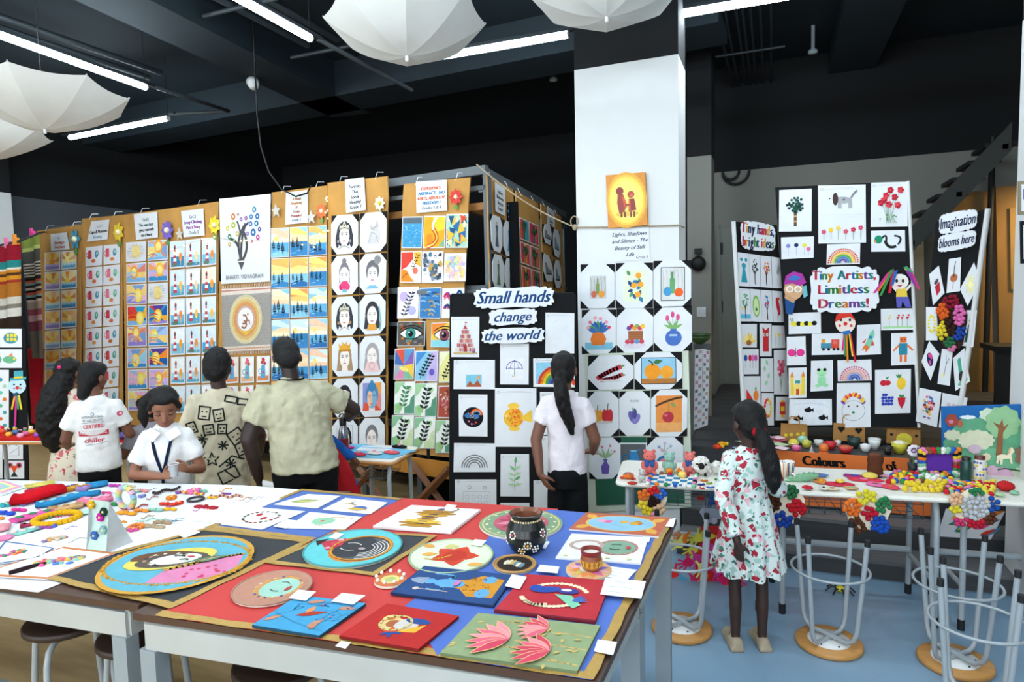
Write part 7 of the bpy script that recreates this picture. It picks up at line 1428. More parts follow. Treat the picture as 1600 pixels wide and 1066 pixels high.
# --- crocheted animals
def critter(px,py,hpx,c,label,scarf=None,ears='round',belly=None,name='crochet_bear',dark=None,place=CT,arms=True):
 p=place(px,py);s=hpx * (place(px + 1,py) - p).length;g=thing(name,p,label,'soft toy','crocheted animals');f=V(-p.x,-p.y,0).normalized();sd=V(-f.y,f.x,0)
 body=obj('body',MB().ball(p + UP * s * .29,(s * .27,s * .25,s * .29),c,14,10),FELT,g);h=p + UP * s * .70;head=obj('head',MB().ball(h,(s * .24,s * .22,s * .21),c,14,10),FELT,g)
 for k in (-1,1):
  if ears == 'round': obj('ear',MB().ball(h + sd * k * s * .16 + UP * s * .2,(s * .08,s * .06,s * .08),c,8,6),FELT,head)
  elif ears == 'side': obj('ear',MB().ball(h + sd * k * s * .24 + UP * s * .02,(s * .09,s * .06,s * .05),dark or c,8,6),FELT,head)
  obj('eye',MB().ball(h + f * s * .19 + sd * k * s * .08 + UP * s * .05,s * .025,'#111111',6,4),PLAS,head)
  if arms: obj('arm',MB().ball(p + UP * s * .36 + sd * k * s * .25 + f * s * .06,(s * .08,s * .08,s * .16),c,8,6),FELT,g)
  obj('foot',MB().ball(p + UP * s * .09 + sd * k * s * .17 + f * s * .2,(s * .1,s * .11,s * .09),dark or c,8,6),FELT,g)
 obj('muzzle',MB().ball(h + f * s * .17 - UP * s * .04,(s * .1,s * .09,s * .075),dark or belly or c,8,6),FELT,head)
 if scarf:
  obj('scarf',MB().tube([p + UP * s * .53 + (sd * math.cos(a) + f * math.sin(a)) * s * .17 for a in [k * PI / 6 for k in range(12)]],s * .055,scarf,closed=True,n=6),FELT,g)
  for k in (-1,1): obj('scarf_end',MB().ball(p + UP * s * .44 + f * s * .24 + sd * k * s * .1,(s * .09,s * .04,s * .12),scarf,8,5),FELT,g)
 return g
critter(1015,741,41,'#d8706a','salmon pink crocheted bear with a blue scarf, left of two','#2f5a9a')
critter(1046,739,35,'#8fb8a8','mint green crocheted bear between the pink ones',None)
critter(1078,739,36,'#d87872','salmon pink crocheted bear with a blue scarf, beside the sheep','#2f5a9a')
critter(1003,753,21,'#b8b8b4','small grey crocheted mouse',None,'round',name='crochet_mouse',arms=False)
def sheep(px,py,hpx,label,face='#2a2624'):
 p=CT(px,py);s=hpx * pxm(px,py);g=thing('crochet_sheep',p,label,'soft toy','crocheted animals');f=V(-p.x,-p.y,0).normalized();sd=V(-f.y,f.x,0);r=random.Random(px)
 b=obj('fleece',MB().ball(p + UP * s * .5,(s * .42,s * .36,s * .42),'#e6e4de',12,8),FELT,g)
 for k in range(34): a,t=r.random() * 6.28,r.random() * 1.9;obj('wool_curl',MB().ball(p + UP * s * .5 + V(math.cos(a) * math.sin(t) * s * .4,math.sin(a) * math.sin(t) * s * .34,math.cos(t) * s * .4),s * .1,'#ece9e3',6,4),FELT,b)
 obj('face',MB().ball(p + UP * s * .55 + f * s * .34,(s * .15,s * .12,s * .18),face,10,7),FELT,g)
 for k in (-1,1): obj('ear',MB().ball(p + UP * s * .64 + f * s * .32 + sd * k * s * .2,(s * .09,s * .05,s * .05),face,8,5),FELT,g);obj('leg',MB().tube([p + sd * k * s * .18 + f * s * .12,p + sd * k * s * .18 + f * s * .1 + UP * s * .25],s * .06,face),FELT,g)
sheep(1096,743,32,'white crocheted sheep with a dark face');sheep(1119,741,22,'smaller white crocheted sheep beside the larger one','#e0dcd4')
def lump(px,py,rx,rz_,c,label,name='crochet_ball',cat='ball',place=CT,extra=None,mat=None,grp='small balls and eggs'):
 p=place(px,py);k=(place(px + 1,py) - p).length;g=thing(name,p,label,cat,grp);obj('body',MB().ball(p + UP * rz_ * k,(rx * k,rx * k,rz_ * k),c,12,8),mat or FELT,g)
 if extra: extra(g,p,k)
 return g
def stalk(c2):
 return lambda g,p,k: obj('top',MB().ball(p + UP * k * 9,k * 2.4,c2,6,4),FELT,g)
lump(1046,742,6,5.5,'#e0832c','orange crocheted fruit before the mint bear',extra=stalk('#5a8a3a'));lump(1066,748,7,6,'#e8c86a','yellow crocheted ball beside the chequered mat',extra=stalk('#e0a04a'));lump(1061,742,5,5,'#e07a2c','small orange crocheted ball before the pink bear',extra=stalk('#d8602c'));lump(982,748,9,5,'#e0702c','orange crocheted crab on the left corner','crochet_crab',extra=lambda g,p,k: [obj('claw',MB().ball(p + V(s * k * 9,-k * 5,k * 2),(k * 4,k * 3,k * 2),'#c84a34',8,5),FELT,g) for s in (-1,1)] + [obj('eye',MB().ball(p + V(s * k * 3,-k * 5,k * 9),k * 2,'#3f7ab0',6,4),FELT,g) for s in (-1,1)]);lump(988,757,8,2,'#b83a34','flat dark red crocheted piece at the left corner','crochet_patch',extra=stalk('#a83028'))
# chequered mat with pompoms round it
q=[CT(x,y) for x,y in ((1012,759),(1084,763),(1088,746),(1020,742))];g=obj('chequered_mat',MB().prism(q,UP,.006,'#e8e6dc'),FELT,label='blue and white chequered game mat ringed with pompoms',cat='game mat')
for i in range(6):
 for j in range(5):
  if (i + j) % 2 == 0: obj('square',MB().prism([bil(q,(i + a) / 6,(j + b) / 5) + UP * .006 for a,b in ((.04,.04),(.96,.04),(.96,.96),(.04,.96))],UP,.001,'#2f7aa8'),FELT,g)
rp_=random.Random(41);PCOL=['#c8283a','#e8c83a','#2f5fb8','#3f8a4a','#e080b0','#e8802c','#f0ece6','#8a5a3a','#1f1f22','#8ac8a0']
for k in range(20):
 t=k / 20 * 4;i=int(t);p=lerp(q[i],q[(i + 1) % 4],t - i);obj('pompom',MB().ball(p + UP * .012,.014,rp_.choice(PCOL),8,5),FELT,g)
for i,(px,py,c,lb) in enumerate(((1100,752,'#d8702c','orange felt fish'),(1096,758,'#2f4f9a','blue felt oval'),(1108,756,'#8aa84a','green felt leaf'),(1120,750,'#3f7a3a','dark green felt leaf'),(1097,764,'#c8382c','red felt oval'),(1124,760,'#d8a0b8','pink felt oval'),(1128,752,'#e0b83a','yellow felt oval'),(1110,763,'#3f5fb0','navy felt oval'))):
 p=CT(px,py);g=obj('felt_cutout',MB().ball(p + UP * .005,(.026,.014,.005),c,10,5,Matrix.Rotation(.5 * i,3,'Z')),FELT,label=f'{lb} lying before the crocheted sheep',cat='felt shape',group='felt cut-outs');obj('felt_spot',MB().ball(p + UP * .01,(.008,.006,.002),'#f0e8d8',6,4),FELT,g)
# --- crocodile
p=CT(1252,752);k=pxm(1252,752);g=thing('paper_crocodile',p,'green paper crocodile puppet with googly eyes','puppet');d=V(.96,.28,0)
b=obj('body',MB().tube([p + d * k * x + UP * k * z for x,z in ((-20,3),(-8,4),(6,6),(18,8),(26,10))],[k * 4.5,k * 6.5,k * 7,k * 5.5,k * 3],'#7fae8a',n=10),FELT,g)
for x,z in ((-4,11),(4,13),(12,14),(19,14)): obj('ridge',MB().lathe(p + d * k * x + UP * k * (z - 1.5),[(k * 3,0),(0,k * 3.6)],'#5f9a6c',n=6),FELT,b)
obj('jaw',MB().box(p - d * k * 22 + UP * k * 2,(k * 10,k * 8,k * 2.4),'#8fbe98',math.atan2(d.y,d.x)),FELT,g)
for s in (-1,1): e=obj('eye',MB().ball(p - d * k * 12 + V(-d.y,d.x,0) * s * k * 3.4 + UP * k * 10,k * 2.6,'#f0efe8',8,6),PLAS,g);obj('pupil',MB().ball(p - d * k * 13.5 + V(-d.y,d.x,0) * s * k * 3.4 + UP * k * 10 - V(0,k * 1.7,0),k * 1.2,'#111',6,4),PLAS,e)
for i in range(6): obj('tooth',MB().lathe(p - d * k * (26 - 2 * i) - V(-d.y,d.x,0) * k * 4 + UP * k * 3,[(k * .9,0),(0,k * 1.8)],'#f0efe8',n=5),PLAS,g)
# --- paper cups
p=CT(1224,744)
for j,c in enumerate(('#e08a34','#24406a')):
 pp=p + V(.03 * j,.02 * j,.0);g=thing('paper_cup',pp,['orange striped paper cup behind the child','navy striped paper cup behind the child'][j],'cup','paper cups');obj('cup_wall',MB().lathe(pp,[(0,.002),(.022,0),(.034,.09),(.031,.09),(.02,.006)],'#e8e4dc'),PIG,g);[obj('stripe',MB().tube([pp + V(.023 * math.cos(a),.023 * math.sin(a),.005),pp + V(.0345 * math.cos(a),.0345 * math.sin(a),.088)],.003,c,n=4),PIG,g) for a in [i_ * PI / 4 for i_ in range(8)]]
# --- flat paper pieces
rf_=random.Random(43)
for i,(px,py,wx,wy,c,lb) in enumerate(((1310,757,24,4,'#c8344a','crimson paper fan'),(1350,750,26,4,'#d8384e','long red paper strip'),(1335,744,18,3,'#9a2f7a','purple paper strip'),(1368,757,14,4,'#e070a8','pink paper hand'),(1392,761,13,4,'#d8485a','coral paper hand'),(1282,752,10,4,'#d8843a','orange paper triangle'),(1300,764,12,2.5,'#d8c8a8','beige paper tag'),(1330,763,10,2.5,'#c8a46a','tan paper tag'),(1278,742,14,3,'#5a7ab8','blue paper strip'),(1372,742,16,3,'#e0a0c0','pale pink paper strip'),(1262,762,8,3,'#c8283a','small red paper star'),(1287,763,7,3,'#d8d4c8','small white paper animal'),(1313,752,7,3,'#e8c23a','small yellow paper chick'))):
 p=CT(px,py,.002 + .001 * i);k=pxm(px,py);n_=11;pts=[p + V(k * wx * math.cos(a) * (1 + .15 * math.sin(3 * a + i)),k * wy * 3.2 * math.sin(a) * (1 + .2 * math.sin(2 * a + i)),0) for a in [2 * PI * j / n_ for j in range(n_)]]
 o=obj('paper_cutout',MB().prism(pts,UP,.004,c),PIG,label=f'{lb} on the middle craft table',cat='paper cut-out',group='paper cut-outs');obj('pasted_shape',MB().ball(p + UP * .006,(k * wx * .3,k * wy * .9,.003),rf_.choice(PCOL),8,4),FELT,o)
lump(1359,748,12,5,'#e0cc62','yellow egg of felt before the brown log',extra=None)
# brown log cylinder
p=CT(1367,744);k=pxm(1367,744);g=thing('clay_log',p,'brown crumpled paper log standing before the orange banner','sculpture');r=random.Random(5);obj('bark',MB().loft([(p + UP * k * z,k * 11 * (1 + r.uniform(-.06,.06)),k * 11 * (1 + r.uniform(-.06,.06))) for z in (0,6,12,18,24,30,35)],'#5a3524',16,wob=lambda i,a: 1 + .07 * math.sin(5 * a + i * 1.7)),FELT,g);obj('crown',MB().ball(p + UP * k * 35,(k * 10,k * 10,k * 3),'#6a4230',12,6),FELT,g)
# --- pompom mats
def pom_mat(pts,label,cols,n,back='#d8c8a0',rad=.016,seed=1):
 r=random.Random(seed);q=[CT(x,y,.001) for x,y in pts];g=obj('pompom_mat',MB().prism(q,UP,.004,back),PIG,label=label,cat='pompom art',group='pompom mats');k=0;done=[]
 while k < n * 4 and len(done) < n:
  u,v=r.random(),r.random();p=bil(q,u,v);k += 1
  if any((p - d_).length < rad * 1.5 for d_ in done): continue
  done.append(p);obj('pompom',MB().ball(p + UP * (.004 + rad * .7),rad,cols(u,v,r),8,5),FELT,g)
pom_mat([(1412,769),(1470,770),(1478,755),(1416,757)],'yellow pompom mat at the front of the middle table',lambda u,v,r: '#e4c83a' if r.random() < .85 else '#e8b88a',40,seed=1)
pom_mat([(1385,757),(1428,758),(1436,742),(1396,741)],'mixed pompom mat with pink and red',lambda u,v,r: r.choice(['#d870a8','#c8283a','#e8c83a','#2f5fb8','#3f8a4a','#e8802c']),36,seed=2)
pom_mat([(1436,755),(1486,757),(1484,742),(1440,741)],'white centred pompom mat',lambda u,v,r: '#ecebe6' if abs(u - .4) < .25 and v < .6 else r.choice(PCOL),40,seed=3)
pom_mat([(1474,774),(1520,777),(1522,758),(1482,757)],'pompom mat across the table joint',lambda u,v,r: r.choice(['#2f5fb8','#c8283a','#e080b0','#8ac8a0','#e8802c','#7a4a30','#e4c83a']),34,seed=4)
pom_mat([(1524,776),(1552,778),(1552,756),(1522,757)],'yellow and red pompom mat on the right table',lambda u,v,r: '#e4d04a' if r.random() < .7 else '#c8283a',26,seed=5)
g=lump(1571,767,13,8,'#b8282a','heap of red wool on the right table','wool_heap','wool',extra=lambda g,p,k: [obj('wool_strand',MB().tube([p + V(k * 12 * math.cos(a),k * 9 * math.sin(a),k * 4),p + V(k * 5 * math.cos(a + .8),k * 5 * math.sin(a + .8),k * 15),p + V(-k * 9 * math.cos(a),-k * 7 * math.sin(a),k * 9)],k * 1.4,'#c8322e',n=5),FELT,g) for a in (0,.7,1.4,2.1,2.8)])
for px,py,c,lb in ((1546,771,'#c84a5a','coral wool ball beside the red heap'),(1585,773,'#8ab89a','sage paper leaf at the right end'),(1562,776,'#a8c89a','pale green paper leaf at the right end')): lump(px,py,7,3.5,c,lb)
# --- pompom frame, flower pot, bottles, mural on the right
def upright(px0,py0,px1,py1,yback): return Plane((0,yback,0),(.12,-1,0))
PF=Plane(CT(1466,744),CTN * -1);q=pxq(PF,rq(1434,700,1500,744));g=obj('framed_pompom_picture',MB().prism([p - PF.n * .012 for p in q],PF.n,.012,'#6a4a9a'),PIG,label='violet picture in a frame of coloured pompoms',cat='picture frame')
obj('violet_panel',MB().prism([bil(q,*uv) for uv in ((.16,.12),(.84,.12),(.84,.8),(.16,.8))],PF.n,.003,'#5a2f9a'),PIG,g)
for k in range(60):
 t=k % 30 / 30 * 4;i=int(t);s=.05 if k < 30 else .12;e=[(s,s),(1 - s,s),(1 - s,1 - s),(s,1 - s)];a,b=V(*e[i]),V(*e[(i + 1) % 4]);uv=lerp(a,b,t - i);obj('pompom',MB().ball(bil(q,uv.x,uv.y) + PF.n * .012,.0165,PCOL[(k * 7) % 10],8,5),FELT,g)
p=CT(1427,738);k=pxm(1427,738);g=thing('paper_daisy',p,'white paper daisy in a small black pot beside the violet picture','flower pot');obj('pot',MB().lathe(p,[(0,0),(k * 7,0),(k * 9,k * 15),(k * 7,k * 15),(0,k * 12)],'#1c1f22'),PAINT,g);obj('stem',MB().tube([p + UP * k * 12,p + UP * k * 32],k * 1,'#5a8a4a'),FELT,g);c=p + UP * k * 36 - V(0,k * 2,0)
for i in range(10): a=i * PI / 5;obj('petal',MB().ball(c + V(math.cos(a) * k * 7,0,math.sin(a) * k * 7),(k * 3.2,k * .8,k * 3.2),'#e4e0e6',8,5),PIG,g)
obj('flower_centre',MB().ball(c - V(0,k,0),k * 3,'#b89ac0',8,5),FELT,g);obj('leaf',MB().ball(p + V(k * 5,0,k * 18),(k * 5,k,k * 2.5),'#dfe6dc',8,4),PIG,g)
def bottle(px,py,hpx,wpx,c,cap,label,dots=False):
 p=CT(px,py);k=pxm(px,py);g=thing('bottle',p,label,'bottle','bottles on the right table');h,r_=hpx * k,wpx * k / 2
 obj('bottle_body',MB().lathe(p,[(0,0),(r_ * .95,0),(r_,.03 * h),(r_,.72 * h),(r_ * .8,.82 * h),(r_ * .7,.86 * h)],c,18),M('painted_bottle',attr=True,rough=.3,var=.08),g);obj('cap',MB().lathe(p + UP * .85 * h,[(r_ * .78,0),(r_ * .8,.13 * h),(r_ * .6,.15 * h),(0,.15 * h)],cap,18),PLAS,g)
 if dots: [obj('dot',MB().ball(p + V(r_ * math.cos(a),r_ * math.sin(a),h * z),k * 1.8,c2,6,4),FELT,g) for a,z,c2 in [(-2.6 + .45 * (i % 5),.15 + .12 * (i % 6),['#e8c83a','#3f5fb8','#e8d86a','#8a6ab0'][i % 4]) for i in range(18)]]
bottle(1509,751,40,16,'#14403c','#0e1a1a','dark green metal bottle before the mural');bottle(1530,751,42,19,'#dcdad2','#5a2424','white bottle decorated with dots before the mural',True)
MU=Plane(CT(1540,741),CTN * -1);q=pxq(MU,[(1472,636),(1602,632),(1604,742),(1474,738)]);g=obj('mural_board',MB().prism([p - MU.n * .02 for p in q],MU.n,.02,'#2366a8'),PIG,label='board collage of a green tree, animals and bushes on blue',cat='collage')
def mf(name,pts,c,off): return flat(g,name,MU,pts,c,off,.003)
def bumpy(x,y,rx,ry,n=9,amp=.1): return [(x + rx * math.cos(a) * (1 + amp * math.cos(n * a)),y + ry * math.sin(a) * (1 + amp * math.cos(n * a))) for a in [2 * PI * k / (n * 4) for k in range(n * 4)]]
mf('hill',[(1474,742),(1474,690),(1500,655),(1540,652),(1604,662),(1604,746)],'#5f9f7c',.002);mf('hill',[(1474,742),(1478,712),(1540,700),(1604,706),(1604,746)],'#6fae88',.005)
mf('trunk',[(1556,712),(1560,670),(1552,660),(1562,664),(1566,655),(1568,668),(1576,662),(1567,676),(1566,712)],'#8a5a3c',.011);mf('tree_crown',bumpy(1567,660,27,25,9,.07),'#8fb98c',.008);mf('tree_crown',bumpy(1545,648,15,10,7),'#c8d8c0',.006)
mf('bush',bumpy(1525,688,28,16,13,.06),'#cfd0b4',.009);mf('bush',bumpy(1488,680,13,8,9),'#c8ccb0',.009);mf('bush',bumpy(1592,745,16,14,11),'#b8c4a8',.012)
mf('bear_face',bumpy(1487,657,10,10,6),'#9a4a3c',.009);mf('bear_face',bumpy(1500,662,4,6,5),'#b0604a',.008);mf('snout',bumpy(1486,659,4,3,5,.02),'#d07a9a',.013);mf('cloud',bumpy(1512,652,12,3,8),'#dfe8ea',.006)
mf('horse',[(1556,724),(1558,712),(1565,710),(1574,711),(1577,702),(1581,699),(1585,705),(1580,711),(1582,725),(1579,725),(1577,717),(1567,717),(1566,726),(1563,726),(1562,717),(1559,725)],'#e8dcc0',.014);mf('mane',[(1573,711),(1576,701),(1580,698),(1577,709)],'#c8b48a',.018)
mf('monkey',bumpy(1594,712,8,14,5,.18),'#8a6a58',.014);mf('hippo',bumpy(1563,742,20,12,6,.08),'#c8a0b8',.016);mf('hippo_head',bumpy(1550,734,8,7,5,.06),'#d0aac0',.019);mf('vine',[(1545,735),(1570,731),(1600,736),(1600,738),(1570,733),(1546,737)],'#2f4a38',.017);mf('pig',bumpy(1523,702,10,7,7,.06),'#c8b0c0',.014);mf('lamb',bumpy(1541,714,7,6,8,.1),'#dccfb0',.02)
obj('prop',MB().tube([(q[3] + q[2]) / 2 - MU.n * .03 - UP * .15,(q[0] + q[1]) / 2 - MU.n * .10],.012),BRASSW,g)
# --- pompom tiles hung from the table edge
PE=Plane(e0,CTN * -1)
def hang(g,px,py): pass
PEoff=.035
pom_cluster('pompom_tile',PE,1020,782,22,21,[(0,.75,.35,.2,'#c8282a'),(.6,.5,.35,.3,'#2f5fb8'),(-.65,.45,.35,.3,'#e0702c'),(-.75,-.2,.25,.3,'#e0c43a'),(-.35,-.75,.4,.2,'#d8c02f'),(.5,-.6,.4,.3,'#d8b08a'),(.1,0,.4,.4,'#2a1c18'),(.05,-.9,.2,.1,'#e08ab0')],'round pompom tile hung at the left of the craft tables',PEoff,4.2,'#e8dcc4',2,1.0)
pom_cluster('pompom_tile',PE,1226,790,32,32,[(.2,.7,.4,.3,'#2f6a44'),(-.6,.2,.35,.4,'#4a2a1c'),(.55,-.1,.4,.35,'#b81f2c'),(-.2,-.7,.5,.35,'#2547a0')],'pompom tile of green, brown, red and blue beside the child',PEoff,4.6,'#e8dcc4',3,.95)
pom_cluster('pompom_tile',PE,1356,799,37,32,[(-.1,.7,.38,.3,'#d8cc3a'),(-.68,.2,.34,.36,'#e0702c'),(.6,.3,.34,.36,'#2f7a4c'),(.05,-.05,.3,.3,'#b81f34'),(.5,-.6,.4,.36,'#1f4fb0'),(-.45,-.65,.36,.34,'#5a3424')],'pompom tile of six coloured patches in the middle of the tables',PEoff,4.7,'#e8dcc4',4,.98)
pom_cluster('pompom_tile',PE,1522,793,36,29,[(0,0,.62,.62,'#b9bcc0'),(-.8,.5,.22,.3,'#e0b08a'),(-.85,0,.2,.3,'#d8c83a'),(-.6,-.7,.3,.2,'#c83a6a'),(.1,.85,.3,.15,'#2f7a4c'),(.8,.2,.2,.4,'#1f4fa0'),(.7,-.6,.25,.3,'#5a3424'),(0,-.85,.5,.15,'#b81f34')],'pompom tile with a grey white centre at the right of the tables',PEoff,4.6,'#e8dcc4',5,.98)
# --- things on the stage
SZ=.684
def ST_(px,py): return Z(px,py,SZ)
KRAFT=M('brown_kraft_paper','#a9793f',.85,var=.08,scale=6)
def gift_bag(px,py,wpx,hpx,motif,label,rz=0.):
 p=ST_(px,py);k=(ST_(px + 1,py) - p).length;W_,H_,D_=wpx * k,hpx * k,wpx * k * .3;p=p + V(0,-.06,0);g=thing('paper_bag',p,label,'bag','kraft paper bags')
 f=V(-p.x * .4,-p.y,0).normalized();sd=V(-f.y,f.x,0);c=p - f * D_ / 2
 q=[c - sd * W_ / 2 + f * D_ / 2,c + sd * W_ / 2 + f * D_ / 2,c + sd * W_ / 2 - f * D_ / 2,c - sd * W_ / 2 - f * D_ / 2];top=[lerp(a,c,.03) + UP * H_ for a in q];mb=MB()
 mb.add(q + top,[(0,1,5,4),(1,2,6,5),(2,3,7,6),(3,0,4,7),(3,2,1,0)]);obj('bag_body',mb,KRAFT,g)
 for s in (1,-1):
  b=c + f * D_ * .48 * s + UP * H_;obj('handle',MB().tube([b - sd * W_ * .2 - UP * .03,b - sd * W_ * .2 + UP * H_ * .28,b - sd * W_ * .12 + UP * H_ * .42,b + sd * W_ * .12 + UP * H_ * .42,b + sd * W_ * .2 + UP * H_ * .28,b + sd * W_ * .2 - UP * .03],.004,n=6),KRAFT,g)
 P_=Pic([q[0],q[1],top[1],top[0]] if (q[1] - q[0]).x > 0 else [q[1],q[0],top[0],top[1]],f,.004);motif(P_,random.Random(1));P_.build('decoration',g)
def heart(p,x,y,s,c): p.circ(x - s * .5,y + s * .35 * p.asp,s * .55,c);p.circ(x + s * .5,y + s * .35 * p.asp,s * .55,c);p.poly([(x - s,y + s * .2 * p.asp),(x + s,y + s * .2 * p.asp),(x,y - s * 1.1 * p.asp)],c)
gift_bag(1240,688,40,27,lambda p,r: [p.circ(x,.38 + .05 * i,.07,'#e2c83a') for i,x in enumerate((.2,.4,.65,.85))],'kraft paper bag with yellow dots at the left of the stage')
gift_bag(1325,691,46,33,lambda p,r: [heart(p,x,y,.11,'#1f1a18') for x,y in ((.25,.7),(.55,.3),(.8,.68))],'kraft paper bag with black hearts in the middle of the stage')
gift_bag(1409,696,48,30,lambda p,r: (p.ell(.52,.44,.24,.34,'#e2d24a'),p.circ(.14,.66,.05,'#222'),p.circ(.88,.66,.05,'#222')),'kraft paper bag with a yellow paper oval at the right of the stage')
def bowl(px,py,wpx,hpx,c,label,c2=None,fill=None,spots=None):
 p=ST_(px,py);k=(ST_(px + 1,py) - p).length;g=thing('painted_bowl',p,label,'bowl','small painted bowls on the stage');r_,h=wpx * k / 2,hpx * k
 obj('bowl',MB().lathe(p,[(0,0),(r_ * .55,0),(r_ * .9,h * .5),(r_,h),(r_ * .9,h),(r_ * .75,h * .5),(0,h * .25)],c,16),PAINT,g);obj('rim',MB().tube([p + V(r_ * .95 * math.cos(a),r_ * .95 * math.sin(a),h) for a in [i * PI / 8 for i in range(16)]],r_ * .08,c2 or c,closed=True,n=5),PAINT,g)
 if fill: obj('filling',MB().ball(p + UP * h * .9,(r_ * .8,r_ * .8,h * .35),fill,10,6),FELT,g)
 if spots: [obj('spot',MB().ball(p + V(r_ * .85 * math.cos(a),r_ * .85 * math.sin(a),h * .55),r_ * .12,spots,6,4),PAINT,g) for a in (-2.6,-2.0,-1.4,-.8)]
for a in ((1244,706,15,9,'#d8548a','pink painted bowl',None,'#e8a0b8'),(1260,700,15,11,'#c8c04a','yellow green painted bowl','#8ab85a','#d8d06a'),(1279,697,14,9,'#dcdcd8','small white bowl behind the orange egg'),(1297,702,19,11,'#c8242a','bright red bowl'),(1309,697,10,8,'#e0ded8','tiny white bowl beside the red one',None,'#ecebe6'),(1334,700,20,16,'#1c3430','black green scalloped bowl before the heart bag','#2a4a44'),(1321,708,22,10,'#b8282c','low red bowl with filling','#d8503c','#c86a4a'),(1352,706,16,11,'#d8d8d6','white dotted bowl',None,'#e4e4e2','#b8bcc0'),(1366,702,19,17,'#dcdcda','large white bowl beside the dotted one','#c8cac8'),(1387,710,15,13,'#1a1c1e','black bowl with spots',None,None,'#c8a24a'),(1405,708,24,17,'#d8cc3e','yellow bowl filled with white fluff','#e4dc6a','#ece8da')): bowl(*a[:5],a[5] + ' on the stage',*a[6:])
lump(1240,699,8,7,'#dcc63e','yellow painted egg on the stage','painted_egg','egg',ST_,extra=lambda g,p,k: obj('stripe',MB().tube([p + V(7.6 * k * math.cos(a),7.6 * k * math.sin(a),7 * k) for a in [i * PI / 6 for i in range(12)]],k,'#f0e49a',closed=True,n=5),PAINT,g),mat=PAINT)
lump(1254,694,8,7,'#9ccbb0','mint painted egg on the stage','painted_egg','egg',ST_,mat=PAINT);lump(1287,708,7.5,8,'#e0742c','orange painted egg on the stage','painted_egg','egg',ST_,mat=PAINT,extra=lambda g,p,k: obj('base',MB().lathe(p,[(k * 8,0),(k * 6,k * 3),(0,k * 3)],'#d8642c',n=12),PAINT,g))
p=ST_(1268,708);k=(ST_(1269,708) - p).length;g=thing('paper_cone',p,'tiny white paper cone tree on the stage','ornament');obj('cone',MB().lathe(p,[(k * 4.5,0),(k * 2.6,k * 5),(k * 3,k * 5),(0,k * 12)],'#dcdedc',n=10),PIG,g);obj('tip',MB().ball(p + UP * k * 12,k,'#e8c83a',6,4),PLAS,g)
for px,py,c,lb in ((1121,702,'#d8482c','red and yellow felt fish on the stage edge'),(1128,698,'#e8a02c','orange felt bird on the stage edge')): lump(px,py,7,4,c,lb,'felt_fish','felt toy',ST_,extra=lambda g,p,k: (obj('tail',MB().ball(p + V(k * 7,0,k * 5),(k * 4,k * 1.5,k * 3),'#f0c83a',6,4),FELT,g),obj('eye',MB().ball(p + V(-k * 3,-k * 6,k * 5),k,'#111',5,3),PLAS,g)))
rs=random.Random(17);q=[ST_(x,y) for x,y in ((1150,702),(1222,712),(1224,690),(1168,686))]
for k in range(16): p=bil(q,rs.random(),rs.random()) + UP * (.003 + .003 * k);a0=rs.random() * 6;pts=[p + V(.07 * math.cos(a0 + t),.05 * math.sin(a0 + t),.01 * math.sin(t * 2)) for t in (0,1.2,2.4,3.6,4.8)];obj('tissue_scrap',MB().prism(pts,UP,.002,rs.choice(['#e0a0b8','#a8d0b8','#e8c8d0','#b8c8a0','#d8607a','#8a9ab8'])),PIG,label='pastel tissue scrap in the heap left of the dotted bag',cat='paper',group='heap of tissue scraps')
# orange banner hung on the stage front
BN=Plane((0,5.12,0),(.02,-1,0));q=pxq(BN,[(1213,707),(1418,716),(1466,800),(1213,800)]);q=[V(q[3].x,q[3].y,.30),V(BN(1466,800).x,q[2].y,.30),V(BN(1419,716).x,q[2].y,SZ + .012),V(q[3].x,q[3].y,SZ + .012)]
def m_col(p,r): p.text('Colours',.36,.76,.18,'#141210',0,.62,bold=.008);p.text('of',.85,.76,.18,'#141210',0,.2,bold=.005)
o=sheet('orange_banner',q,BN.n,'orange banner with bold black lettering hung on the stage front','banner',None,m_col,paper=M('orange_card','#e0702a',.75,var=.06),t=.004,pic='lettering')
# painted splash paper on the steps and hand-print figure under the table
q=[Z(x,y,.30) for x,y in ((1463,836),(1545,838),(1572,806),(1490,808))]
q=[V(p.x,p.y,.30) for p in q];PSL=Plane((0,4.9,0),(0,-1,0));q=pxq(PSL,[(1478,795),(1570,800),(1548,843),(1464,838)])
def m_splash(p,r): [p.leaf(.1 + .75 * r.random(),.1 + .7 * r.random(),.3,.05,.2 + r.random() * .6,pick(r,'#d8402c','#e8832c','#e8c83a','#3f8fb8','#d8508a','#3f8a4a')) for k in range(26)]
sheet('splash_painting',q,PSL.n,'white sheet with colour splashes standing on the steps','painting',None,m_splash,rng=random.Random(3),t=.004)
HT=Plane((0,4.32,0),(.1,-1,0));base=HT(1100,944);g=thing('handprint_figure',V(base.x,base.y,.0),'paper clown figure with a skirt of coloured hand cut-outs under the tables','paper figure')
flat(g,'hat',HT,[(1105,792),(1110,763),(1118,760),(1128,772),(1130,792)],'#3a6ab0',.01,.004);flat(g,'hat_feather',HT,circ_px(1095,778,6,5),'#c8342c',.014,.004)
for x,y in ((1105,800),(1112,806),(1120,800)): flat(g,'face_cloud',HT,bumpy(x,y,11,12,6),'#b8bccc',.008 + .001 * (x - 1105),.004)
for x,y,rx in ((1104,812,5),(1116,814,5)): flat(g,'cheek',HT,circ_px(x,y,rx,5),'#d8d0d8',.03,.003)
flat(g,'trunk',HT,[(1096,822),(1124,822),(1128,900),(1080,930)],'#d8302c',.006,.004);flat(g,'bow',HT,bumpy(1102,838,14,9,4,.3),'#e0c83a',.014,.004)
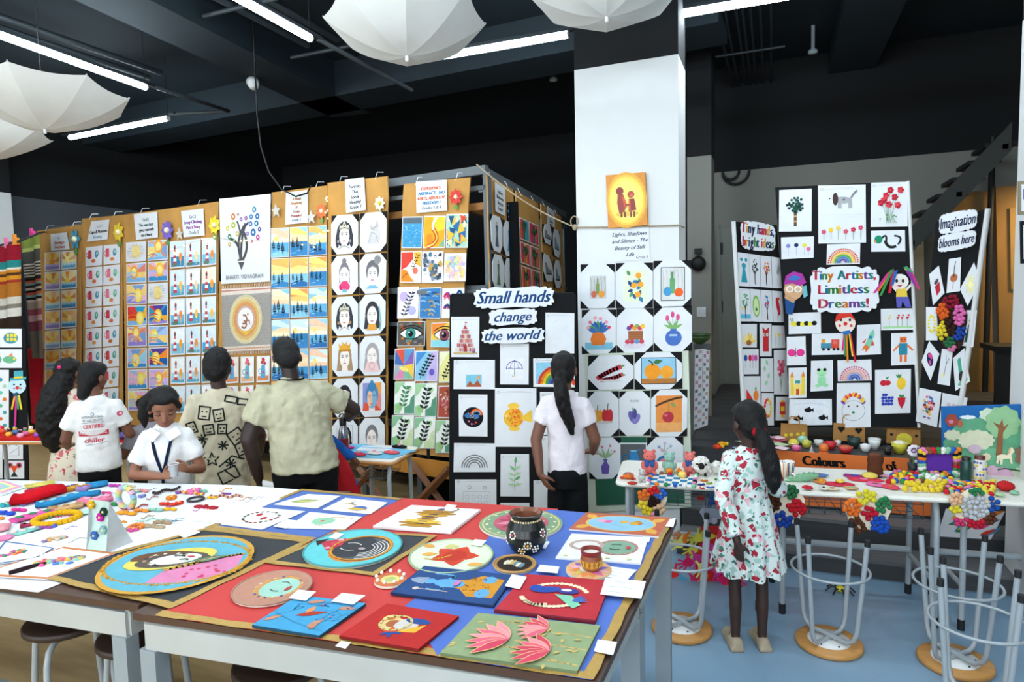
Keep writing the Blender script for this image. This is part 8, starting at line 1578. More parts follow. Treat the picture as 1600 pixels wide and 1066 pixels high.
def hand_shape(x,y,s,ang):
 pts=[]
 for a,r_ in ((-2.6,.5),(-1.9,.55),(-1.2,.5),(-.75,.55),(-.6,1.15),(-.42,1.15),(-.4,.62),(-.22,.66),(-.16,1.35),(.0,1.35),(.04,.68),(.14,.68),(.22,1.4),(.38,1.38),(.4,.68),(.52,.66),(.64,1.25),(.8,1.2),(.78,.6),(1.3,.5),(1.7,.6),(1.95,1.1),(2.15,1.05),(2.2,.5),(2.8,.45)): pts.append((x + s * r_ * math.cos(a + ang),y + s * r_ * math.sin(a + ang)))
 return pts
rh=random.Random(12)
HC=['#d8302c','#c82860','#e07a2c','#d8cc4a','#c8205a','#4a9ac0','#b81f2c','#e0d870','#c83a8a']
for i,(x,y,a) in enumerate(((1070,842,3.3),(1062,850,3.0),(1084,858,2.4),(1090,872,2.0),(1076,878,2.6),(1056,895,2.7),(1068,908,2.2),(1086,905,1.9),(1082,925,1.8),(1100,900,1.7),(1112,918,1.6),(1104,930,1.6),(1120,890,1.2),(1130,905,1.0),(1140,915,1.1),(1128,925,1.4),(1150,905,.6),(1144,895,.5),(1116,872,.8),(1098,886,1.8),(1092,840,2.6),(1110,855,1.4))):
 c=HC[(i * 5 + 2) % 9];flat(g,'paper_hand',HT,hand_shape(x,y,14,a),c,.012 + .0022 * i,.002)
# green spider toy on the floor
p=Z(1313,925,0);k=.004;g=thing('toy_spider',p,'black toy spider with a yellow back on the blue floor','toy');obj('body',MB().ball(p + UP * .02,(.03,.025,.02),'#d8cc3a',10,6),PLAS,g)
for i in range(8): a=i * PI / 4 + .2;obj('leg',MB().tube([p + V(.02 * math.cos(a),.02 * math.sin(a),.02),p + V(.05 * math.cos(a),.05 * math.sin(a),.035),p + V(.085 * math.cos(a),.085 * math.sin(a),.004)],.005,'#15171a',n=5),PLAS,g)
# ================================================================ SMALL TABLE BEHIND THE MAN AND THE TRESTLE
a,b=Z(524,717,CZ),Z(614,722,CZ);bk=Z(656,704,CZ);d_=(b - a).normalized();dep=abs((bk - b).dot(V(-d_.y,d_.x,0)))
a0_,d0_,n0_,L0_=school_table(a.xy,b.xy,max(.45,min(dep,.75)),'small table with light blue cloth behind the man',edge=BRASSW,group='table behind the man')
o=obj('blue_cloth',MB().prism([CT(x,y,.001) for x,y in ((526,714),(612,717),(650,705),(560,694),(530,697))],UP,.003,'#6fb4d4'),PIG,label='light blue cloth on the small table behind the man',cat='cloth');obj('fold',MB().tube([CT(545,698,.006),CT(600,701,.006),CT(640,704,.006)],.006,'#7fc0dc',n=5),PIG,o)
slab_q=[CT(x,y,.005) for x,y in ((556,704),(606,706),(618,698),(566,697))];sheet('white_sheet',slab_q,UP,'white printed sheet on the light blue cloth','paper',None,lambda p,r: [p.stroke([(.1,.2 + .2 * k),(.8,.2 + .2 * k)],.02,'#b8bcc4') for k in range(4)],t=.002)
for px,py,c,lb in ((560,712,'#d8405a','red felt hair band'),(612,709,'#e0606a','coral felt bow'),(542,701,'#d8409a','magenta felt band'),(585,710,'#d8d0c8','pale felt flower'),(624,700,'#1d1f22','black sunglasses shaped felt piece')): p=CT(px,py,.004);g=obj('felt_piece',MB().ball(p + UP * .01,(.07,.035,.012),c,10,5),FELT,label=f'{lb} on the light blue cloth',cat='felt piece',group='felt pieces behind the man');obj('felt_knot',MB().ball(p + UP * .02,.015,'#e8a0b0',6,4),FELT,g)
# trestle legs and counter board under the panels
TW=M('brown_trestle_wood','#7a4a28',.6,var=.2,scale=5,stretch=(1,1,8))
def trestle(pxa,off,label):
 g=None;pl=Plane(PWA + WN * off,WN);c=pl(pxa,752);g=thing('trestle',V(c.x,c.y,0),label,'trestle','wooden trestles under the panels')
 for s,nm in ((1,'leg'),(-1,'leg')): p0,p1=V(c.x,c.y,0) + WD * .28 * s + WN * .02 * s,V(c.x,c.y,.48) - WD * .22 * s + WN * .02 * s;dd_=(p1 - p0).normalized();obj(nm,MB().tube([p0,p1],.035,n=4,smooth=False),TW,g)
 obj('foot_bar',MB().tube([V(c.x,c.y,.06) - WD * .3,V(c.x,c.y,.06) + WD * .3],.025,n=4,smooth=False),TW,g)
trestle(672,.12,'brown X-shaped trestle under the abstract panel');trestle(570,.12,'brown X-shaped trestle behind the small table')
cb=[PW(704,718,.01),PW(704,718,.3)];t0,t1=PWA + WD * .12,PWA + WD * 1.9
obj('counter_board',MB().prism([t0 + WN * .02 + V(0,0,.36),t1 + WN * .02 + V(0,0,.36),t1 + WN * .02 + V(0,0,.5),t0 + WN * .02 + V(0,0,.5)],WN,.03),M('ochre_board','#b87a2a',.6,var=.12),label='ochre board below the abstract and portrait panels',cat='board')
t0,t1=PWA + WD * .4 + WN * .45,PWA + WD * 2.2 + WN * .45;g=thing('paper_roll',V(*((t0 + t1) / 2).xy,.18),'long white paper roll lying across the trestles','roll');obj('roll',MB().tube([t0 + V(0,0,.16),t1 + V(0,0,.16)],.055,n=14),WHITEP,g);obj('core',MB().tube([t0 + V(0,0,.16) - WD * .0,t0 + V(0,0,.16) - WD * .06],.03,n=10),CARD,g)
for s in (.5,2.1): p=PWA + WD * s + WN * .45;obj('roll_rest',MB().box(V(p.x,p.y,.05),(.12,.12,.1)),TW,g)
# steel flask held beside the man
p=CT(538,715,.0);g=thing('steel_flask',V(p.x,p.y,.754),'steel flask with a red sleeve standing beside the man','flask');b=V(p.x,p.y,.754);obj('red_sleeve',MB().lathe(b,[(0,0),(.036,0),(.036,.13),(.034,.14)],'#8a1c20',16),PLAS,g);obj('steel_shoulder',MB().lathe(b + UP * .14,[(.034,0),(.036,.04),(.022,.09)],n=16),M('polished_steel','#b8bcc0',.25,metal=.9),g);obj('cap',MB().lathe(b + UP * .23,[(.024,0),(.026,.05),(.02,.06),(0,.06)],'#18191c',14),PLAS,g);obj('cap_loop',MB().tube([b + V(.03 * math.cos(t),0,.29 + .025 * math.sin(t)) for t in [k * PI / 6 for k in range(7)]],.005,'#18191c',n=6),PLAS,g)
# ================================================================ RED TABLE WITH TOYS AT THE FAR LEFT
ra_,rb2=Z(-60,690,CZ),Z(122,690,CZ);dd=(rb2 - ra_).normalized()
school_table(ra_.xy,rb2.xy,.4,'table with red cloth at the far left',basket=False,group='red table',edge=BRASSW)
o=obj('red_cloth',MB().prism([CT(x,y,.001) for x,y in ((-50,688),(120,688),(118,674),(-50,675))],UP,.004,'#c8241f'),FELT,label='bright red cloth on the table at the far left',cat='cloth');obj('cloth_hem',MB().tube([CT(-50,688,.004),CT(120,688,.004)],.006,'#b01c1a',n=5),FELT,o)
rz_=random.Random(19)
for i,(px,c,lb) in enumerate(((4,'#d8502c','red'),(14,'#e8b03a','yellow'),(24,'#3f78b8','blue'),(32,'#e8a0c0','pale pink'),(40,'#e06aa0','pink'),(49,'#e8c84a','golden'),(58,'#8a4ab0','violet'),(68,'#f0d8e0','white'),(77,'#e070a8','rose'),(88,'#5a3a9a','purple'),(97,'#e8a03a','orange'),(108,'#d83a8a','magenta'),(190,'#d8d0e0','lilac'))):
 py=678 + (i * 5) % 8;p=CT(px,py);s=.05 + .02 * ((i * 3) % 3);g=thing('clay_toy',p,f'small {lb} clay figure on the red cloth','toy','clay toys on the red cloth') if i < 12 else None
 if g: obj('body',MB().ball(p + UP * s * .5,(s * .6,s * .5,s * .5),c,10,6),PLAS,g);obj('head',MB().ball(p + UP * s * 1.15,s * .35,rz_.choice(PCOL),8,5),PLAS,g);[obj('ear',MB().ball(p + V(k * s * .28,0,s * 1.45),s * .13,c,6,4),PLAS,g) for k in (-1,1)]
rc_=Z(190,690,CZ),Z(420,700,CZ)
school_table(Z(182,694,CZ).xy,Z(300,700,CZ).xy,.4,'table with red cloth behind the seated boy',basket=False,group='red table',edge=BRASSW)
obj('red_cloth',MB().prism([CT(x,y,.001) for x,y in ((184,692),(298,698),(300,684),(192,680))],UP,.004,'#b82420'),FELT,label='red cloth on the table behind the seated boy',cat='cloth')
p=CT(193,686,.005);obj('clay_toy',MB().ball(p + UP * .03,(.05,.04,.03),'#6a5ab0',10,6).ball(p + V(.05,0,.04),.03,'#d8cfe0',8,5),PLAS,label='lilac and violet paper flower on the red cloth behind the boy',cat='toy')
# ================================================================ PEOPLE
_ntex=bpy.data.textures.new('cloth_folds','CLOUDS');_ntex.noise_scale=.11;_ntex.noise_depth=2
_ftex=bpy.data.textures.new('fine_folds','CLOUDS');_ftex.noise_scale=.045;_ftex.noise_depth=1
_htex=bpy.data.textures.new('hair_waves','CLOUDS');_htex.noise_scale=.035
def limb(mb,pts,rs,n=12,balls=True):
 mb.tube(pts,rs,n=n)
 if balls:
  for p,r in zip(pts,rs): mb.ball(p,r * .99,n=n,m=8)
def fuse(name,mb,mat,parent,voxel=.009,smooth=4,disp=0.,tex=None,world=None,iters=None):
 """one continuous skin round overlapping shapes"""
 org=Vector(parent['wo']) if parent else V(0,0,0)
 me=bpy.data.meshes.new('tmp');me.from_pydata([world(p) for p in mb.v],[],mb.f)
 o=bpy.data.objects.new('tmp',me);col.objects.link(o)
 m=o.modifiers.new('r','REMESH');m.mode='VOXEL';m.voxel_size=voxel;m.use_smooth_shade=True
 if smooth: s=o.modifiers.new('s','SMOOTH');s.factor=.5;s.iterations=smooth
 if disp: d=o.modifiers.new('d','DISPLACE');d.texture=tex or _ntex;d.strength=disp;d.mid_level=.5;d.texture_coords='GLOBAL'
 if disp and not tex: d2=o.modifiers.new('d2','DISPLACE');d2.texture=_ftex;d2.strength=disp * .5;d2.mid_level=.5;d2.texture_coords='GLOBAL'
 if disp: s2=o.modifiers.new('s2','SMOOTH');s2.factor=.5;s2.iterations=2
 dg=bpy.context.evaluated_depsgraph_get();out=bpy.data.meshes.new_from_object(o.evaluated_get(dg));bpy.data.objects.remove(o);bpy.data.meshes.remove(me)
 c=V(0,0,0);out.name=name;out.materials.clear();out.materials.append(mat)
 out.transform(Matrix.Translation(-org));out.polygons.foreach_set('use_smooth',[True] * len(out.polygons))
 r=bpy.data.objects.new(name,out);col.objects.link(r);r['wo']=list(org)
 if parent: r.parent=parent;r.location=(0,0,0)
 return r
def SK(name,c): return M('skin_' + name,c,.55,var=.08,scale=14,sss=.06)
HAIR=M('black_hair','#060506',.5,var=.4,scale=30,bump=.5,bscale=60,stretch=(3,3,.4),spec=.3)
def cloth_mat(name,c,bump=.25): return M('cloth_' + name,c,.9,var=.07,scale=9,bump=bump,bscale=24,spec=.15)
def floral(name,base,groups,scale=16.):
 if name in _mats: return _mats[name]
 m=bpy.data.materials.new(name);m.use_nodes=True;nt=m.node_tree;b=nt.nodes['Principled BSDF'];b.inputs['Roughness'].default_value=.9
 tc=nt.nodes.new('ShaderNodeTexCoord');nz=nt.nodes.new('ShaderNodeTexNoise');nz.inputs['Scale'].default_value=22;nt.links.new(tc.outputs['Object'],nz.inputs['Vector'])
 ad=nt.nodes.new('ShaderNodeMix');ad.data_type='RGBA';ad.blend_type='LINEAR_LIGHT';ad.inputs[0].default_value=.035;nt.links.new(tc.outputs['Object'],ad.inputs[6]);nt.links.new(nz.outputs['Color'],ad.inputs[7])
 cur=None
 for i,(c,sc,th,gate) in enumerate(groups):
  v=nt.nodes.new('ShaderNodeTexVoronoi');v.inputs['Scale'].default_value=sc;v.inputs['Randomness'].default_value=1;mp=nt.nodes.new('ShaderNodeMapping');mp.inputs['Location'].default_value=(i * 3.1,i * 1.7,i * .9);nt.links.new(ad.outputs[2],mp.inputs[0]);nt.links.new(mp.outputs[0],v.inputs['Vector'])
  lt=nt.nodes.new('ShaderNodeMath');lt.operation='LESS_THAN';lt.inputs[1].default_value=th;nt.links.new(v.outputs['Distance'],lt.inputs[0])
  sp=nt.nodes.new('ShaderNodeSeparateColor');nt.links.new(v.outputs['Color'],sp.inputs[0]);g2=nt.nodes.new('ShaderNodeMath');g2.operation='LESS_THAN';g2.inputs[1].default_value=gate;nt.links.new(sp.outputs[0],g2.inputs[0])
  mu=nt.nodes.new('ShaderNodeMath');mu.operation='MULTIPLY';nt.links.new(lt.outputs[0],mu.inputs[0]);nt.links.new(g2.outputs[0],mu.inputs[1])
  mx=nt.nodes.new('ShaderNodeMix');mx.data_type='RGBA';nt.links.new(mu.outputs[0],mx.inputs[0]);mx.inputs[7].default_value=lin(c)
  if cur: nt.links.new(cur,mx.inputs[6])
  else: mx.inputs[6].default_value=lin(base)
  cur=mx.outputs[2]
 nt.links.new(cur,b.inputs['Base Color']);bn=nt.nodes.new('ShaderNodeBump');bn.inputs['Strength'].default_value=.2;bn.inputs['Distance'].default_value=.02;n3=nt.nodes.new('ShaderNodeTexNoise');n3.inputs['Scale'].default_value=20;nt.links.new(tc.outputs['Object'],n3.inputs['Vector']);nt.links.new(n3.outputs['Fac'],bn.inputs['Height']);nt.links.new(bn.outputs[0],b.inputs['Normal'])
 _mats[name]=m;return m
def hand(mb,w,d,pn,side,curl=.5,s=1.):
 """palm and five fingers from wrist w along d; pn = direction the fingers curl to; side = direction of the thumb"""
 d=Vector(d).normalized();pn=Vector(pn);pn=(pn - d * pn.dot(d)).normalized();sd=Vector(side);sd=(sd - d * sd.dot(d) - pn * sd.dot(pn)).normalized()
 mb.tube([w,w + d * .03 * s],[.022 * s,.02 * s],n=10)
 for k in (-1.2,-.4,.4,1.2): limb(mb,[w + d * .02 * s + sd * k * .009 * s,w + d * .075 * s + sd * k * .0165 * s],[.014 * s,.0125 * s],8)
 L={1.2: .062,.4: .072,-.4: .066,-1.2: .052}
 for k,ln in L.items():
  p=w + d * .078 * s + sd * k * .0175 * s;a=0.;pts=[p];dd=d
  for seg in (.45,.32,.23): a += curl * (.55 if seg > .4 else .75);dd=d * math.cos(a) + pn * math.sin(a);p=p + dd * ln * seg * s;pts.append(p)
  limb(mb,pts,[.0095 * s,.009 * s,.0082 * s,.0068 * s],8)
 t0=w + d * .025 * s + sd * .022 * s;t1=t0 + (sd * .75 + d * .6 + pn * .25).normalized() * .03 * s;t2=t1 + (d * .85 + sd * .3 + pn * .5).normalized() * .028 * s;t3=t2 + (d + pn * .5).normalized() * .02 * s
 limb(mb,[t0,t1,t2,t3],[.014 * s,.012 * s,.0105 * s,.0085 * s],8)
class Person:
 def __init__(s,px,depth,h,label,yaw=0.,lean=0.,tilt=0.,wf=1.,hs=1.,away=True,ground=0.,turn=0.,nod=0.,px_y=600):
  p=EYE + ray(px,px_y) * (depth / F);s.P=V(p.x,p.y,ground);s.k=h / 1.6;s.hs=hs;s.wf=wf;s.lean=lean;s.tilt=tilt
  f=V(p.x,p.y,0).normalized() * (1 if away else -1);a=math.atan2(f.y,f.x) + yaw;s.f=V(math.cos(a),math.sin(a),0);s.r=V(s.f.y,-s.f.x,0)
  s.g=thing('person',s.P,label,'person');s.turn=turn;s.nod=nod
  s.HC=V(0,.02,1.6 - .122 * hs)                                # head centre
  s.body=MB()
 def W(s,p):                                                         # body space -> world
  z=p[2];u=max(0.,z - .8);return s.P + s.r * ((p[0] + s.tilt * u) * s.k) + s.f * ((p[1] + s.lean * u) * s.k) + UP * (z * s.k - abs(s.lean) ** 2 * u * .5 * s.k)
 def H_(s,x,y,z):                                                  # head space (turned and nodded) -> body space
  y2=y * math.cos(s.nod) + z * math.sin(s.nod);z2=z * math.cos(s.nod) - y * math.sin(s.nod)
  x3=x * math.cos(s.turn) - y2 * math.sin(s.turn);y3=x * math.sin(s.turn) + y2 * math.cos(s.turn)
  return s.HC + V(x3,y3,z2) * s.hs
 def hm(s): return Matrix.Rotation(s.turn,3,'Z') @ Matrix.Rotation(-s.nod,3,'X')
 def head(s,nose=True):
  b,h=s.body,s.hs;R=s.hm()
  b.ball(s.H_(0,-.012,.025),(.076 * h,.094 * h,.088 * h),n=20,m=14,rot=R);b.ball(s.H_(0,.022,-.03),(.06 * h,.068 * h,.085 * h),n=18,m=12,rot=R);b.ball(s.H_(0,.042,-.075),(.038 * h,.042 * h,.034 * h),n=14,m=10,rot=R)
  for k in (-1,1):
   b.ball(s.H_(k * .078,-.005,-.012),(.012 * h,.022 * h,.03 * h),n=8,m=8,rot=R);b.ball(s.H_(k * .036,.06,-.03),(.024 * h,.02 * h,.024 * h),n=10,m=8,rot=R)
  b.ball(s.H_(0,.094,-.038),(.013 * h,.016 * h,.012 * h),n=10,m=8,rot=R);limb(b,[s.H_(0,.08,.002),s.H_(0,.097,-.034)],[.009 * h,.0115 * h],8)
  b.ball(s.H_(0,.078,-.064),(.022 * h,.013 * h,.011 * h),n=10,m=8,rot=R)
  nb=V(0,-.008,1.335);limb(b,[V(0,-.005,1.28),nb,s.H_(0,-.02,-.06)],[.058,.05,.048 * (.6 + .4 * h)],12)
 def arm(s,k,el,wr,hd=None,pn=(0,1,0),th=(0,1,0),curl=.5,up=.045,fo=.036):
  sh=V(k * .155 * s.wf,0,1.255);el=Vector(el);wr=Vector(wr);limb(s.body,[sh - V(k * .012,0,.02),lerp(sh,el,.5),el],[up * .82,up * .95,up * .86],12);limb(s.body,[el,lerp(el,wr,.4),wr],[up * .86,fo,fo * .68],12)
  hand(s.body,wr,hd or (wr - el),V(*pn),V(*th),curl);s.__dict__['el%d' % k]=el
 def legs(s,feet=True,rad=1.):
  for k in (-1,1):
   x_=.085 * min(1,s.wf);limb(s.body,[V(x_ * k,0,.80),V(k * .086,.01,.46),V(k * .085,-.01,.28),V(k * .085,-.01,.08)],[.062 * rad,.047 * rad,.046 * rad,.034 * rad],12);limb(s.body,[V(0,0,1.25),V(0,0,1.0),V(x_ * k * .6,0,.85)],[.07,.06,.06],12)
   if feet: limb(s.body,[V(k * .085,-.03,.045),V(k * .09,.06,.035),V(k * .095,.12,.025)],[.036,.034,.026],10)
 def skin(s,mat,voxel=.0065): 
  o=fuse('body',s.body,mat,s.g,voxel,3,world=s.W);s.bodyo=o;return o
 def tee(s,mat,name='shirt',hem=.80,sleeve=.62,loose=1.,collar=False,disp=.02,voxel=.011,neck=1.345,srad=.06):
  m=MB();w=s.wf * loose
  e2=max(.85,w);m.loft([(V(0,0,hem),.170 * w,.122 * e2),(V(0,0,.9),.160 * w,.118 * e2),(V(0,0,1.02),.152 * w,.112 * e2),(V(0,.003,1.16),.162 * w,.12 * e2),(V(0,0,1.235),.160 * w,.105 * e2),(V(0,-.004,1.29),.115 * w,.08),(V(0,-.006,neck),.062,.058)],n=28)
  for k in (-1,1):
   sh=V(k * .15 * s.wf,0,1.25);el=s.__dict__.get('el%d' % k,V(k * .22,0,1.02));e=lerp(sh,el,sleeve);limb(m,[V(k * .08 * s.wf,0,1.27),sh],[.042,srad * .92],12);m.tube([sh,lerp(sh,e,.5),e],[srad * .92,srad,srad * 1.08],n=14)
  o=fuse(name,m,mat,s.g,voxel,3,disp,world=s.W);s.top=o;return o
 def trousers(s,mat,top=.86,name='trousers',bottom=.06,wide=1.):
  m=MB();m.loft([(V(0,0,.70),.148 * s.wf,.104),(V(0,-.004,.80),.16 * s.wf,.108),(V(0,0,top),.145 * s.wf,.098)],n=24)
  for k in (-1,1): m.tube([V(k * .085 * s.wf,0,.80),V(k * .09 * s.wf,.01,.46),V(k * .09 * s.wf,0,bottom)],[.088 * wide * s.wf,.068 * wide,.058 * wide],n=14)
  return fuse(name,m,mat,s.g,.012,3,.012,world=s.W)
 def shoes(s,mat,name='shoe'):
  for k in (-1,1):
   m=MB();limb(m,[V(k * .085,-.04,.04),V(k * .09,.05,.038),V(k * .095,.13,.03)],[.042,.042,.034],12);m.box(V(k * .09,.04,.012),(.085,.25,.024));fuse(name,m,mat,s.g,.008,3,world=s.W)
 def hair(s,blobs,name='hair',disp=.008,voxel=.008,mat=HAIR):
  m=MB();blobs(m,s);return fuse(name,m,mat,s.g,voxel,2,disp,_htex,world=s.W)
 def cap(s,m,front=.02,low=-.03,puff=1.07,fr=.6):
  """skull cap of hair that leaves the face free"""
  h=s.hs;R=s.hm();m.ball(s.H_(0,-.02,.032),(.079 * puff * h,.092 * puff * h,.09 * puff * h),n=20,m=14,rot=R);m.ball(s.H_(0,-.045,-.012),(.074 * puff * h,.068 * puff * h,.08 * puff * h),n=18,m=12,rot=R)
  if front: m.ball(s.H_(0,front,.062),(.068 * h,.068 * h,.055 * h),n=16,m=10,rot=R)
 def decal(s,target,q_local,n_local,draw,name,mat=PIG,sub=1):
  """flat print wrapped on the cloth: q_local = BL BR TR TL in body space, seen along -n_local"""
  q=[s.W(p) for p in q_local];p=Pic(q,(q[1] - q[0]).cross(q[3] - q[0]),0,0);draw(p,random.Random(4))
  org=Vector(target['wo']);bv=BVHTree.FromPolygons([v.co + org for v in target.data.vertices],[tuple(f.vertices) for f in target.data.polygons])
  d=(s.r * n_local[0] + s.f * n_local[1]).normalized() * -1;mb=MB()
  for f,c in zip(p.mb.f,p.mb.c):
   pts=[]
   for i in f:
    hit=bv.ray_cast(p.mb.v[i] - d * 1.0,d)
    if hit[0] is None: break
    pts.append(hit[0] - d * .0035)
   else:
    o_=len(mb.v);mb.v += pts;mb.f.append(list(range(o_,o_ + len(pts))));mb.c.append(c);mb.sm.append(False)
  if mb.v: obj(name,mb,mat,target,org=org)
def dense(pts,n=6): return [((a[0] + (b[0] - a[0]) * t / n),(a[1] + (b[1] - a[1]) * t / n)) for a,b in zip(pts,pts[1:]) for t in range(n)] + [pts[-1]]
WHITET=cloth_mat('white_cotton','#dedede');BLACKT=cloth_mat('black_trousers','#101215')
# ---- girl with a ponytail in front of the black board
g1=Person(884,4.08,1.53,'girl with a long ponytail in a white T-shirt before the black cloud-titled board',yaw=-.2,tilt=-.02,wf=.78)
g1.head();g1.arm(-1,(-.19,-.06,1.02),(-.155,-.12,.81),(.35,.02,-.6),pn=(.5,.5,0),th=(.3,.2,.9),curl=.35);g1.arm(1,(.19,.02,1.02),(.15,.16,.90),(-.4,.6,-.1),curl=.5);g1.legs();g1.skin(SK('brown','#6f4634'))
g1.tee(cloth_mat('pale_pink_white','#d9d2d8'),hem=.79,sleeve=.55);g1.trousers(BLACKT);g1.shoes(cloth_mat('dark_shoe','#22242a'))
def pony(m,s):
 s.cap(m,.03);limb(m,[s.H_(0,-.09,-.02),s.H_(.0,-.135,-.06),s.H_(.008,-.15,-.15),s.H_(.025,-.14,-.24),s.H_(.05,-.13,-.32),s.H_(.065,-.125,-.40)],[.035,.044,.05,.046,.036,.016],14);m.ball(s.H_(.06,-.13,-.34),.03,n=8,m=6);m.ball(s.H_(.0,-.15,-.2),.035,n=8,m=6)
g1.hair(pony,disp=.018);obj('hair_tie',MB().tube([g1.W(g1.H_(.03 * math.cos(a),-.108,-.04 + .03 * math.sin(a))) for a in [k * PI / 5 for k in range(10)]],.008,'#1c1c20',closed=True,n=6),FELT,g1.g)
# ---- child in a floral dress
c1=Person(1170,3.40,1.315,'child in a white floral dress with a long black ponytail at the craft tables',yaw=.3,hs=1.16,turn=.25,nod=.25,wf=.76,px_y=800)
c1.head();c1.arm(-1,(-.18,-.09,1.0),(-.13,-.20,.77),(.12,.0,-.9),pn=(.3,.6,0),th=(.6,.6,0),curl=.45,up=.04);c1.arm(1,(.2,.06,1.02),(.25,.26,.97),(.1,.9,-.2),pn=(0,0,-1),th=(-1,.2,0),up=.04);c1.legs(feet=True,rad=.86);c1.skin(SK('dark','#3a241c'))
FLO=floral('floral_dress','#ccd8d4',[('#9dbdb4',26,.46,.5),('#d8a8b0',22,.42,.35),('#3f7062',30,.3,.55),('#a31f34',22,.38,.62),('#701020',40,.24,.35),('#dfe4e2',34,.2,.4)])
m=MB();m.loft([(V(0,0,.965),.115,.098),(V(0,0,1.02),.117,.1),(V(0,.003,1.14),.127,.105),(V(0,0,1.22),.125,.095),(V(0,-.004,1.275),.09,.075),(V(0,-.006,1.32),.062,.06)],n=28)
for k in (-1,1):
 sh,el=V(k * .115,0,1.235),c1.__dict__['el%d' % k];wr=V(-.14,-.175,.83) if k < 0 else V(.24,.18,.985);limb(m,[V(k * .07,0,1.24),sh],[.045,.056],12);m.tube([sh,lerp(sh,el,.5),el,lerp(el,wr,.6),wr],[.058,.062,.06,.058,.044],n=14);m.tube([wr,lerp(wr,wr + (wr - el),.16)],[.05,.066],n=14)
fuse('dress_bodice',m,FLO,c1.g,.010,3,.018,world=c1.W)
mb=MB();n=72;ps=[];rings=[(1.0,.118,.10),(.96,.13,.112),(.88,.15,.132),(.80,.168,.15),(.72,.184,.168),(.64,.2,.182),(.57,.212,.194),(.52,.218,.2)]
for i,(z,rx,ry) in enumerate(rings):
 for j in range(n): a=2 * PI * j / n;w_=1 + (.012 + .011 * i) * math.sin(13 * a + .25 * i) + .006 * i * math.sin(7 * a + 1);ps.append(c1.W(V(rx * math.cos(a) * w_,ry * math.sin(a) * w_,z + (.012 * math.sin(9 * a) if i == 7 else 0))))
fs_=[(i * n + j,i * n + (j + 1) % n,(i + 1) * n + (j + 1) % n,(i + 1) * n + j) for i in range(7) for j in range(n)]
obj('dress_skirt',MB().add(ps,fs_,smooth=True),FLO,c1.g,org=c1.P)
def pony2(m,s): s.cap(m,.03,puff=1.06);limb(m,[s.H_(0,-.085,-.03),s.H_(.0,-.125,-.08),s.H_(.01,-.13,-.16),s.H_(.02,-.13,-.24),s.H_(.025,-.125,-.32),s.H_(.02,-.12,-.37)],[.03,.045,.054,.056,.045,.016],14)
c1.hair(pony2,disp=.016);obj('hair_tie',MB().tube([c1.W(c1.H_(.034 * math.cos(a),-.10,-.05 + .03 * math.sin(a))) for a in [k * PI / 5 for k in range(10)]],.011,'#a01824',closed=True,n=6),FELT,c1.g)
SHOE=cloth_mat('beige_shoe','#a89a84')
c1.shoes(SHOE)
for k in (-1,1): obj('shoe_strap',MB().tube([c1.W(V(k * .088 + .04 * math.cos(a),.03,.05 + .04 * math.sin(a))) for a in [PI * i / 8 for i in range(9)]],.007,'#9a8c76',n=6),PIG,c1.g)
# ---- man in a pale green T-shirt
m1=Person(472,4.12,1.67,'man in a pale green T-shirt leaning over the small table',yaw=.12,lean=.24,tilt=-.09,wf=1.1,turn=-.1,nod=.35,px_y=600)
m1.head();m1.arm(1,(.36,.08,1.10),(.36,.34,1.0),(-.3,.9,-.2),curl=.5,up=.055,fo=.045);m1.arm(-1,(-.30,-.01,1.0),(-.27,.07,.74),(.05,.2,-1),pn=(.6,.2,0),th=(0,1,0),curl=.6,up=.055,fo=.045);m1.legs(rad=1.1);m1.skin(SK('deep','#2a1a15'),.0075)
GREENT=cloth_mat('pale_green_cotton','#aeaa90',.3);m1.tee(GREENT,hem=.775,sleeve=.66,loose=1.1,srad=.076,disp=.034);m1.trousers(BLACKT,wide=1.15);m1.shoes(cloth_mat('dark_shoe','#22242a'))
def crop(m,s): s.cap(m,.018,puff=1.05)
m1.hair(crop,disp=.010,voxel=.007);obj('neck_cord',MB().tube([m1.W(V(.075 * math.cos(a),-.004 + .07 * math.sin(a),1.338)) for a in [k * PI / 8 for k in range(16)]],.006,'#16181c',closed=True,n=6),FELT,m1.g)
# ---- boy in a printed shirt
b1=Person(345,4.35,1.57,'boy in a cream shirt printed with black outline figures',yaw=-.05,wf=.95,turn=-.35,nod=.15,px_y=650)
b1.head();b1.arm(1,(.245,.0,1.0),(.24,.15,.84),(-.1,.8,-.5),curl=.5);b1.arm(-1,(-.22,.04,1.0),(-.18,.22,.92),(.3,.8,0),curl=.5);b1.legs();b1.skin(SK('dark','#3a241c'))
CREAM=cloth_mat('cream_cotton','#c9bfa6');b1.tee(CREAM,hem=.64,sleeve=.72,loose=1.1,srad=.07,disp=.03);b1.trousers(BLACKT);b1.shoes(cloth_mat('dark_shoe','#22242a'))
def curls(m,s):
 s.cap(m,.02,puff=1.14);r=random.Random(6)
 for k in range(40): a,t=r.random() * 6.28,r.random() * 1.5;m.ball(s.H_(.08 * math.cos(a) * math.sin(t),-.02 + .09 * math.sin(a) * math.sin(t),.04 + .09 * math.cos(t)),.017,n=8,m=6)
b1.hair(curls,disp=.014)
INK='#1b2420'
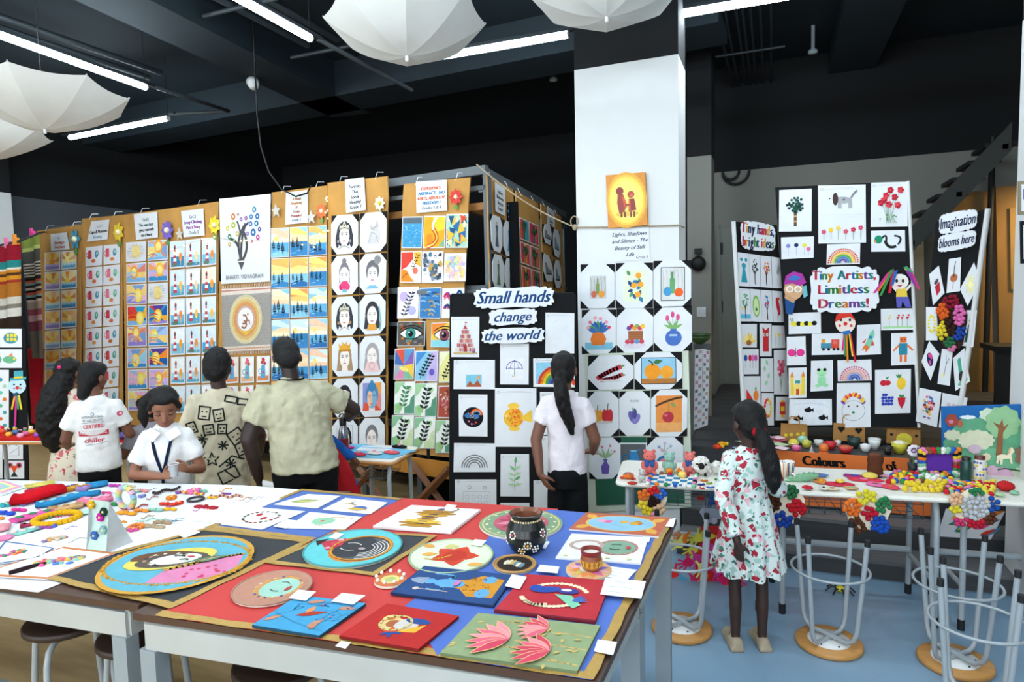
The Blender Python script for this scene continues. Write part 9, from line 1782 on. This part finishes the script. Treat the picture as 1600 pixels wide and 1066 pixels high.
def d_shirt(p,r):
 def box(x,y,w_,h_,rot=0.,face=True):
  c,s_=math.cos(rot),math.sin(rot);T=lambda u,v: (x + (u * w_ * c - v * h_ * s_),y + (u * w_ * s_ + v * h_ * c) * p.asp)
  p.stroke(dense([T(-.5,-.5),T(.5,-.5),T(.5,.5),T(-.5,.5),T(-.5,-.5)],4),.019,INK)
  if face: [p.circ(*T(dx,.1),.012,INK,6) for dx in (-.2,.2)];p.stroke(dense([T(-.2,-.25),T(.2,-.25)],3),.016,INK)
 box(.3,.78,.13,.16,-.15);box(.47,.75,.12,.15,.1);box(.34,.60,.12,.13,.1);box(.5,.6,.1,.12,-.1);box(.62,.9,.14,.07,-.3,False);box(.76,.86,.12,.07,-.2,False);box(.66,.5,.16,.18,.5);box(.72,.36,.13,.16,.3);box(.2,.42,.12,.18,-.4);box(.14,.62,.1,.14,.3)
 for x,y,s_ in ((.36,.28,.09),(.8,.55,.07),(.16,.22,.07)): p.stroke([(x + s_ * (1 if k % 2 == 0 else .42) * math.cos(PI / 2 + k * PI / 5),y + p.asp * s_ * (1 if k % 2 == 0 else .42) * math.sin(PI / 2 + k * PI / 5)) for k in range(11)],.016,INK)
 for x,y in ((.5,.42),(.26,.5),(.85,.72),(.58,.22)):
  for k in range(7): a=k * .9;p.stroke(dense([(x,y),(x + .06 * math.cos(a),y + .06 * p.asp * math.sin(a))],2),.019,INK)
 p.text('WALK',.84,.66,.05,INK,.2,.2,bold=.003);box(.55,.1,.22,.16,.35,False);p.stroke(dense([(.44,.2),(.6,.3),(.74,.24)],3),.019,INK);p.stroke(dense([(.5,.16),(.62,.06)],3),.019,INK)
b1.decal(b1.top,[V(-.25,-.3,.70),V(.27,-.3,.70),V(.27,-.3,1.33),V(-.25,-.3,1.33)],(0,-1,0),d_shirt,'shirt_print')
# ---- woman in a lettered white T-shirt
w1=Person(150,4.6,1.49,'girl in a white T-shirt with red lettering on the back',yaw=-.1,turn=-.75,nod=.1,wf=.84,px_y=650)
w1.head();w1.arm(1,(.21,.02,1.02),(.22,.22,.97),(-.2,.9,0));w1.arm(-1,(-.205,.02,1.02),(-.22,.2,.93),(.2,.9,0));w1.legs();w1.skin(SK('brown','#6f4634'))
w1.tee(WHITET,hem=.77,sleeve=.66,loose=1.1,srad=.064,disp=.024);w1.trousers(BLACKT);w1.shoes(cloth_mat('dark_shoe','#22242a'))
def bun(m,s): s.cap(m,.03,puff=1.05);limb(m,[s.H_(0,-.06,-.05),s.H_(-.01,-.075,-.13)],[.06,.045],12)
w1.hair(bun,disp=.008)
def d_tee(p,r):
 p.ring(.5,.90,.05,.012,'#5a6468',8);p.text('INTERNATIONAL',.5,.80,.06,'#3a4448',0,.62);p.text('VILLAGE SCHOOL',.5,.72,.06,'#3a4448',0,.6);p.stroke(dense([(.18,.69),(.82,.69)],8),.008,'#3a4448')
 p.text('CERTIFIED',.52,.54,.1,'#c83a4a',.12,.6,bold=.004);p.poly([(x_ / 8 * .86 + .07,.34) for x_ in range(9)] + [(x_ / 8 * .86 + .07,.47) for x_ in range(8,-1,-1)],'#b8283a');p.text('PROFESSIONAL',.5,.375,.07,'#e8dcdc',.1,.8);p.text('chiller',.52,.17,.13,'#b8283a',.15,.6,bold=.006);p.stroke(dense([(.25,.1),(.55,.12),(.9,.16)],5),.012,'#3a4448')
w1.decal(w1.top,[V(-.125,-.3,.95),V(.10,-.3,.95),V(.10,-.3,1.24),V(-.125,-.3,1.24)],(0,-1,0),d_tee,'shirt_lettering');w1.decal(w1.top,[V(.13,-.3,1.16),V(.19,-.3,1.16),V(.19,-.3,1.23),V(.13,-.3,1.23)],(0,-1,0),lambda p,r: (p.circ(.5,.5,.35,'#c85a72'),p.circ(.6,.5,.15,'#e8d8dc')),'sleeve_badge')
# ---- girl with very long hair in a floral dress
l1=Person(112,5.05,1.475,'girl with very long black hair in a pink flowered dress',yaw=-.3,turn=-.5,wf=.85,px_y=650)
l1.head();l1.arm(1,(.2,.05,1.02),(.2,.24,.98));l1.arm(-1,(-.2,.02,1.02),(-.22,.2,.93));l1.legs();l1.skin(SK('brown','#6f4634'))
FLP=floral('pink_flowered','#d8cdb8',[('#c86a70',18,.36,.5),('#b83a50',26,.26,.4),('#7a8a5a',30,.24,.35),('#e2b0a8',24,.3,.3)])
l1.tee(FLP,'dress_bodice',hem=.8,sleeve=.8);m=MB();m.loft([(V(0,0,.86),.155,.115),(V(0,0,.7),.19,.16),(V(0,0,.45),.22,.2),(V(0,0,.22),.25,.23)],n=32,wob=lambda i,a: 1 + .03 * i * math.sin(11 * a));fuse('dress_skirt',m,FLP,l1.g,.012,2,world=l1.W);l1.shoes(cloth_mat('dark_shoe','#22242a'))
def longhair(m,s): s.cap(m,.03,puff=1.12);limb(m,[s.H_(0,-.06,-.04),s.H_(-.03,-.11,-.14),s.H_(-.05,-.14,-.28),s.H_(-.06,-.15,-.42),s.H_(-.05,-.145,-.54),s.H_(-.04,-.14,-.62)],[.085,.10,.115,.11,.085,.04],16)
l1.hair(longhair,disp=.03,voxel=.010);obj('hair_clip',MB().ball(l1.W(l1.H_(.02,-.11,.06)),(.02,.015,.015),'#d83a7a',8,5),FELT,l1.g)
# ---- small boy in grey
s1=Person(233,4.88,1.20,'small boy in a grey shirt between the lettered T-shirt and the schoolgirl',yaw=.3,hs=1.15,turn=.5,nod=.3,px_y=650)
s1.head();s1.arm(1,(.24,.05,1.02),(.2,.24,.98));s1.arm(-1,(-.24,.05,1.02),(-.2,.24,.98));s1.legs();s1.skin(SK('brown','#6f4634'));s1.tee(cloth_mat('grey_cotton','#8d8a92'),sleeve=.7);s1.trousers(BLACKT);s1.shoes(cloth_mat('dark_shoe','#22242a'));s1.hair(crop,disp=.008)
# ---- child in red and blue behind the man
r1=Person(531,4.45,1.2,'child in a red and blue costume half hidden behind the man',yaw=.2,hs=1.05,nod=.5,lean=.05,tilt=-.5,px_y=700)
r1.head();r1.arm(1,(.25,.05,1.0),(.22,.24,.9));r1.arm(-1,(-.24,.05,1.02),(-.2,.24,.98));r1.legs();r1.skin(SK('brown','#6f4634'));r1.tee(cloth_mat('blue_jersey','#1f5aa8'),sleeve=.8);r1.trousers(cloth_mat('dark_red_trousers','#8a1a24'));r1.hair(crop,disp=.008);r1.shoes(cloth_mat('dark_shoe','#22242a'))
m=MB();m.loft([(V(.0,-.02,.66),.19,.14),(V(0,-.02,1.0),.182,.138),(V(0,-.01,1.26),.15,.115),(V(0,-.01,1.31),.08,.08)],n=24);fuse('red_cape',m,cloth_mat('red_cape','#a81a22'),r1.g,.012,3,.01,world=r1.W)
# ---- schoolgirl facing the viewer, looking down at her hands
k1=Person(262,3.92,1.385,'schoolgirl in a white polo shirt with a navy lanyard looking down at her hands',away=False,yaw=-.28,hs=1.14,turn=.25,nod=-.30,wf=.84,px_y=700)
k1.nod=-.34 * -1 if False else .34
k1.head();k1.arm(-1,(-.215,.03,1.02),(-.17,.20,1.06),(.15,.75,.35),pn=(.9,.3,0),th=(.2,.2,1),curl=.6,up=.043);k1.arm(1,(.215,.04,1.01),(-.01,.20,1.025),(-.75,.45,.2),pn=(-.2,.7,.3),th=(0,.2,1),curl=.6,up=.043);k1.legs();k1.skin(SK('light_brown','#8a5a42'),.0055)
k1.tee(WHITET,'polo_shirt',hem=.76,sleeve=.70,loose=1.08,srad=.064,disp=.026);k1.trousers(cloth_mat('navy_skirt','#1c2230'));k1.shoes(cloth_mat('dark_shoe','#22242a'))
def tied(m,s):
 R=s.hm();h=s.hs;m.ball(s.H_(0,-.03,.04),(.084 * h,.088 * h,.088 * h),n=20,m=14,rot=R);m.ball(s.H_(0,-.05,-.01),(.079 * h,.06 * h,.08 * h),n=18,m=12,rot=R);m.ball(s.H_(0,.03,.075),(.066 * h,.055 * h,.036 * h),n=16,m=10,rot=R)
 for k in (-1,1): limb(m,[s.H_(k * .03,.05,.09),s.H_(k * .066,.04,.055),s.H_(k * .08,.005,.005)],[.02,.02,.022],10)
 limb(m,[s.H_(.05,-.08,.06),s.H_(.1,-.09,.0),s.H_(.12,-.08,-.09),s.H_(.115,-.07,-.16)],[.04,.045,.038,.012],12)
k1.hair(tied,disp=.010,voxel=.007)
FE=k1
def face_piece(name,pts,r,c,mat=PAINT): obj(name,MB().tube([FE.W(FE.H_(*p)) for p in pts],r,c,n=6),mat,FE.bodyo,org=FE.P)
for k in (-1,1):
 face_piece('eyebrow',[(k * .016,.0865,.020),(k * .034,.085,.026),(k * .052,.073,.021)],[.002,.0034,.0016],'#1a1210');face_piece('upper_eyelid',[(k * .018,.083,-.007),(k * .033,.0875,-.0085),(k * .049,.0765,-.006)],[.0014,.0022,.0014],'#20140f')
 obj('eye',MB().ball(FE.W(FE.H_(k * .033,.0755,-.001)),(.0135,.0105,.0085),'#7a4f3a',10,8),PAINT,FE.bodyo,org=FE.P);obj('pupil',MB().ball(FE.W(FE.H_(k * .033,.0845,-.0085)),(.007,.003,.002),'#17100e',8,6),PAINT,FE.bodyo,org=FE.P)
face_piece('upper_lip',[(-.02,.080,-.062),(-.006,.0905,-.059),(.006,.0905,-.059),(.02,.080,-.062)],[.0022,.0045,.0045,.0022],'#7a3f38');face_piece('lower_lip',[(-.016,.081,-.067),(0,.090,-.0695),(.016,.081,-.067)],[.002,.005,.002],'#8a4a42')
# collar, lanyard and the clear cup in her hands
for k in (-1,1): obj('collar',MB().prism([k1.W(V(k * .012,.088,1.30)),k1.W(V(k * .085,.06,1.335)),k1.W(V(k * .115,.07,1.285)),k1.W(V(k * .055,.125,1.245))],k1.f,.006,'#e4e4e2'),PIG,k1.top,org=k1.P)
def on_front(x,z,off=.006):
 org=Vector(k1.top['wo']);bv=on_front.bv;p0=k1.W(V(x,.6,z));h=bv.ray_cast(p0,-k1.f);return (h[0] if h[0] else k1.W(V(x,.13,z))) + k1.f * off
on_front.bv=BVHTree.FromPolygons([v.co + Vector(k1.top['wo']) for v in k1.top.data.vertices],[tuple(f.vertices) for f in k1.top.data.polygons])
mb=MB()
for k in (-1,1):
 pts=[on_front(k * .075 * (1 - t) ** .8 + .01,1.315 - .29 * t) for t in [i / 8 for i in range(9)]];w_=k1.r * .009
 mb.add([p_ for p in pts for p_ in (p - w_,p + w_)],[(2 * i,2 * i + 1,2 * i + 3,2 * i + 2) for i in range(8)],'#17233c')
e=pts[-1];mb.box(e - UP * .05,(.018,.006,.09),'#17233c');obj('lanyard',mb,FELT,k1.g);obj('lanyard_hook',MB().tube([e - UP * .095,e - UP * .12],.005,'#c8ccd0',n=6),STEEL,k1.g)
cp=k1.W(V(-.115,.30,1.045));g=thing('clear_cup',cp,'clear plastic cup held in the hands of the schoolgirl','cup');obj('cup_wall',MB().lathe(cp,[(.02,0),(.027,.07),(.0255,.07),(.0185,.004),(0,.004)],n=18),M('clear_plastic','#e8eef2',.25,trans=.7,var=.0),g);obj('cup_rim',MB().tube([cp + V(.0265 * math.cos(a),.0265 * math.sin(a),.071) for a in [i * PI / 8 for i in range(16)]],.0025,closed=True,n=5),PAPER,g)
